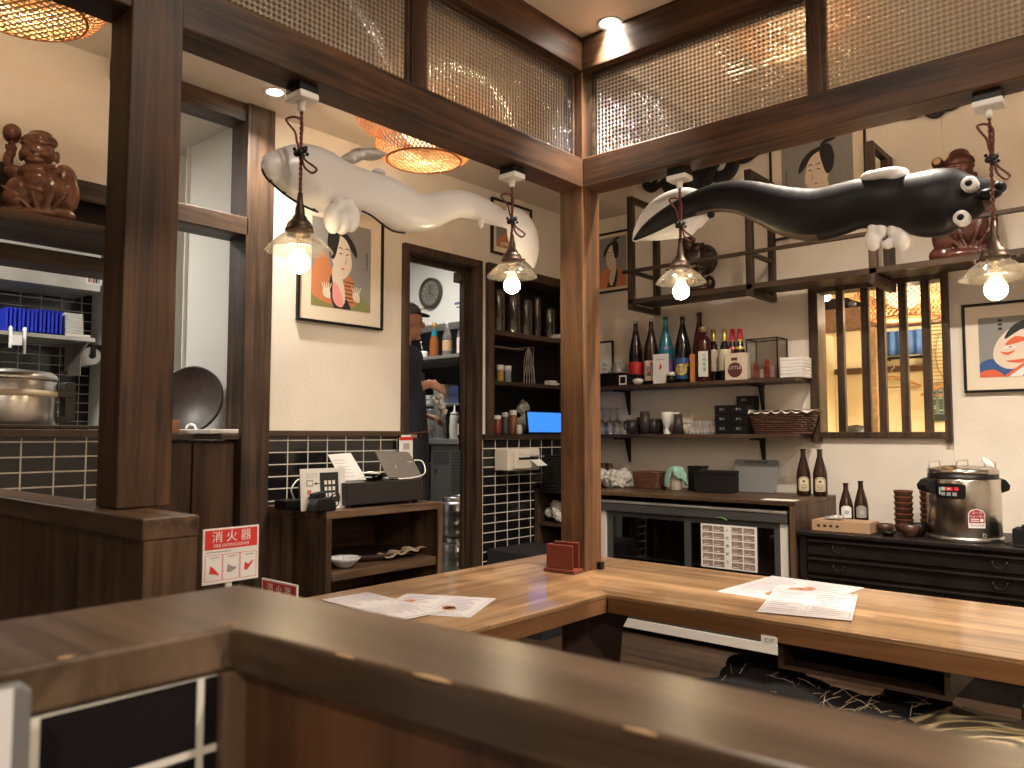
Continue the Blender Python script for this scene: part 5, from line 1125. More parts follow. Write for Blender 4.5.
# things on the counter
def FX(px, y): return ony(px, 490, y).x
mb = MB(onB(FX(596, 4.68), FZ+.001, 4.69)); mb.M = mb.M @ Matrix.Rotation(-.12, 4, 'X'); 
for i in range(4): mb.box(.02+i*.028, .044+i*.028, 0, .15, 0, .02, i % 2)
solo('slatted_board', mb, [flat('plank_dark', (.08, .035, .02), .5), flat('plank_tan', (.3, .17, .09), .5)], 'small slatted wooden board leaning on the wall beside the corner post', 'board')
mb = MB(); random.seed(3)
for i in range(26): mb.ell((FX(612, 4.45)+random.uniform(-.08, .09), 4.45+random.uniform(-.05, .05), FZ+.045+random.uniform(-.01, .05)*(1-abs(i-13)/26)), (random.uniform(.04, .07), .045, random.uniform(.02, .035)), seg=8, rings=6, R=Rx(random.random()) @ Ry(random.random()*2))
for v in mb.v: v.z = max(v.z, FZ+.001)
solo('plastic_bag', mb, flat('milky_film', (.62, .60, .57), .2, noise=.15, nscale=50, bump=.5), 'crumpled milky plastic bag on the counter by the corner post', 'bag', mods=BAG(.005))
p = (FX(622, 4.58), 4.58); mb = MB()
for i in range(12): mb.ell((p[0]+random.uniform(-.05, .05), p[1]+random.uniform(-.03, .03), FZ+.04+random.uniform(0, .10)), (random.uniform(.012, .03), .03, random.uniform(.01, .03)), seg=7, rings=5, R=Ry(random.random()*3))
solo('clear_bag', mb, thin_glass('film_glass', (.92, .9, .87), .2, .25, (.6, .5, .4)), 'standing crumpled clear bag behind the milky one', 'bag', mods=REM(.006, 0))
x0 = FX(633, 4.5); x1 = FX(658, 4.5)
t = T('woven_box', 'brown woven rattan box on the fridge counter', 'basket', ((x0+x1)/2, 4.56, FZ)); WB = flat('rattan_brown', (.14, .06, .03), .5, noise=.5, nscale=60)
basket(t, (x0+x1)/2, 4.56, FZ+.001, (x1-x0)/2, (x1-x0)/2+.005, .06, .063, .105, 9, 9, WB)
x = FX(676, 4.50)
t = T('canister', 'beige canister under the green cloth', 'canister', (x, 4.50, FZ)); t.part('body', MB().lathe([(.036, 0), (.038, .005), (.038, .125), (.03, .135)], (x, 4.50, FZ+.001), 24), flat('beige_canister', (.5, .44, .36), .45))
mb = MB(); seg = 40; vs = []; L = 9
for k in range(L):
    f = k/(L-1)
    for i in range(seg):
        a = 2*PI*i/seg; r = .002+.062*min(1, f*1.6)**.8+.010*f*math.sin(5*a+1)+.006*f*math.sin(9*a); dr = max(0, f-.35)*(.10+.045*math.sin(2*a+.6)+.02*math.sin(5*a))
        vs.append((x+r*math.cos(a), 4.50+r*.85*math.sin(a), FZ+.150-.012*f-dr*1.15+.01*math.sin(3*a)*f))
fs = [(k*seg+i, k*seg+(i+1) % seg, (k+1)*seg+(i+1) % seg, (k+1)*seg+i) for k in range(L-1) for i in range(seg)]
solo('green_cloth', MB().add(vs, fs, 0, True), flat('mint_cloth', (.32, .56, .47), .9, noise=.1, bump=.3), 'mint green cloth draped over the beige canister', 'cloth', mods=[('SOLIDIFY', dict(thickness=.0025)), ('SUBSURF', dict(levels=1, render_levels=1))])
carb = flat('charcoal_box', (.014, .013, .014), .7, spec=.2)
def bx(name, lab, pa, pb, pyt, y, d, mats, cat='box', bev=.003):
    x0 = FX(pa, y); x1 = FX(pb, y); zt = ony((pa+pb)/2, pyt, y).z
    t = T(name, lab, cat, ((x0+x1)/2, y+d/2, FZ)); t.part('body', MB().box(x0, x1, y, y+d, FZ+.001, zt-.02), mats, bev); t.part('lid', MB().box(x0-.003, x1+.003, y-.003, y+d+.003, zt-.019, zt), mats, bev); return t
bx('black_box', 'upright black box right of the green cloth', 688, 701, 466, 4.56, .1, BLACK)
bx('charcoal_box', 'charcoal rectangular lidded box on the fridge counter', 694, 728, 471, 4.42, .15, carb)
x0 = FX(731, 4.62); x1 = FX(776, 4.62); Mt = frameM((x0, 4.62, FZ+.002), (1, 0, 0), (0, .28, 1)); w_ = x1-x0; h_ = .205
t = T('grey_board', 'grey rounded plastic board with a slot handle leaning on the wall', 'cutting board', (x0+w_/2, 4.62, FZ))
t.part('board', MB(Mt).poly([(.012, 0), (w_-.012, 0), (w_, .012), (w_, h_-.012), (w_-.012, h_), (.012, h_), (0, h_-.012), (0, .012)], -.008, 0), flat('slate_plastic', (.20, .20, .205), .5), .002)
t.part('slot', MB(Mt).box(w_*.25, w_*.75, h_-.022, h_-.012, 0, .0008), flat('slot_dark', (.06, .06, .065), .6)); t.part('hole', MB(Mt).cyl((w_-.018, h_-.016, 0), .004, .0008, 0, 12), flat('slot_dark', (.06, .06, .065), .6))
# beer bottles
LABC = flat('beer_label_cream', (.72, .62, .42), .5)
def beer(label, x, y, z, H=.268, R=.040):
    t = bottle('beer_bottle', label, 'beer bottle', x, y, z, H, R, BG, None, BG, neck=.0145, sh=(.48, .78), capc=(.965, 1))
    def lb(m):
        o = [(-.024, -.040), (.024, -.040), (.029, -.030), (.029, .026), (.022, .036), (.010, .042), (-.010, .042), (-.022, .036), (-.029, .026), (-.029, -.030)]
        m.poly(o, 0, .0006, 0); m.poly([(a*.88, b*.9) for a, b in o], .0006, .0009, 1); m.poly([(a*.80, b*.84) for a, b in o], .0009, .0012, 0)
        m.poly([(math.cos(PI/2+i*PI/5)*(.011 if i % 2 == 0 else .0045), .016+math.sin(PI/2+i*PI/5)*(.011 if i % 2 == 0 else .0045)) for i in range(10)], .0012, .0015, 1)
        m.text('LAGER', .012, 0, -.006, .0013, 1); m.box(-.017, .017, -.020, -.016, .0012, .0015, 1); m.box(-.014, .014, -.028, -.025, .0012, .0015, 1)
    decal(t, 'label', x, y, z+.068, R+.0005, lb, [LABC, INK], 'cream oval label with a star'); return t
for px, lab in ((804, 'brown beer bottle with a star label, left of the two on the fridge counter'), (820.5, 'brown beer bottle with a star label, right of the two on the fridge counter')):
    p = ony(px, 493, 4.60); beer(lab, p.x, 4.60, FZ)
a = ony(772, 500, 4.2); solo('paper_sheet', MB(Matrix.Translation((a.x+.05, 4.19, FZ+.0005)) @ Rz(.1).to_4x4()).box(-.09, .09, -.05, .05, 0, .001), PAPER, 'white paper lying at the front right corner of the fridge counter', 'paper')
# ================================================================ DRAWER CHEST
DZ = .70; gx0, gy = onz(799, 531, DZ).x, 4.125; gx1 = onz(1024, 549, DZ).x+.12
LQ = flat('black_stained_wood', (.010, .007, .006), .45, noise=.5, nscale=9, bump=.1, spec=.3)
gx1 = -.50
t = T('drawer_chest', 'low black lacquered chest with flat drawers and ring pulls', 'chest of drawers', ((gx0+gx1)/2, 4.4, 0))
t.part('case', MB().box(gx0, gx1, gy+.02, YB-.005, .0, DZ-.02).box(gx0-.0, gx0+.035, gy, gy+.03, 0, DZ-.02).box(gx1-.035, gx1, gy, gy+.03, 0, DZ-.02), LQ, .002)
t.part('top', MB().box(gx0-.012, gx1+.012, gy-.012, YB-.004, DZ-.02, DZ), LQ, .003)
for i in range(6):
    zt = DZ-.038-i*.092; d_ = t.part('drawer', MB().box(gx0+.04, gx1-.04, gy+.004, gy+.022, zt-.076, zt).box(gx0+.04, gx1-.04, gy-.008, gy+.006, zt-.012, zt), LQ, .002)
    for xx in (gx0+.2, gx1-.2):
        q = [(xx+.028*math.cos(PI+PI*k/12), gy-.006-.004*math.sin(PI*k/12), zt-.03+.026*math.sin(PI+PI*k/12)) for k in range(13)]
        t.part('ring_pull', MB().tube(q, .0028, 6).ell((xx-.028, gy-.002, zt-.03), .005, seg=8, rings=6).ell((xx+.028, gy-.002, zt-.03), .005, seg=8, rings=6), IRON, under=d_)
def onD_(px, py): return onz(px, py, DZ)
a = onD_(812, 535); b_ = onD_(855, 538); 
x0, x1 = ony(812, 530, 4.21).x, ony(879, 530, 4.21).x
mb = MB().box(x0, x1-.045, 4.21, 4.37, DZ+.001, DZ+.055, 0); mb.M = onB(x0, DZ, 4.209)
for i, s_ in enumerate('☂⌂♻▲'): mb.box(.028+.032*i, .042+.032*i, .022, .034, 0, .0008, 1)
solo('cardboard_box', mb, [flat('kraft_cardboard', (.42, .27, .16), .7), INK], 'flat kraft cardboard box with care marks on the black chest', 'box', bevel=.002)
mb = MB(); 
for i in range(9): mb.ell((x0+.10+random.uniform(-.04, .05), 4.27+random.uniform(-.03, .04), DZ+.062+random.uniform(0, .012)), (.022, .018, .007), seg=8, rings=5, R=Ry(random.uniform(-.5, .5)) @ Rz(random.random()*3))
solo('wrapped_packets', mb, flat('silver_film', (.55, .55, .56), .25, .4, noise=.3, nscale=60), 'heap of shiny wrapped packets on the cardboard box', 'packets', mods=REM(.004, 0))
def beer2(px, top, yy, lab, wl):
    p = ony(px, 500, yy); H = ony(px, top, yy).z-DZ; t = bottle('beer_bottle', lab, 'beer bottle', p.x, yy, DZ, H, .037, BG, None, BG, neck=.0135, sh=(.48, .78), capc=(.965, 1))
    decal(t, 'label', p.x, yy, DZ+.085, .0375, lambda m: (m.poly([(-.026, -.035), (.026, -.035), (.026, .02), (.012, .03), (-.012, .03), (-.026, .02)], 0, .0006, 0), disc(m, .002, -.005, .012, 1, .0006, .001)), [PAPER if wl else flat('grey_label', (.35, .33, .3), .5), LGREY])
beer2(846, 483, 4.50, 'brown beer bottle with a white label behind the cardboard box', 1); beer2(861, 481, 4.56, 'brown beer bottle behind the cardboard box, right of the white-labelled one', 0)
# stacked wooden cups
CUPW = flat('dark_wood_cup', (.07, .03, .018), .35, noise=.3, nscale=20)
def masu():
    t = T('stacking_bowl', '', 'bowl', (0, 0, 0), 'dark wooden bowls in the two stacks beside the soup warmer')
    t.part('bowl', MB().lathe([(.040, 0), (.041, .006), (.047, .024), (.047, .03), (.043, .03), (.040, .008), (.0001, .006)], (0, 0, 0), 24), CUPW); t.part('rim', MB().lathe([(.0472, .0245), (.0478, .027), (.0472, .0305)], (0, 0, 0), 24, cap=False), flat('red_brown_rim', (.22, .07, .04), .3)); return t
mm = masu(); k_ = 0; lab = 'dark wooden bowl in a tall stack beside the soup warmer'
for px, yy, n, z0 in ((904, 4.52, 7, 0), (930, 4.58, 8, 0)):
    x = ony(px, 520, yy).x
    for i in range(n):
        pos = (x, yy, DZ+.001+.0295*i)
        if k_ == 0: mm.put(pos); mm.e['label'] = lab
        else: dup(mm, pos, 0, lab)
        k_ += 1
def bowl(px, yy, r, h, lab, mat=CUPW):
    x = ony(px, 530, yy).x; t = T('wooden_bowl', lab, 'bowl', (x, yy, DZ)); t.part('body', MB().lathe([(r*.6, 0), (r*.62, .006), (r*.9, h*.4), (r, h), (r*.93, h), (r*.8, h*.4), (.0001, .01)], (x, yy, DZ+.001), 26), mat); return t
bowl(885, 4.34, .042, .045, 'dark round bowl left of the bowl stack, next to the cardboard box'); bowl(888, 4.22, .036, .022, 'small shallow dark saucer at the chest front', BLACK)
bowl(910, 4.26, .045, .06, 'reddish dark wooden cup in front of the bowl stack'); bowl(918, 4.31, .045, .062, 'dark wooden cup between the bowl stack and the soup warmer', BLACK)
# soup warmer
wx = ony(965, 540, 4.33).x; wy = 4.33; wr = .158; wz = DZ
t = T('soup_warmer', 'stainless electric soup warmer with a black control panel and red sticker', 'soup warmer', (wx, wy, wz))
t.part('body', MB().lathe([(wr*.96, .004), (wr, .012), (wr, .285), (wr*.985, .292)], (wx, wy, wz), 56), flat('warmer_steel', (.58, .54, .49), .22, 1, noise=.35, nscale=4))
t.part('base_ring', MB().lathe([(wr*.9, 0), (wr*1.03, .0), (wr*1.03, .02), (wr, .022)], (wx, wy, wz), 56), STEEL)
t.part('collar', MB().lathe([(wr*.985, .292), (wr*.96, .298), (wr*.96, .315), (wr*.9, .316)], (wx, wy, wz), 56), BLACK)
t.part('lid', MB().lathe([(wr*.95, .314), (wr*.97, .318), (wr*.97, .334), (wr*.92, .338), (wr*.5, .352), (.0001, .356)], (wx, wy, wz), 56), flat('lid_steel', (.5, .47, .43), .2, 1))
for s_ in (1, -1):
    Ux = RV*s_; pc_ = Vector((wx, wy, wz+.255))+Ux*(wr+.018)
    t.part('side_handle', MB().poly([(0, 0)]*0 or [(0, 0), (1, 0), (1, 1)], 0, .0001) if 0 else MB(frameM(Vector((wx, wy, wz+.255))+Ux*(wr-.004), Ux, (0, 0, 1))).poly([(0, -.035), (.045, -.02), (.05, .005), (.03, .03), (0, .04)], -.045, .045), DARK, .006)
    a_ = Vector((wx, wy, wz))+Ux*(wr*.9)
    q = [a_+Ux*.012+FV*.035+Vector((0, 0, .31)), a_+Ux*.0+FV*.035+Vector((0, 0, .37)), a_-Ux*.0-FV*.035+Vector((0, 0, .37)), a_+Ux*.012-FV*.035+Vector((0, 0, .31))]
    q2 = [a_+Ux*.018+Vector((0, 0, .285)), a_+Ux*.02+Vector((0, 0, .37)), a_-Ux*.03+Vector((0, 0, .375)), a_-Ux*.035+Vector((0, 0, .335))]
    t.part('wire_handle', MB().tube(q2, .0032, 6), STEEL)
t.part('lid_knob', MB().tube([Vector((wx, wy, wz+.354))-RV*.028, Vector((wx, wy, wz+.378))-RV*.026, Vector((wx, wy, wz+.378))+RV*.026, Vector((wx, wy, wz+.354))+RV*.028], .004, 6), STEEL)
def pan(m):
    m.poly([(-.062, -.032), (.058, -.034), (.064, -.026), (.066, .028), (.058, .036), (-.06, .036), (-.066, .028), (-.068, -.024)], 0, .003, 0)
    for i, (u, v, c) in enumerate(((-.03, .012, 2), (-.012, .012, 1), (.004, .012, 1), (.028, .013, 1), (-.03, -.012, 3), (-.005, -.012, 3), (.02, -.012, 3))): m.box(u-.009, u+.009, v-.008, v+.008, .003, .0036, c)
    m.box(-.05, -.043, -.015, .018, .003, .0036, 2); m.text('88', .013, -.004, .012, .0037, 4)
def shift(du, fn): 
    def g(m):
        n0 = len(m.v); fn(m)
    return g
Dw = Vector((-wx, -wy, 0)).normalized(); Uw = Vector((-Dw.y, Dw.x, 0))
def wdecal(name, u0, z, fn, mats, label=None):
    mb = MB(); fn(mb); hsplit(mb, [k*.02 for k in range(-5, 6)])
    vs = []
    for v in mb.v:
        a = (v.x+u0)/wr; r = wr+v.z+.0005; vs.append(Vector((wx, wy, wz+z+v.y))+Dw*(r*math.cos(a))+Uw*(r*math.sin(a)))
    mb.v = vs; t.part(name, mb, mats, label=label)
wdecal('control_panel', -.055, .235, pan, [BLACK, flat('red_button', (.65, .03, .06), .4), flat('mint_button', (.45, .6, .55), .4), flat('grey_button', (.3, .33, .33), .4), PAPER], 'black control panel with red and green buttons')
def stk(m):
    m.poly([(-.036, -.045), (.036, -.045), (.036, .02), (.026, .036), (0, .044), (-.026, .036), (-.036, .02)], 0, .0008, 0); m.poly([(-.033, -.022), (.033, -.022), (.033, .019), (.024, .033), (0, .041), (-.024, .033), (-.033, .019)], .0008, .0012, 1)
    m.text('スープ', .015, 0, .024, .0013, 0); m.text('ウォーマー', .0135, 0, .008, .0013, 0); m.box(-.026, .008, -.006, -.002, .0012, .0016, 0); m.box(-.026, .008, -.015, -.011, .0012, .0016, 0); disc(m, .02, -.009, .008, 0, .0012, .0016); m.text('TH-CU120', .013, 0, -.033, .001, 2)
wdecal('sticker', .052, .115, stk, [PAPER, flat('maroon_sticker', (.33, .03, .04), .4), INK], 'maroon and white arched sticker')
wdecal('drain_plug', .083, .035, lambda m: (disc(m, 0, 0, .010, 0, 0, .003), disc(m, 0, 0, .005, 1, .003, .004)), [STEEL, DARK])
q = Vector((wx, wy, wz+.352))+RV*.10; solo('ladle_rest', MB().lathe([(.0001, 0), (.03, .002), (.034, .02), (.031, .02), (.027, .004), (.0001, .003)], q-FV*.02+Vector((0, 0, .008)), 20, 0, R=Ry(.9)), MILK, 'small white dish tilted against the handle on the soup warmer lid', 'dish')
x = ony(1022, 535, 4.3).x
t = T('black_appliance', 'black plug box cut by the right edge, beside the soup warmer', 'appliance', (x, 4.3, DZ)); t.part('body', MB().box(x-.03, x+.09, 4.24, 4.36, DZ+.001, DZ+.075), DARK, .006); t.part('knob', MB().ell((x+.015, 4.28, DZ+.08), .014), BLACK)
t.part('cable', MB().tube(cr([(x-.03, 4.25, DZ+.01), (x-.06, 4.22, DZ+.006), (x-.02, 4.19, DZ+.006), (x+.05, 4.2, DZ+.006)], 5, False), .0035, 6), BLACK)
# ================================================================ PEOPLE
SKIN = flat('skin', (.50, .26, .17), .5, noise=.08, nscale=20); HAIR = flat('black_hair', (.012, .010, .009), .5); NAVY = flat('navy_workwear', (.018, .022, .036), .85, noise=.25, bump=.2)
def person(label, D, px, head_py, floor, turn, pose, name='person'):
    """standing/sitting body; local frame: +X forward (where the face looks), +Z up"""
    pass
# cook: local frame origin at feet, F = facing direction (to the right in the view, slightly away)
hc = ond(407, 322, 5.0); KF = .25; Fd = (RV*.9+FV*.45).normalized(); Sd = Vector((-Fd.y, Fd.x, 0))   # Sd = his left (away from the viewer)
O = Vector((hc.x, hc.y, 0)); zh = hc.z
def J(f, s, z): return O+Fd*f+Sd*s+Vector((0, 0, z))
def sym(fn):
    for s in (1, -1): fn(s)
t = T('person', 'cook in a black cap and navy workwear reaching forward, behind the doorway', 'person', (O.x, O.y, KF))
hd = zh
neckz = hd-.145; sh = neckz-.06; hip = .25+.93
b = MB()
RF = Matrix(((Fd.x, Sd.x, 0), (Fd.y, Sd.y, 0), (0, 0, 1)))
b.ell(J(0, 0, hd+.015), (.098, .077, .105), R=RF); b.ell(J(.03, 0, hd-.055), (.062, .058, .062), R=RF); b.ell(J(.105, 0, hd-.015), (.018, .014, .022), R=RF); b.ell(J(.085, 0, hd-.058), (.02, .025, .008), R=RF); b.ell(J(.084, 0, hd-.068), (.018, .022, .007), R=RF); b.ell(J(.072, 0, hd-.1), (.022, .022, .016), R=RF); b.ell(J(.082, 0, hd+.022), (.02, .045, .012), R=RF)
sym(lambda s: b.ell(J(-.008, s*.078, hd-.01), (.02, .012, .034), R=RF))
caps(b, J(-.02, 0, hd-.07), J(-.035, 0, neckz-.05), .052, .058)
caps(b, J(-.03, -.12, sh-.03), J(-.03, .12, sh-.03), .07, .07); caps(b, J(-.03, 0, sh-.08), J(-.03, 0, hip+.1), .12, .11); 
for s in (1, -1): caps(b, J(-.03, s*.06, sh-.1), J(-.02, s*.05, hip+.02), .09, .10)
for s in (1, -1):
    caps(b, J(-.02, s*.09, hip), J(.03, s*.10, KF+.50), .082, .055); caps(b, J(.03, s*.10, KF+.50), J(-.01, s*.10, KF+.09), .055, .04); caps(b, J(-.02, s*.10, KF+.035), J(.13, s*.105, KF+.03), .035, .03)
# arms: near (right) arm bent with the forearm forward; far arm likewise
hand = ond(438, 384, 5.02); elb = ond(407, 391, 4.86); wr_ = hand-Fd*.06
shr = J(-.03, -.18, sh-.04); caps(b, shr, elb, .055, .042); caps(b, elb, wr_, .042, .026)
elb2 = J(.02, .215, sh-.29); wr2 = J(.17, .14, sh-.38); caps(b, J(-.03, .18, sh-.04), elb2, .055, .042); caps(b, elb2, wr2, .042, .026)
def handm(b, w, d, up, side):
    """palm, four unequal bent fingers and a side thumb; d = pointing direction, up = back of hand, side = towards the thumb"""
    d = d.normalized(); side = (side-d*side.dot(d)).normalized(); up = d.cross(side).normalized()*(1 if d.cross(side).dot(up) > 0 else -1)
    for k in range(4): caps(b, w+side*(.026-.017*k)*.8, w+d*.075+side*(.026-.017*k), .015, .013)
    for k, L_ in enumerate((.070, .080, .074, .058)):
        a = w+d*.08+side*(.029-.019*k); m_ = a+d*L_*.5-up*.012; e = m_+d*L_*.22-up*L_*.42
        caps(b, a, m_, .0098, .009); caps(b, m_, e, .009, .0078)
    a = w+d*.025+side*.034; m_ = a+side*.026+d*.022-up*.006; e = m_+d*.03-up*.018-side*.004; caps(b, a, m_, .012, .0105); caps(b, m_, e, .0105, .009)
handm(b, wr_, Fd-Vector((0, 0, .35)), Vector((0, 0, 1)), -FV*.2+Vector((0, 0, .5))+Sd*.6)
handm(b, wr2, Fd*1.0+Vector((0, 0, -.2)), Vector((0, 0, 1)), -Sd)
t.part('body', b, SKIN, mods=REM(.0055, 3))
c = MB(); c.ell(J(-.012, 0, hd+.055), (.104, .086, .075), R=RF); cp = MB()
t.part('hair', MB().ell(J(-.045, 0, hd-.005), (.068, .080, .085), R=RF), HAIR)
cp.lathe([(.0001, .082), (.05, .077), (.082, .055), (.098, .02), (.101, 0), (.098, 0), (.0001, .004)], J(-.008, 0, hd+.045), 28, R=RF, sy=.86)
cp.add([tuple(J(.07+.0*i, 0, 0)) for i in range(0)], [])
brim = [( .06, -.066), (.11, -.055), (.145, -.025), (.152, 0), (.145, .025), (.11, .055), (.06, .066)]
cp.M = Matrix(((Fd.x, Sd.x, 0, O.x), (Fd.y, Sd.y, 0, O.y), (-.12, 0, 1, hd+.062), (0, 0, 0, 1))); cp.poly(brim, -.004, .004)
t.part('cap', cp, flat('black_cap', (.015, .015, .017), .8), .002)
t.part('cap_mesh', MB().lathe([(.103, .0), (.1015, .03), (.09, .05)], J(-.014, 0, hd+.045), 28, R=RF, sy=.86, cap=False), flat('grey_mesh', (.09, .09, .09), .9))
for s in (1, -1): t.part('eye', MB().ell(J(.083, s*.03, hd+.004), (.008, .013, .006), R=RF), flat('eye_dark', (.03, .02, .02), .3))
# shirt over the torso and upper arms
s_ = MB(); caps(s_, J(-.03, -.12, sh-.035), J(-.03, .12, sh-.035), .082, .082); caps(s_, J(-.03, 0, sh-.08), J(-.03, 0, hip+.02), .13, .125)
for s in (1, -1): caps(s_, J(-.03, s*.06, sh-.1), J(-.02, s*.055, hip-.04), .102, .115)
caps(s_, shr, elb, .072, .064); caps(s_, elb, elb.lerp(wr_, .32), .062, .056); caps(s_, J(-.03, .18, sh-.04), elb2, .070, .06); caps(s_, elb2, elb2.lerp(wr2, .3), .06, .053)
t.part('shirt', s_, NAVY, mods=REM(.008, 3))
q = MB()
for s in (1, -1): caps(q, J(-.02, s*.09, hip-.05), J(.03, s*.10, KF+.50), .10, .075); caps(q, J(.03, s*.10, KF+.50), J(-.01, s*.10, KF+.10), .075, .062)
t.part('trousers', q, flat('dark_trousers', (.018, .022, .032), .9, noise=.2), mods=REM(.009, 3))
ap = MB(); seg = 20
for k, (z, r) in enumerate(((sh-.10, .125), (hip+.12, .145), (hip-.02, .158), (hip-.35, .15))):
    pass
vs = []; fs = []; zz = (sh-.12, hip+.15, hip-.02, hip-.3, hip-.45)
for k, z in enumerate(zz):
    for i in range(seg+1):
        a = -1.25+2.5*i/seg; r = (.145, .155, .17, .175, .18)[k]; vs.append(J(-.02+r*math.cos(a)*.92, r*math.sin(a)*(.6 if k == 0 else 1.0), z))
fs = [(k*(seg+1)+i, k*(seg+1)+i+1, (k+1)*(seg+1)+i+1, (k+1)*(seg+1)+i) for k in range(4) for i in range(seg)]
t.part('apron', MB().add(vs, fs, 0, True), flat('black_apron', (.012, .012, .016), .8), mods=[('SOLIDIFY', dict(thickness=.003))])
t.part('belt', MB().tube([J(-.02+.168*math.cos(a*PI/16), .165*math.sin(a*PI/16), hip+.03+.012*math.cos(a*PI/16)) for a in range(32)], .012, 6, closed=True, flat_=.4), flat('brown_belt', (.16, .05, .03), .5))
t.part('shoe', MB().ell(J(.05, .105, KF+.04), (.14, .05, .04), R=RF), BLACK); t.part('shoe', MB().ell(J(.05, -.10, KF+.04), (.14, .05, .04), R=RF), BLACK)
wp = hand+Fd*.02-Vector((0, 0, .06)); mb = MB()
for i in range(7): mb.ell(wp+Vector((random.uniform(-.03, .03), random.uniform(-.02, .02), -.02-.018*i)), (.03, .02, .022), seg=8, rings=6, R=Rx(random.random()))
solo('wiping_cloth', mb, flat('white_red_cloth', (.7, .62, .60), .9, bump=.3), 'white crumpled cloth held under the cook\'s hand', 'cloth', mods=BAG(.005, .02))
# ================================================================ KITCHEN THINGS BEHIND THE COOK
def KX(px, y, py=400): return ony(px, py, y).x
yk = 4.05; x0 = KX(431, yk); x1 = KX(480, yk); zt = ony(455, 439, yk).z
t = T('ice_machine', 'grey metal undercounter machine with vent slits behind the doorway', 'ice machine', ((x0+x1)/2, yk+.25, .25))
IM = flat('warm_grey_metal', (.17, .17, .165), .45, .3)
t.part('body', MB().box(x0, x1, yk, yk+.5, .25, zt-.045), IM, .006); t.part('worktop', MB().box(x0-.12, x1+.03, yk-.02, yk+.55, zt-.04, zt), HOOD, .004)
xm = KX(452, yk); vt = MB()
for i in range(26):
    z = zt-.10-i*.022; vt.box(xm+.0, x1-.05, yk-.004, yk-.001, z-.007, z)
t.part('vent_grille', vt, flat('vent_dark', (.07, .07, .07), .5), kind=None); vt = MB()
for i in range(5): vt.box(x0+.03, xm-.03, yk-.004, yk-.001, zt-.107-i*.018, zt-.100-i*.018)
vt.box(x0+.04, x0+.07, yk-.008, yk-.001, zt-.25, zt-.22); t.part('front_panel', MB().box(x0+.012, xm-.012, yk-.001, yk+.001, .4, zt-.07), IM); t.part('small_vent', vt, flat('vent_dark', (.07, .07, .07), .5))
solo('steel_cabinet', MB().box(x0-.45, x0-.13, yk-.03, yk+.4, .25, .98), flat('blue_grey_metal', (.13, .15, .17), .4, .4), 'blue-grey metal cabinet left of the vented machine, behind the till', 'cabinet', bevel=.005)
def keg(label, x, y, z, r=.15, h=.26):
    t = T('beer_keg', label, 'keg', (x, y, z))
    t.part('barrel', MB().lathe([(r*.86, 0), (r, .012), (r*1.03, .02), (r, .03), (r, h*.3), (r*1.03, h*.34), (r, h*.38), (r, h*.66), (r*1.03, h*.7), (r, h*.74), (r, h-.03), (r*.9, h-.01), (r*.4, h), (.0001, h)], (x, y, z), 36), STEEL)
    t.part('collar', MB().lathe([(r*.84, h-.02), (r*.84, h+.025), (r*.78, h+.025), (r*.78, h-.02)], (x, y, z), 30, cap=False), STEEL); t.part('valve', MB().cyl((x, y, z+h), .03, .02), BRASS); return t
kx_ = KX(458, 3.86, 520); keg('steel keg at the bottom of the pile behind the doorway', kx_, 3.86, .25, .13, .24); keg('steel keg on top of the other, behind the doorway', kx_, 3.86, .52, .13, .24)
# items on the ice machine
def stdb(name, label, cat, px, y, z, prof, mat, cap=None, capm=None, lab=None, labm=None):
    x = KX(px, y); t = T(name, label, cat, (x, y, z)); t.part('body', MB().lathe(prof, (x, y, z+.001), 24), mat)
    if cap: t.part('cap', MB().lathe(cap, (x, y, z+.001), 18), capm)
    if lab: t.part('label', MB().lathe(lab, (x, y, z+.001), 22, cap=False), labm)
    return t
CLR = thin_glass('clear_plastic2', (.93, .93, .9), .15, .12)
stdb('squeeze_bottle', 'white squeeze bottle with a nozzle on the vented machine', 'bottle', 454.5, 4.10, zt, [(.032, 0), (.034, .01), (.034, .16), (.028, .175)], flat('milky_plastic', (.66, .70, .62), .4), [(.03, .172), (.03, .19), (.008, .2), (.004, .245)], flat('milky_plastic', (.66, .70, .62), .4))
stdb('glass_canister', 'clear canister with dark contents beside the squeeze bottle', 'jar', 440, 4.12, zt, [(.045, 0), (.047, .01), (.047, .24), (.043, .25)], CLR, [(.0001, .006), (.042, .008), (.042, .13), (.0001, .13)], flat('dark_contents', (.05, .035, .025), .6))
stdb('glass_canister', 'clear canister half hidden beneath the cook\'s hand', 'jar', 431, 4.2, zt, [(.04, 0), (.042, .01), (.042, .22), (.038, .23)], CLR, [(.0001, .006), (.038, .008), (.038, .10), (.0001, .10)], flat('dark_contents', (.05, .035, .025), .6))
stdb('sauce_bottle', 'small red-labelled sauce bottle at the right of the squeeze bottle', 'bottle', 461.5, 4.08, zt, [(.026, 0), (.028, .01), (.028, .13), (.012, .18), (.012, .2)], DG, [(.014, .2), (.014, .225), (.01, .227)], REDC, [(.0285, .03), (.0285, .11)], PKL)
mb = MB().box(KX(448, 4.2), KX(462, 4.2), 4.16, 4.45, zt+.27, zt+.52); t = T('coffee_machine', 'black hanging tap unit behind the cook\'s hand', 'appliance', (KX(456, 4.25), 4.3, zt)); t.part('body', MB().box(KX(446, 4.3), KX(466, 4.3), 4.3, 4.5, zt+.001, zs-.39), BLACK, .01); t.part('tap', MB().tube([(KX(462, 4.25), 4.3, zt+.14), (KX(462, 4.25), 4.22, zt+.14), (KX(462, 4.22), 4.2, zt+.10)], .014, 8), WHITE); t.part('grey_panel', MB().box(KX(450, 4.3), KX(458, 4.3), 4.29, 4.302, zt+.04, zt+.12), LGREY, .003)
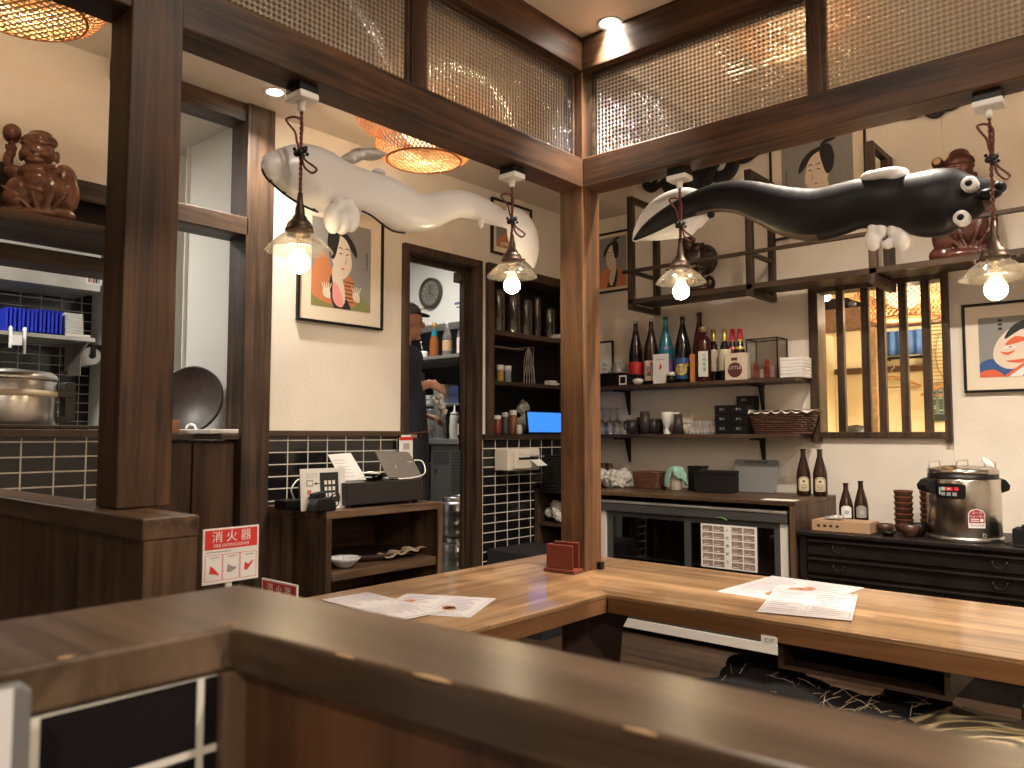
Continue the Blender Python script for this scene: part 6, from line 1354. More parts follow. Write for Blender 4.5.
# bottles on the steel shelf above
yb_ = 4.3
stdb('syrup_bottle', 'amber bottle with a blue-green neck label on the steel shelf', 'bottle', 434, yb_, zs, [(.036, 0), (.038, .01), (.038, .13), (.018, .20), (.016, .25)], flat('amber_bottle', (.30, .10, .03), .15), [(.018, .25), (.02, .252), (.02, .28), (.014, .285)], flat('gold_cap', (.5, .3, .1), .3), [(.0265, .175), (.0175, .235)], TEAL)
stdb('pet_bottle', 'clear plastic bottle with a white cap and orange label on the steel shelf', 'bottle', 447, yb_, zs, [(.036, 0), (.038, .01), (.038, .14), (.034, .17), (.014, .235), (.013, .25)], CLR, [(.016, .25), (.016, .27), (.014, .272)], WHITE, [(.0385, .05), (.0385, .13)], flat('orange_clear_label', (.62, .38, .22), .4))
stdb('pet_bottle', 'clear plastic bottle cut by the door frame on the steel shelf', 'bottle', 462, yb_, zs, [(.04, 0), (.042, .01), (.042, .14), (.038, .17), (.014, .235), (.013, .25)], CLR, [(.016, .25), (.016, .27), (.014, .272)], WHITE, [(.0425, .02), (.0425, .14)], flat('pink_white_label', (.75, .62, .60), .5))
x = KX(423, yb_); t = T('tea_jar', 'white jar with a spoon at the left end of the steel shelf', 'jar', (x, yb_, zs)); t.part('jar', MB().lathe([(.035, 0), (.038, .01), (.038, .055), (.03, .065)], (x, yb_, zs+.001), 22), WHITE); t.part('spoon', MB().tube([(x, yb_, zs+.05), (x-.03, yb_, zs+.13)], .004, 6).ell((x-.032, yb_, zs+.135), (.012, .005, .016)), STEEL)
z2 = zs-.36
for i, (px, w_, h_, c_, lb) in enumerate(((429, .05, .07, 'white_box', 'small white box on the lower steel shelf behind the cook'), (442, .055, .15, 'green_grey_box', 'pale green-grey box on the lower steel shelf behind the cook'), (457, .05, .13, 'blue_pack', 'dark blue striped pack on the lower steel shelf'), (468, .05, .22, 'speckled_pack', 'tall pale speckled pack on the lower steel shelf'))):
    cc = {'white_box': (.6, .6, .58), 'green_grey_box': (.42, .46, .38), 'blue_pack': (.05, .07, .18), 'speckled_pack': (.62, .6, .55)}[c_]
    x = KX(px, 4.32); t = T('carton', lb, 'carton', (x, 4.32, z2)); t.part('body', MB().box(x-w_, x+w_, 4.28, 4.42, z2+.001, z2+h_), flat(c_, cc, .6, noise=.3 if i == 3 else 0, nscale=90), .004); t.part('stripe', MB().box(x-w_*1.0, x+w_*1.0, 4.278, 4.2795, z2+h_*.4, z2+h_*.6), flat(c_+'_stripe', [k*.5 for k in cc], .6))
# ================================================================ RECESSED SHELVES
def LXp(px, X, py=400): return onx(px, py, X).y
VS = thin_glass('smoked_glass', (.28, .26, .24), .14, .25, (.10, .09, .08))
def vase(label, px, r, h, X=-3.53):
    y = LXp(px, X); t = T('glass_canister', label, 'canister', (X, y, 1.879)); t.part('body', MB().lathe([(r*.96, 0), (r, .01), (r, h-.02), (r*.93, h), (r*.85, h), (r*.9, .01)], (X, y, 1.8795), 28, cap=False), VS); t.part('contents', MB().cyl((X, y, 1.882), r*.86, h*.7), flat('dark_beans', (.035, .03, .028), .7)); return t
vase('tall smoked glass canister at the left of the recess top shelf', 497, .055, .30); vase('tall smoked glass canister, second from left on the recess top shelf', 512, .06, .30); vase('smoked glass canister behind the pendant bulb', 525, .055, .28, -3.565)
vase('narrow smoked glass canister in the middle of the recess top shelf', 537, .03, .31); vase('dark glass canister beside the narrow one', 549, .05, .24)
mb = MB(); y = LXp(557, -3.46)
for i in range(6): mb.obox((-3.46+random.uniform(-.01, .01), y+random.uniform(-.04, .05), 1.893+random.uniform(0, .02)), (.05, .06, .02), Rz(random.random()) @ Rx(random.uniform(-.4, .4)))
solo('paper_wad', mb, PAPER, 'crumpled white paper wad at the edge of the recess top shelf', 'paper', mods=REM(.006, 2))
# middle shelf
zm = 1.549
for px, lb, c_ in ((500, 'small jar with a white lid and amber contents, left in the recess', 'amber_contents'), (507.5, 'small jar with a white lid and grey contents, right of the amber one', 'grey_contents')):
    y = LXp(px, -3.5); t = T('spice_jar', lb, 'jar', (-3.5, y, zm)); t.part('jar', MB().lathe([(.022, 0), (.024, .006), (.024, .07), (.02, .078)], (-3.5, y, zm+.001), 20), flat(c_, (.45, .3, .06) if 'amber' in c_ else (.25, .27, .33), .3)); t.part('lid', MB().cyl((-3.5, y, zm+.075), .026, .04), WHITE)
y = LXp(529, -3.5); mb = MB(); P0 = Vector((-3.5, y, zm+.004))
for a in range(5):
    mb.tube(cr([P0+Vector((.0, -.06+.03*a, 0)), P0+Vector((0, -.03+.02*a, .14)), P0+Vector((0, .0, .255)), P0+Vector((0, .03-.02*a, .16)), P0+Vector((0, .07-.03*a, .01))], 5, False), .0022, 5)
mb.tube([P0+Vector((0, -.15, .235)), P0+Vector((0, .05, .262)), P0+Vector((0, .05, .0))], .0025, 5)
solo('cable_bundle', mb, flat('pale_cable', (.42, .40, .37), .5), 'loose pale cables hanging in the recess middle shelf', 'cables')
y = LXp(519, -3.55); solo('ledge_board', MB().box(-3.61, -3.55, 3.72, y+.06, 1.79, 1.80), flat('pale_board', (.3, .26, .2), .6), 'thin pale board under the recess top shelf', 'board')
y = LXp(551, -3.46); t = T('power_adapter', 'white plug adapter on the recess middle shelf', 'adapter', (-3.46, y, zm)); t.part('body', MB().box(-3.49, -3.43, y-.04, y+.035, zm+.001, zm+.035), WHITE, .006); t.part('plug', MB().box(-3.45, -3.43, y+.035, y+.06, zm+.006, zm+.02), WHITE, .002)
# lower part of the recess: blue screen, jars, wrapped stack
zl = 1.2055
a0 = LXp(526, -3.42); a1 = LXp(563, -3.42); zt_ = onx(545, 411, -3.42).z
t = T('order_screen', 'small screen glowing bright blue in the recess above the tiles', 'screen', (-3.42, (a0+a1)/2, zl))
Mt = frameM((-3.40, a0, zl+.004), (0, 1, 0), (-.12, 0, 1)); w_ = a1-a0; h_ = zt_-zl-.004
t.part('case', MB(Mt).box(0, w_, 0, h_, -.012, 0), BLACK, .003); sc_ = MB(Mt).box(.010, w_-.010, .010, h_-.010, 0, .0008, 0)
for i in range(4): sc_.box(.02, w_-.03, h_*(.25+.15*i), h_*(.26+.15*i), .0008, .0010, 1)
t.part('display', sc_, [emis('blue_screen_glow', (.06, .30, 1), .62), emis('blue_text_glow', (.03, .2, .75), 1.2)], label='bright blue display')
t.part('foot', MB().box(-3.48, -3.41, (a0+a1)/2-.04, (a0+a1)/2+.04, zl, zl+.005), BLACK)
for px, X, r, h, c_, lb in ((497, -3.47, .03, .12, 'red_jar', 'jar with red contents low in the recess, at the left'), (505, -3.45, .024, .14, 'dark_jar', 'slim dark jar low in the recess, second from left'), (513, -3.52, .03, .16, 'orange_jar', 'jar with reddish brown label behind the slim dark one'), (519, -3.46, .022, .06, 'white_pot', 'small white pot before the blue screen')):
    y = LXp(px, X); cc = {'red_jar': (.20, .04, .03), 'dark_jar': (.06, .05, .06), 'orange_jar': (.30, .10, .05), 'white_pot': (.6, .58, .5)}[c_]
    t = T('spice_jar', lb, 'jar', (X, y, zl)); t.part('jar', MB().lathe([(r*.95, 0), (r, .006), (r, h*.75), (r*.8, h*.82)], (X, y, zl+.001), 20), flat(c_, cc, .25)); t.part('lid', MB().lathe([(r*.85, h*.8), (r*.88, h*.82), (r*.88, h), (r*.7, h+.002)], (X, y, zl+.001), 18), LGREY if 'dark' in c_ else WHITE)
y = LXp(518, -3.57); mb = MB()
for i in range(10): mb.ell((-3.57+random.uniform(-.01, .03), y+random.uniform(-.08, .10), zl+.09+random.uniform(-.07, .11)), (.03, .06, .04), seg=8, rings=6, R=Rx(random.random()*3))
for v in mb.v: v.z = max(v.z, zl+.002)
solo('plastic_bag', mb, flat('film_grey_green', (.42, .42, .36), .25, noise=.2, nscale=50, bump=.5), 'pale plastic bag bundled behind the jars in the recess', 'bag', mods=BAG(.006, .02))
# printer, plate stack, lower cabinet at the tiled wall
a0 = LXp(494, -3.394); a1 = LXp(540, -3.27); z0 = onx(494, 472, -3.28).z; z1 = onx(494, 449, -3.28).z
t = T('receipt_printer', 'white receipt printer with a blue strip fixed on the tiled wall', 'printer', (-3.34, (a0+a1)/2, z0))
PR = flat('cream_plastic', (.72, .67, .58), .45)
t.part('body', MB(frameM((-3.395, 0, 0), (1, 0, 0), (0, 0, 1))).box(0, .0, 0, 0, 0, 0) if 0 else MB().box(-3.394, -3.27, a0, a1, z0, z1), PR, .01)
t.part('front_slope', MB().box(-3.27, -3.245, a0+.04, a1-.03, z0+.012, z1-.02), PR, .008)
t.part('paper_slot', MB().box(-3.246, -3.243, a0+.07, a1-.05, z0+.07, z0+.085), BLACK); t.part('blue_strip', MB().box(-3.247, -3.2425, a0+.18, a1-.04, z0+.087, z0+.094), BLL)
t.part('paper_end', MB(frameM((-3.243, a1-.13, z0+.068), (0, 1, 0), (.8, 0, -.5))).box(0, .10, 0, .07, 0, .001), PAPER); t.part('mount', MB().box(-3.394, -3.30, a0+.1, a1-.1, z0-.015, z0), GREY)
zc_ = onx(537, 488, -3.39).z; ya = 4.125
t = T('lower_cabinet', 'dark open cabinet in the corner under the printer and plate stack', 'cabinet', (-3.2, 4.45, 0))
t.part('top', MB().box(-3.39, -2.97, ya, 4.74, zc_-.025, zc_), mdw('X'), .002); t.part('side_panel', MB().box(-3.39, -3.355, ya, 4.74, 0, zc_-.025), mdw('Z'), .002); t.part('side_panel', MB().box(-3.0, -2.972, ya, 4.74, 0, zc_-.025), mdw('Z'), .002); t.part('back', MB().box(-3.355, -3.0, 4.70, 4.72, 0, zc_-.025), DARK); t.part('shelf', MB().box(-3.355, -3.0, ya+.005, 4.70, .60, .62), mdw('X'), .002)
def plate():
    t = T('black_plate', '', 'plate', (0, 0, 0), 'black plates piled beside the receipt printer'); t.part('plate', MB().lathe([(.03, 0), (.05, .002), (.072, .008), (.073, .0105), (.05, .005), (.0001, .004)], (0, 0, 0), 28), flat('black_stoneware_plate', (.035, .031, .03), .45, spec=.4)); t.part('foot_ring', MB().lathe([(.034, -.002), (.034, .002), (.03, .002), (.03, -.002)], (0, 0, .002), 24, cap=False), flat('grey_foot_ring', (.12, .11, .11), .5)); return t
pl = plate(); n = 17; yy = LXp(553, -3.24)
for i in range(n):
    pos = (-3.24, yy, zc_+.001+.0132*i)
    if i == 0: pl.put(pos); pl.e['label'] = 'black round plate in the tall pile beside the receipt printer'
    else: dup(pl, pos, 0, 'black round plate in the tall pile beside the receipt printer')
mb = MB(); y = 4.22
for i in range(14): mb.ell((-3.24+random.uniform(-.08, .08), y+random.uniform(-.05, .05), .622+.06+random.uniform(-.04, .05)), (.04, .04, .03), seg=8, rings=6, R=Rx(random.random()*3))
for v in mb.v: v.z = max(v.z, .622)
solo('plastic_bag', mb, flat('milky_film', (.62, .60, .57), .2), 'milky plastic bag inside the dark corner cabinet', 'bag', mods=BAG(.005))
solo('black_worktop', MB().box(XL+.01, -2.95, 3.66, 4.10, .0, .49), flat('black_rubber', (.02, .02, .022), .6), 'low black bench under the tiled wall behind the table', 'bench', bevel=.004)
# ================================================================ FIRE EXTINGUISHER SIGNS
FRED = flat('fire_red', (.70, .035, .03), .45)
def fsign(t, M, w, h):
    m = MB(M); m.box(0, w, 0, h, -.004, 0, 0); m.box(w*.03, w*.97, h*.62, h*.97, 0, .0006, 1)
    m.text('消 火 器', w*.20, w/2, h*.83, .0007, 0, .0004); m.text('FIRE EXTINGUISHER', w*.072, w/2, h*.68, .0007, 0, .0004)
    for i in range(3):
        u0 = w*(.04+.31*i); u1 = u0+w*.30; v0 = h*.05; v1 = h*.52; e = w*.006
        m.box(u0, u1, v0, v0+e, 0, .0006, 1).box(u0, u1, v1-e, v1, 0, .0006, 1).box(u0, u0+e, v0, v1, 0, .0006, 1).box(u1-e, u1, v0, v1, 0, .0006, 1)
        cx_ = (u0+u1)/2
        m.poly([(cx_-.25*(u1-u0), v0+.3*(v1-v0)), (cx_-.05*(u1-u0), v0+.28*(v1-v0)), (cx_+.3*(u1-u0), v0+(.2+.2*i)*(v1-v0)), (cx_+.3*(u1-u0), v0+(.26+.2*i)*(v1-v0)), (cx_, v0+.5*(v1-v0)), (cx_-.2*(u1-u0), v0+.6*(v1-v0))], 0, .0007, 1 if i != 1 else 2)
        m.box(cx_-.2*(u1-u0), cx_+.3*(u1-u0), v1-.12*(v1-v0), v1-.09*(v1-v0), 0, .0006, 2)
    m.box(w*.05, w*.5, h*.565, h*.58, 0, .0006, 2)
    t.part('sign_plate', m, [PAPER, FRED, flat('print_grey', (.35, .3, .3), .6)], .0)
xs = -1.80; q0 = onx(202, 586, xs); q1 = onx(259, 526, xs); z_b = onx(202, 586, xs).z; z_t = onx(201, 530, xs).z
t = T('fire_extinguisher_sign', 'red and white FIRE EXTINGUISHER sign plate on a short white post, facing the booth', 'sign', (xs, (q0.y+q1.y)/2, 0))
fsign(t, frameM((xs, q0.y, z_b), (0, 1, 0), (0, 0, 1)), q1.y-q0.y, z_t-z_b); pm = onx(230, 586, xs).y
t.part('post', MB().box(xs-.012, xs-.005, pm-.008, pm+.008, .02, z_b+.03), WHITE); t.part('foot', MB().box(xs-.08, xs+.06, pm-.07, pm+.07, 0, .02), WHITE, .004)
yq = 1.08; q0 = ony(262, 578, yq); q1 = ony(297, 585, yq)
t = T('fire_extinguisher_sign', 'second, lower red and white sign plate peeking over the rail beside the cabinet', 'sign', ((q0.x+q1.x)/2, yq, 0)); w2 = q1.x-q0.x; h2 = w2*.95
fsign(t, frameM((q0.x, yq, q0.z-h2), (1, 0, 0), (0, 0, 1)), w2, h2); xq = q0.x+w2/2
t.part('post', MB().box(xq-.008, xq+.008, yq+.005, yq+.012, .02, q0.z-h2+.03), WHITE); t.part('foot', MB().box(xq-.06, xq+.06, yq-.05, yq+.06, 0, .02), WHITE, .004)
# ================================================================ ON THE TABLE
MH = flat('red_brown_lacquer', (.13, .025, .015), .35)
p = onz(566, 572, TZ); Mt = Matrix.Translation((-1.775, 2.335, TZ)) @ Rz(.12).to_4x4()
t = T('menu_holder', 'red-brown wooden menu holder standing against the corner post on the table', 'menu holder', (-1.775, 2.335, TZ))
t.part('base', MB(Mt).box(-.07, .06, -.035, .035, .001, .015), MH, .003); t.part('front_panel', MB(Mt).box(-.062, .05, -.028, -.019, .015, .102), MH, .003); t.part('back_panel', MB(Mt).box(-.055, .05, .018, .027, .015, .108), MH, .003); t.part('end_block', MB(Mt).box(-.062, -.054, -.02, .02, .015, .10), MH, .002)
p = onz(603, 563, TZ); solo('small_clip', MB().box(-1.719, -1.700, 2.46, 2.485, TZ+.001, TZ+.028), BLACK, 'tiny black clip at the foot of the corner post on the table', 'clip', bevel=.003)
MPR = flat('menu_print_soft', (.27, .22, .27), .6); MPB = flat('menu_food_photo', (.30, .13, .07), .6, noise=.6, nscale=60); GLP = flat('laminated_paper', (.60, .575, .58), .18)
def menu(label, corners, seed, photos=True, lift=0):
    random.seed(seed); c = [onz(a, b_, TZ) for a, b_ in corners]; o = c[0]; U = (c[1]-c[0]); V = (c[3]-c[0]); w_, h_ = U.length, V.length; U.normalize(); V = (V-U*V.dot(U)).normalized()
    m = MB(frameM((o.x, o.y, TZ+.0006+lift), U, V)); m.box(0, w_, 0, h_, 0, .0012, 0); e = .003
    for a in ((.03, .97, .04, .05), (.03, .97, .95, .96)): m.box(w_*a[0], w_*a[1], h_*a[2], h_*a[3], .0012, .0016, 1)
    for a in (.03, .96): m.box(w_*a, w_*(a+.008), h_*.04, h_*.96, .0012, .0016, 1)
    m.box(w_*.495, w_*.502, h_*.06, h_*.94, .0012, .0016, 1)
    for i in range(11):
        for k in range(2): 
            L_ = random.uniform(.5, .95)*.4; m.box(w_*(.06+.48*k), w_*(.06+.48*k+L_), h_*(.1+.075*i), h_*(.125+.075*i), .0012, .0016, 1)
    if photos:
        for i in range(4): a = random.uniform(.1, .8); v = random.uniform(.15, .7); m.poly([(w_*(a+.07*math.cos(k*PI/6)), h_*(v+.09*math.sin(k*PI/6))) for k in range(12)], .0016, .002, 2)
    return solo('menu_sheet', m, [GLP, MPR, MPB], label, 'menu')
menu('white printed menu sheet with food pictures, the rear one on the right table arm', [(716, 592), (814, 607), (870, 589), (778, 577)], 4)
menu('white printed menu sheet lying nearest the table edge, over the rear one', [(757, 613), (852, 622), (854, 598), (768, 589)], 5, False, .0024)
menu('white printed menu sheet with small pictures on the left table arm, nearer the corner', [(372, 612), (470, 618), (407, 594), (340, 596)], 6)
menu('white laminated sheet on the left table arm, behind the rail', [(322, 601), (400, 622), (430, 610), (360, 592)], 7, False, .0024)
# ================================================================ BOOTH SEATING
def brocade():
    m, nt, b_ = newmat('gold_brocade'); N = nt.nodes; Lk = nt.links.new; tc = N.new('ShaderNodeTexCoord')
    v = N.new('ShaderNodeTexVoronoi'); v.feature = 'DISTANCE_TO_EDGE'; v.inputs['Scale'].default_value = 6; n = N.new('ShaderNodeTexNoise'); n.inputs['Scale'].default_value = 2.5; n.inputs['Distortion'].default_value = 1
    mx = N.new('ShaderNodeVectorMath'); mx.operation = 'ADD'; Lk(tc.outputs['Object'], n.inputs['Vector']); Lk(tc.outputs['Object'], mx.inputs[0]); Lk(n.outputs['Color'], mx.inputs[1]); Lk(mx.outputs[0], v.inputs['Vector'])
    r = N.new('ShaderNodeValToRGB'); r.color_ramp.elements[0].color = (.42, .32, .17, 1); r.color_ramp.elements[1].color = (.05, .038, .022, 1); r.color_ramp.elements[0].position = .03; r.color_ramp.elements[1].position = .12
    Lk(v.outputs['Distance'], r.inputs['Fac']); Lk(r.outputs['Color'], b_.inputs['Base Color']); b_.inputs['Roughness'].default_value = .5
    bp = N.new('ShaderNodeBump'); bp.inputs['Strength'].default_value = .4; Lk(v.outputs['Distance'], bp.inputs['Height']); Lk(bp.outputs['Normal'], b_.inputs['Normal']); return m
BRO = brocade()
def cushion(label, x0, x1, y0, y1, z0, z1, mat, name='seat_cushion', cat='cushion'):
    n = 18; vs = []; fs = []
    cx_, cy_ = (x0+x1)/2, (y0+y1)/2; t = T(name, label, cat, (cx_, cy_, z0))
    def sup(a, e=.3): c_, s_ = math.cos(a), math.sin(a); return math.copysign(abs(c_)**e, c_), math.copysign(abs(s_)**e, s_)
    prof = [(.90, 0), (.98, .12), (1, .35), (.98, .62), (.90, .85), (.72, .96), (.4, 1.02), (.0001, 1.03)]; seg = 48
    for f, g in prof:
        for i in range(seg):
            u, v = sup(2*PI*i/seg); w_ = .012*math.sin(3*u*f+2)*math.sin(4*v*f+1); vs.append((cx_+u*f*(x1-x0)/2, cy_+v*f*(y1-y0)/2, z0+g*(z1-z0)+w_*g))
    fs = [(k*seg+i, k*seg+(i+1) % seg, (k+1)*seg+(i+1) % seg, (k+1)*seg+i) for k in range(len(prof)-1) for i in range(seg)]; fs.append(tuple(range(seg-1, -1, -1)))
    t.part('cover', MB().add(vs, fs, 0, True), mat); t.part('piping', MB().tube([(cx_+sup(2*PI*i/seg)[0]*(x1-x0)/2*1.0, cy_+sup(2*PI*i/seg)[1]*(y1-y0)/2*1.0, z0+.35*(z1-z0)) for i in range(seg)], .006, 5, closed=True), mat); return t
solo('bench_seat', MB().box(-1.06, .95, 1.55, 2.40, .0, .38), redw('X'), 'wooden bench under the right table arm carrying the cushions', 'bench', bevel=.005)
cushion('gold and brown brocade seat cushion at the right, under the table arm', -.62, .15, 1.65, 2.36, .381, .53, BRO)
cushion('gold and brown brocade seat cushion cut by the right edge', .17, .9, 1.65, 2.36, .381, .53, BRO)
tc_ = cushion('dark brocade cushion half covered by the black fur throw', -1.04, -.64, 1.65, 2.36, .381, .48, BRO)
FUR = flat('black_fur', (.006, .005, .005), .95, spec=.1); mb = MB(); random.seed(11)
for i in range(40): mb.ell((-.84+random.uniform(-.2, .26), 2.05+random.uniform(-.25, .22), .505+random.uniform(-.01, .02)), (.09, .08, .028), seg=10, rings=6)
t = T('fur_throw', 'black furry throw with pale hairs heaped on the bench beside the brocade cushion', 'throw', (-.85, 2.05, .48))
t.part('pile', mb, FUR, mods=REM(.012, 3)); hm = MB()
for i in range(120):
    a = Vector((-.80+random.uniform(-.24, .3), 2.0+random.uniform(-.26, .26), .53)); d_ = Vector((random.uniform(-1, 1), random.uniform(-1, 1), random.uniform(0.1, .7))).normalized()
    hm.tube([a, a+d_*.03, a+d_*.055+Vector((0, 0, -.006))], [.0009, .0007, .0003], 4)
t.part('pale_hairs', hm, flat('pale_hair', (.26, .2, .13), .7), kind='stuff')
# light-coloured box top seen under the right end of the table
p = onz(1010, 700, .50); solo('floor_box', MB().box(-.38, .4, 2.44, 2.70, .0, .50), flat('pale_wood_box', (.62, .50, .33), .5), 'pale wooden box behind the brocade cushion under the table end', 'box', bevel=.004)
# near tablet standing at the tiled divider, cropped by the left edge
ge = onx(38, 700, A.x+.06)
t = T('order_tablet', 'white order tablet cropped by the bottom left corner, standing at the tiled divider', 'tablet', (A.x+.05, ge.y-.1, .8))
Mt = frameM((A.x+.052, ge.y, ge.z), (0, 1, 0), (0, 0, 1)); zt_ = onx(20, 683, A.x+.052).z-ge.z
t.part('case', MB(Mt).poly([(-.24, -.2), (-.004, -.2), (0, -.196), (0, zt_-.006), (-.006, zt_), (-.24, zt_)], -.008, 0), flat('grey_tablet_case', (.16, .155, .15), .4), .003)
t.part('face', MB(Mt).poly([(-.235, -.195), (-.011, -.195), (-.011, zt_-.002), (-.235, zt_-.002)], .0002, .001), flat('white_tablet_face', (.70, .68, .70), .4)); t.part('stand', MB().box(A.x-.0, A.x+.045, ge.y-.14, ge.y-.10, .60, 1.0), GREY, .003)
solo('side_table', MB().box(A.x+.002, A.x+.25, -.6, ge.y+.05, .57, .60).box(A.x+.1, A.x+.14, -.3, -.26, 0, .57), redw('Y'), 'small wooden side table under the order tablet', 'table')
# ================================================================ SIDE ROOM BEYOND THE BARS
def W2(px, py, Y=6.495): return ony(px, py, Y)
YR = 6.495
YLW = flat('room_beam_wood', (.12, .06, .03), .5, noise=.3)
a = W2(815, 352, 6.0); solo('room_beam', MB().box(-2.19, 1.19, 5.88, 6.0, W2(850, 330, 5.9).z, W2(850, 308, 5.9).z), YLW, 'thick brown beam crossing the side room below the lamp', 'beam', bevel=.004)
c = W2(872, 400, 5.9).x; solo('room_post', MB().box(c-.05, c+.05, 5.85, 6.0, 0, W2(850, 330, 5.9).z), flat('room_post_wood', (.26, .16, .08), .5, noise=.3), 'square brown post standing in the side room behind the bars', 'post', bevel=.004)
solo('picture_rail', MB().box(-2.19, 1.19, YR-.03, YR, W2(900, 372).z, W2(900, 366).z), YLW, 'thin brown rail along the side room wall, from which hangers hang', 'rail', bevel=.002)
a = W2(884, 332, 6.40); b_ = W2(922, 354, 6.40); mb = MB(); n = 24; vs = []
for i in range(n+1):
    x = a.x+(b_.x-a.x)*i/n
    for z in (b_.z, (a.z+b_.z)/2, a.z): vs.append((x, 6.40+.012*math.sin(i*1.1), z))
solo('blue_curtain', mb.add(vs, [(i*3+j, (i+1)*3+j, (i+1)*3+j+1, i*3+j+1) for i in range(n) for j in range(2)], 0, True), flat('blue_cloth', (.10, .22, .55), .8, bump=.2), 'short blue curtain hanging high in the side room', 'curtain', mods=[('SOLIDIFY', dict(thickness=.004))])
t = T('curtain_rod', 'dark rod under the blue curtain in the side room', 'rod', (a.x, 6.39, b_.z)); t.part('rod', MB().box(a.x-.05, b_.x+.06, 6.36, 6.39, b_.z-.03, b_.z-.012), IRON); t.part('bracket', MB().box(a.x, a.x+.02, 6.38, YR, b_.z-.03, b_.z-.012), IRON); t.part('bracket', MB().box(b_.x, b_.x+.02, 6.38, YR, b_.z-.03, b_.z-.012), IRON)
HW = flat('hanger_wood', (.50, .27, .10), .4)
def hanger(label, px, py, Y, s=1.0):
    c = W2(px, py, Y); t = T('coat_hanger', label, 'coat hanger', c); M = frameM(c, (1, 0, 0), (0, 0, 1)); k = .21*s
    t.part('shoulders', MB(M).poly([(-k, -.055), (-k*.95, -.065), (0, .005), (k*.95, -.065), (k, -.055), (k*.25, .018), (0, .028), (-k*.25, .018)], -.009, .009), HW, .003)
    t.part('bar', MB(M).box(-k*.93, k*.93, -.068, -.058, -.004, .004), HW)
    t.part('hook', MB(M).tube(cr([(0, .02, 0), (0, .07, 0), (.02, .09, 0), (0, .12, 0), (-.02, .105, 0)], 5, False), .0028, 6), STEEL); return t
hanger('pale wooden coat hanger hanging behind the bars', 892, 379, 6.44); hanger('wooden coat hanger at the right end behind the bars', 948, 386, 6.34, .9)
p0 = W2(935, 433, YR-.01); p1 = W2(944, 388, YR-.01)
t = T('striped_poster', 'blue-green patterned poster at the right end behind the bars', 'poster', (p0.x+.1, YR-.012, p0.z)); mb = MB(onB(p0.x-.02, W2(938, 421).z, YR-.012)); H_ = W2(938, 388).z-W2(938, 421).z; mb.box(0, .3, 0, H_, 0, .002, 0); random.seed(2)
for i in range(6):
    for j in range(12): mb.box(.01+.045*i, .035+.045*i, H_*(.25+.06*j), H_*(.28+.06*j), .002, .003, 1 if random.random() > .4 else 2)
mb.box(0, .3, 0, H_*.2, .002, .003, 1); t.part('sheet', mb, [flat('poster_green', (.20, .30, .27), .6), flat('poster_dark', (.03, .05, .05), .6), flat('poster_pale', (.5, .6, .55), .6)])
p = W2(823, 437, YR-.01); framed(onB(p.x-.12, W2(823, 431).z, YR-.001), .30, W2(823, 385).z-W2(823, 431).z, 'narrow black-framed white picture at the left end behind the bars', None, nm='framed_sheet')
a = W2(935, 330, 6.35); 
t = T('louvre_panel', 'pale yellow louvred panel at the right behind the bars', 'panel', (a.x+.25, 6.4, a.z-.5)); mb = MB().box(W2(929, 330, 6.40).x, W2(960, 330, 6.40).x, 6.40, 6.49, W2(935, 382, 6.4).z, W2(935, 322, 6.4).z, 0); z0_ = W2(935, 380, 6.4).z; k_ = 0
t.part('box', mb, flat('louvre_cream', (.80, .70, .42), .5)); mb = MB()
while z0_+.028*k_ < W2(935, 324, 6.4).z: mb.box(W2(930, 330, 6.39).x, W2(960, 330, 6.39).x, 6.393, 6.40, z0_+.028*k_, z0_+.028*k_+.006); k_ += 1
t.part('slats', mb, flat('louvre_line', (.45, .36, .18), .5))
t.part('cord', MB().tube(cr([W2(940, 332, 6.38), W2(936, 350, 6.38), W2(938, 368, 6.38), W2(947, 382, 6.38)], 5, False), .004, 6), flat('tan_cord', (.4, .28, .14), .6))
c = ony(905, 312, 5.55); bl = bamboo(c.x, c.y, ony(905, 319, 5.55).z, 'large woven bamboo lamp hanging in the side room, seen between the bars', None, 48, 1.12)
mb = MB().tube([Vector((c.x, c.y, bl.loc.z+.24)), Vector((c.x, c.y, 2.75))], .006, 6); bl.part('cord', mb, IRON)
a = ony(855, 306, 6.1); t = T('ceiling_projector', 'dark projector-like box hung under the side room ceiling', 'projector', (a.x, 6.1, a.z)); t.part('body', MB().box(ony(823, 306, 6.1).x, ony(869, 306, 6.1).x, 6.05, 6.3, ony(850, 312, 6.1).z, ony(850, 298, 6.1).z), DARK, .006); t.part('lens', MB().cyl((a.x, 6.05, a.z), .03, .02, R=Rx(PI/2)), GREY)
t.part('mount', MB().box(a.x-.02, a.x+.02, 6.15, 6.19, a.z+.05, 2.75), GREY)
dl = ony(826, 297, 5.4); downx = T('spotlight', 'small glowing spotlight at the upper left behind the bars', 'ceiling light', (dl.x, 5.4, dl.z)); downx.part('lamp', MB().ell(dl, .03), emis('spot_glow', (1, .9, .7), 20)); downx.part('stem', MB().tube([dl+Vector((0, 0, .03)), Vector((dl.x, 5.4, 2.75))], .008, 8), GREY)
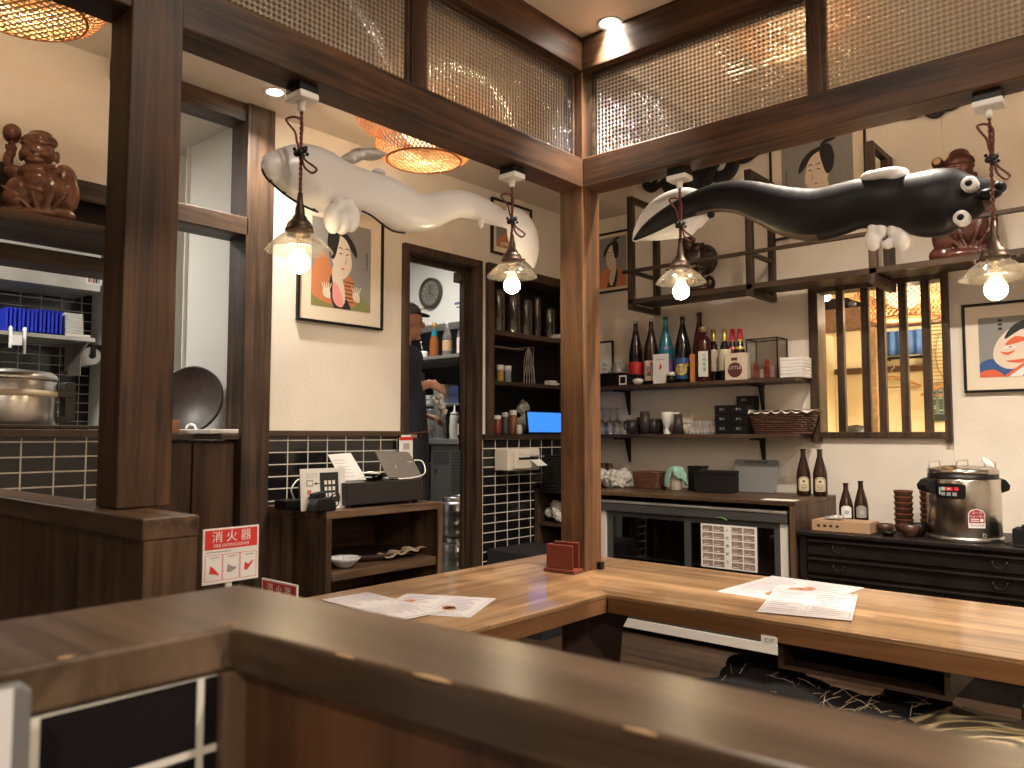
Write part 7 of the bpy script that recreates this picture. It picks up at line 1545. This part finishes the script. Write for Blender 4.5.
# seated guest whose hair just shows over the sill
g = ony(858, 447, 5.25); O = Vector((g.x, g.y, 0)); gz = ony(858, 427, 5.25).z-.11; Fd = Vector((.3, 1, 0)).normalized(); Sd = Vector((-Fd.y, Fd.x, 0)); RF = Matrix(((Fd.x, Sd.x, 0), (Fd.y, Sd.y, 0), (0, 0, 1)))
t = T('person', 'seated guest with dark hair just showing above the sill of the barred window', 'person', (O.x, O.y, 0)); b = MB(); st = gz-.72
b.ell(J(0, 0, gz), (.098, .077, .105), R=RF); b.ell(J(.03, 0, gz-.06), (.062, .058, .062), R=RF); b.ell(J(.105, 0, gz-.02), (.018, .014, .022), R=RF); sym(lambda s: b.ell(J(-.008, s*.078, gz-.015), (.02, .012, .034), R=RF)); b.ell(J(.088, 0, gz-.065), (.016, .024, .009), R=RF)
caps(b, J(-.02, 0, gz-.08), J(-.03, 0, gz-.2), .052, .058); caps(b, J(-.03, -.12, gz-.24), J(-.03, .12, gz-.24), .07, .07); caps(b, J(-.03, 0, gz-.28), J(-.03, 0, st+.1), .12, .12)
for s in (1, -1): caps(b, J(-.03, s*.18, gz-.25), J(.02, s*.2, gz-.52), .052, .042); caps(b, J(.02, s*.2, gz-.52), J(.25, s*.1, gz-.56), .042, .028); handm(b, J(.25, s*.1, gz-.56), Fd, Vector((0, 0, 1)), Sd*(-s)); caps(b, J(0, s*.09, st+.08), J(.42, s*.1, st+.06), .085, .06); caps(b, J(.42, s*.1, st+.06), J(.4, s*.1, .08), .055, .04); caps(b, J(.4, s*.1, .04), J(.53, s*.1, .035), .035, .03)
t.part('body', b, SKIN, mods=REM(.008, 3)); t.part('hair', MB().lathe([(.0001, .125), (.06, .115), (.1, .08), (.118, .02), (.115, -.06), (.10, -.10), (.08, -.1), (.09, 0), (.0001, .03)], J(-.012, 0, gz), 28, R=RF, sy=.9), HAIR)
s_ = MB(); caps(s_, J(-.03, -.12, gz-.25), J(-.03, .12, gz-.25), .082, .082); caps(s_, J(-.03, 0, gz-.3), J(-.03, 0, st+.06), .135, .14)
for s in (1, -1): caps(s_, J(-.03, s*.18, gz-.25), J(.02, s*.2, gz-.52), .068, .056); caps(s_, J(.02, s*.2, gz-.52), J(.2, s*.125, gz-.55), .055, .045)
t.part('sweater', s_, flat('dark_sweater', (.03, .03, .035), .9), mods=REM(.01, 3))
t.part('trousers', (lambda q: [caps(q, J(0, s*.09, st+.08), J(.42, s*.1, st+.06), .095, .07) or caps(q, J(.42, s*.1, st+.06), J(.4, s*.1, .12), .068, .055) for s in (1, -1)] and q)(MB()), flat('dark_trousers', (.018, .022, .032), .9), mods=REM(.01, 3))
t = T('stool', 'low wooden stool under the seated guest', 'stool', (O.x, O.y, 0)); t.part('seat', MB().cyl((O.x-Fd.x*.02, O.y-Fd.y*.02, st-.05), .17, .03), YLW)
for i in range(4): t.part('leg', MB().tube([J(-.02+.11*math.cos(i*PI/2+.8), .11*math.sin(i*PI/2+.8), st-.05), J(-.02+.14*math.cos(i*PI/2+.8), .14*math.sin(i*PI/2+.8), 0)], .014, 8), YLW)
# ================================================================ LIGHTS, WORLD, CAMERA
def area(loc, size, power, col, rot=(0, 0, 0), spread=PI):
    l = bpy.data.lights.new('lamp', 'AREA'); l.energy = power; l.color = col; l.shape = 'DISK'; l.size = size; l.spread = spread
    o = bpy.data.objects.new('lamp', l); COL.link(o); o.location = loc; o.rotation_euler = rot; return o
WARM = (1, .89, .75); NEU = (1, .95, .86)
def downlight(x, y, z, power, label, col=WARM, group=None, tilt=(0, 0, 0), spread=2.4):
    t = T('downlight', label, 'ceiling light', (x, y, z), group)
    t.part('trim_ring', MB().lathe([(.036, .001), (.048, 0), (.050, -.004), (.046, -.006), (.036, -.002)], (x, y, z), 28, cap=False), WHITE)
    t.part('lamp_face', MB().lathe([(0.0001, -.0015), (.036, -.0015)], (x, y, z), 24, cap=False), emis('downlight_glow', (1, .93, .80), 40))
    area((x, y, z-.012), .07, power, col, tilt, spread)
downlight(-3.156, 1.963, ZC, 9, 'round downlight in the low ceiling above the wall post', spread=1.9)
p = onz(610, 23, 2.715); downlight(p.x, p.y, 2.715, 7, 'bright round downlight in the booth ceiling beside the beam corner', spread=1.3)
bamboo(-1.35, 3.55, 3.0, 'woven bamboo ceiling lamp of the high ceiling, behind the moulded glass', None)  # lamp added behind the panes to brighten the moulded glass
bamboo(.6, 3.6, 3.0, 'woven bamboo ceiling lamp of the high ceiling, far right', None)  # second added lamp, more light for the high zone
for i, x in enumerate((-2.2, -.9, .5)):
    downlight(x, 2.86, 3.25, 30, ['round downlight of the high ceiling, nearest the corner post', 'round downlight of the high ceiling, over the black inflatable', 'round downlight of the high ceiling, at the far right end'][i])
for i, (x, y) in enumerate(((.9, 1.0), (-.75, 1.2), (1.2, -1.0))):  # unseen downlights added as soft fill towards the back wall
    downlight(x, y, 2.715, (26, 5, 26)[i], ['downlight over the booth seats on the right, beyond the frame', 'downlight over the left table arm, above the frame', 'downlight over the next booth, farthest from the corner post'][i], spread=3.0)
def tubelight(name, label, x0, x1, y0, y1, z, power, col):
    t = T(name, label, 'ceiling light', ((x0+x1)/2, (y0+y1)/2, z))
    t.part('housing', MB().box(x0, x1, y0, y1, z-.03, z), WHITE, .004)
    t.part('diffuser', MB().box(x0+.01, x1-.01, y0+.01, y1-.01, z-.05, z-.03), emis('tube_glow', (1, .96, .88), 5), .004)
    area(((x0+x1)/2, (y0+y1)/2, z-.06), .5, power, col)
tubelight('ceiling_tube_light', 'strip light on the kitchen ceiling above the rice pot', -4.5, -4.38,   .3, 1.3, ZC, 18, NEU)
tubelight('ceiling_tube_light', 'strip light on the ceiling above the cook behind the doorway', -4.4, -4.28, 3.0, 4.0, ZC, 12, NEU)
tubelight('ceiling_tube_light', 'strip light on the ceiling of the side room beyond the bars', -.6, .4, 5.2, 5.32, 2.75, 75, (1, .86, .62))
w = bpy.data.worlds.new('w'); bpy.context.scene.world = w; w.use_nodes = True
w.node_tree.nodes['Background'].inputs[0].default_value = (1, .85, .68, 1); w.node_tree.nodes['Background'].inputs[1].default_value = .03
cam = bpy.data.cameras.new('camera'); co = bpy.data.objects.new('camera', cam); COL.link(co)
cam.sensor_width = 36; cam.lens = 36*F/1024; cam.clip_start = .02
co.location = (0, 0, EYE); co.rotation_euler = (PI/2+CP, 0, CA)
cam.dof.use_dof = True; cam.dof.focus_distance = 3.8; cam.dof.aperture_fstop = 7
bpy.context.scene.camera = co
sc = bpy.context.scene
sc.view_settings.view_transform = 'Standard'; sc.view_settings.look = 'None'; sc.view_settings.gamma = 1; sc.view_settings.use_curve_mapping = False
sc.view_settings.exposure = 0.8
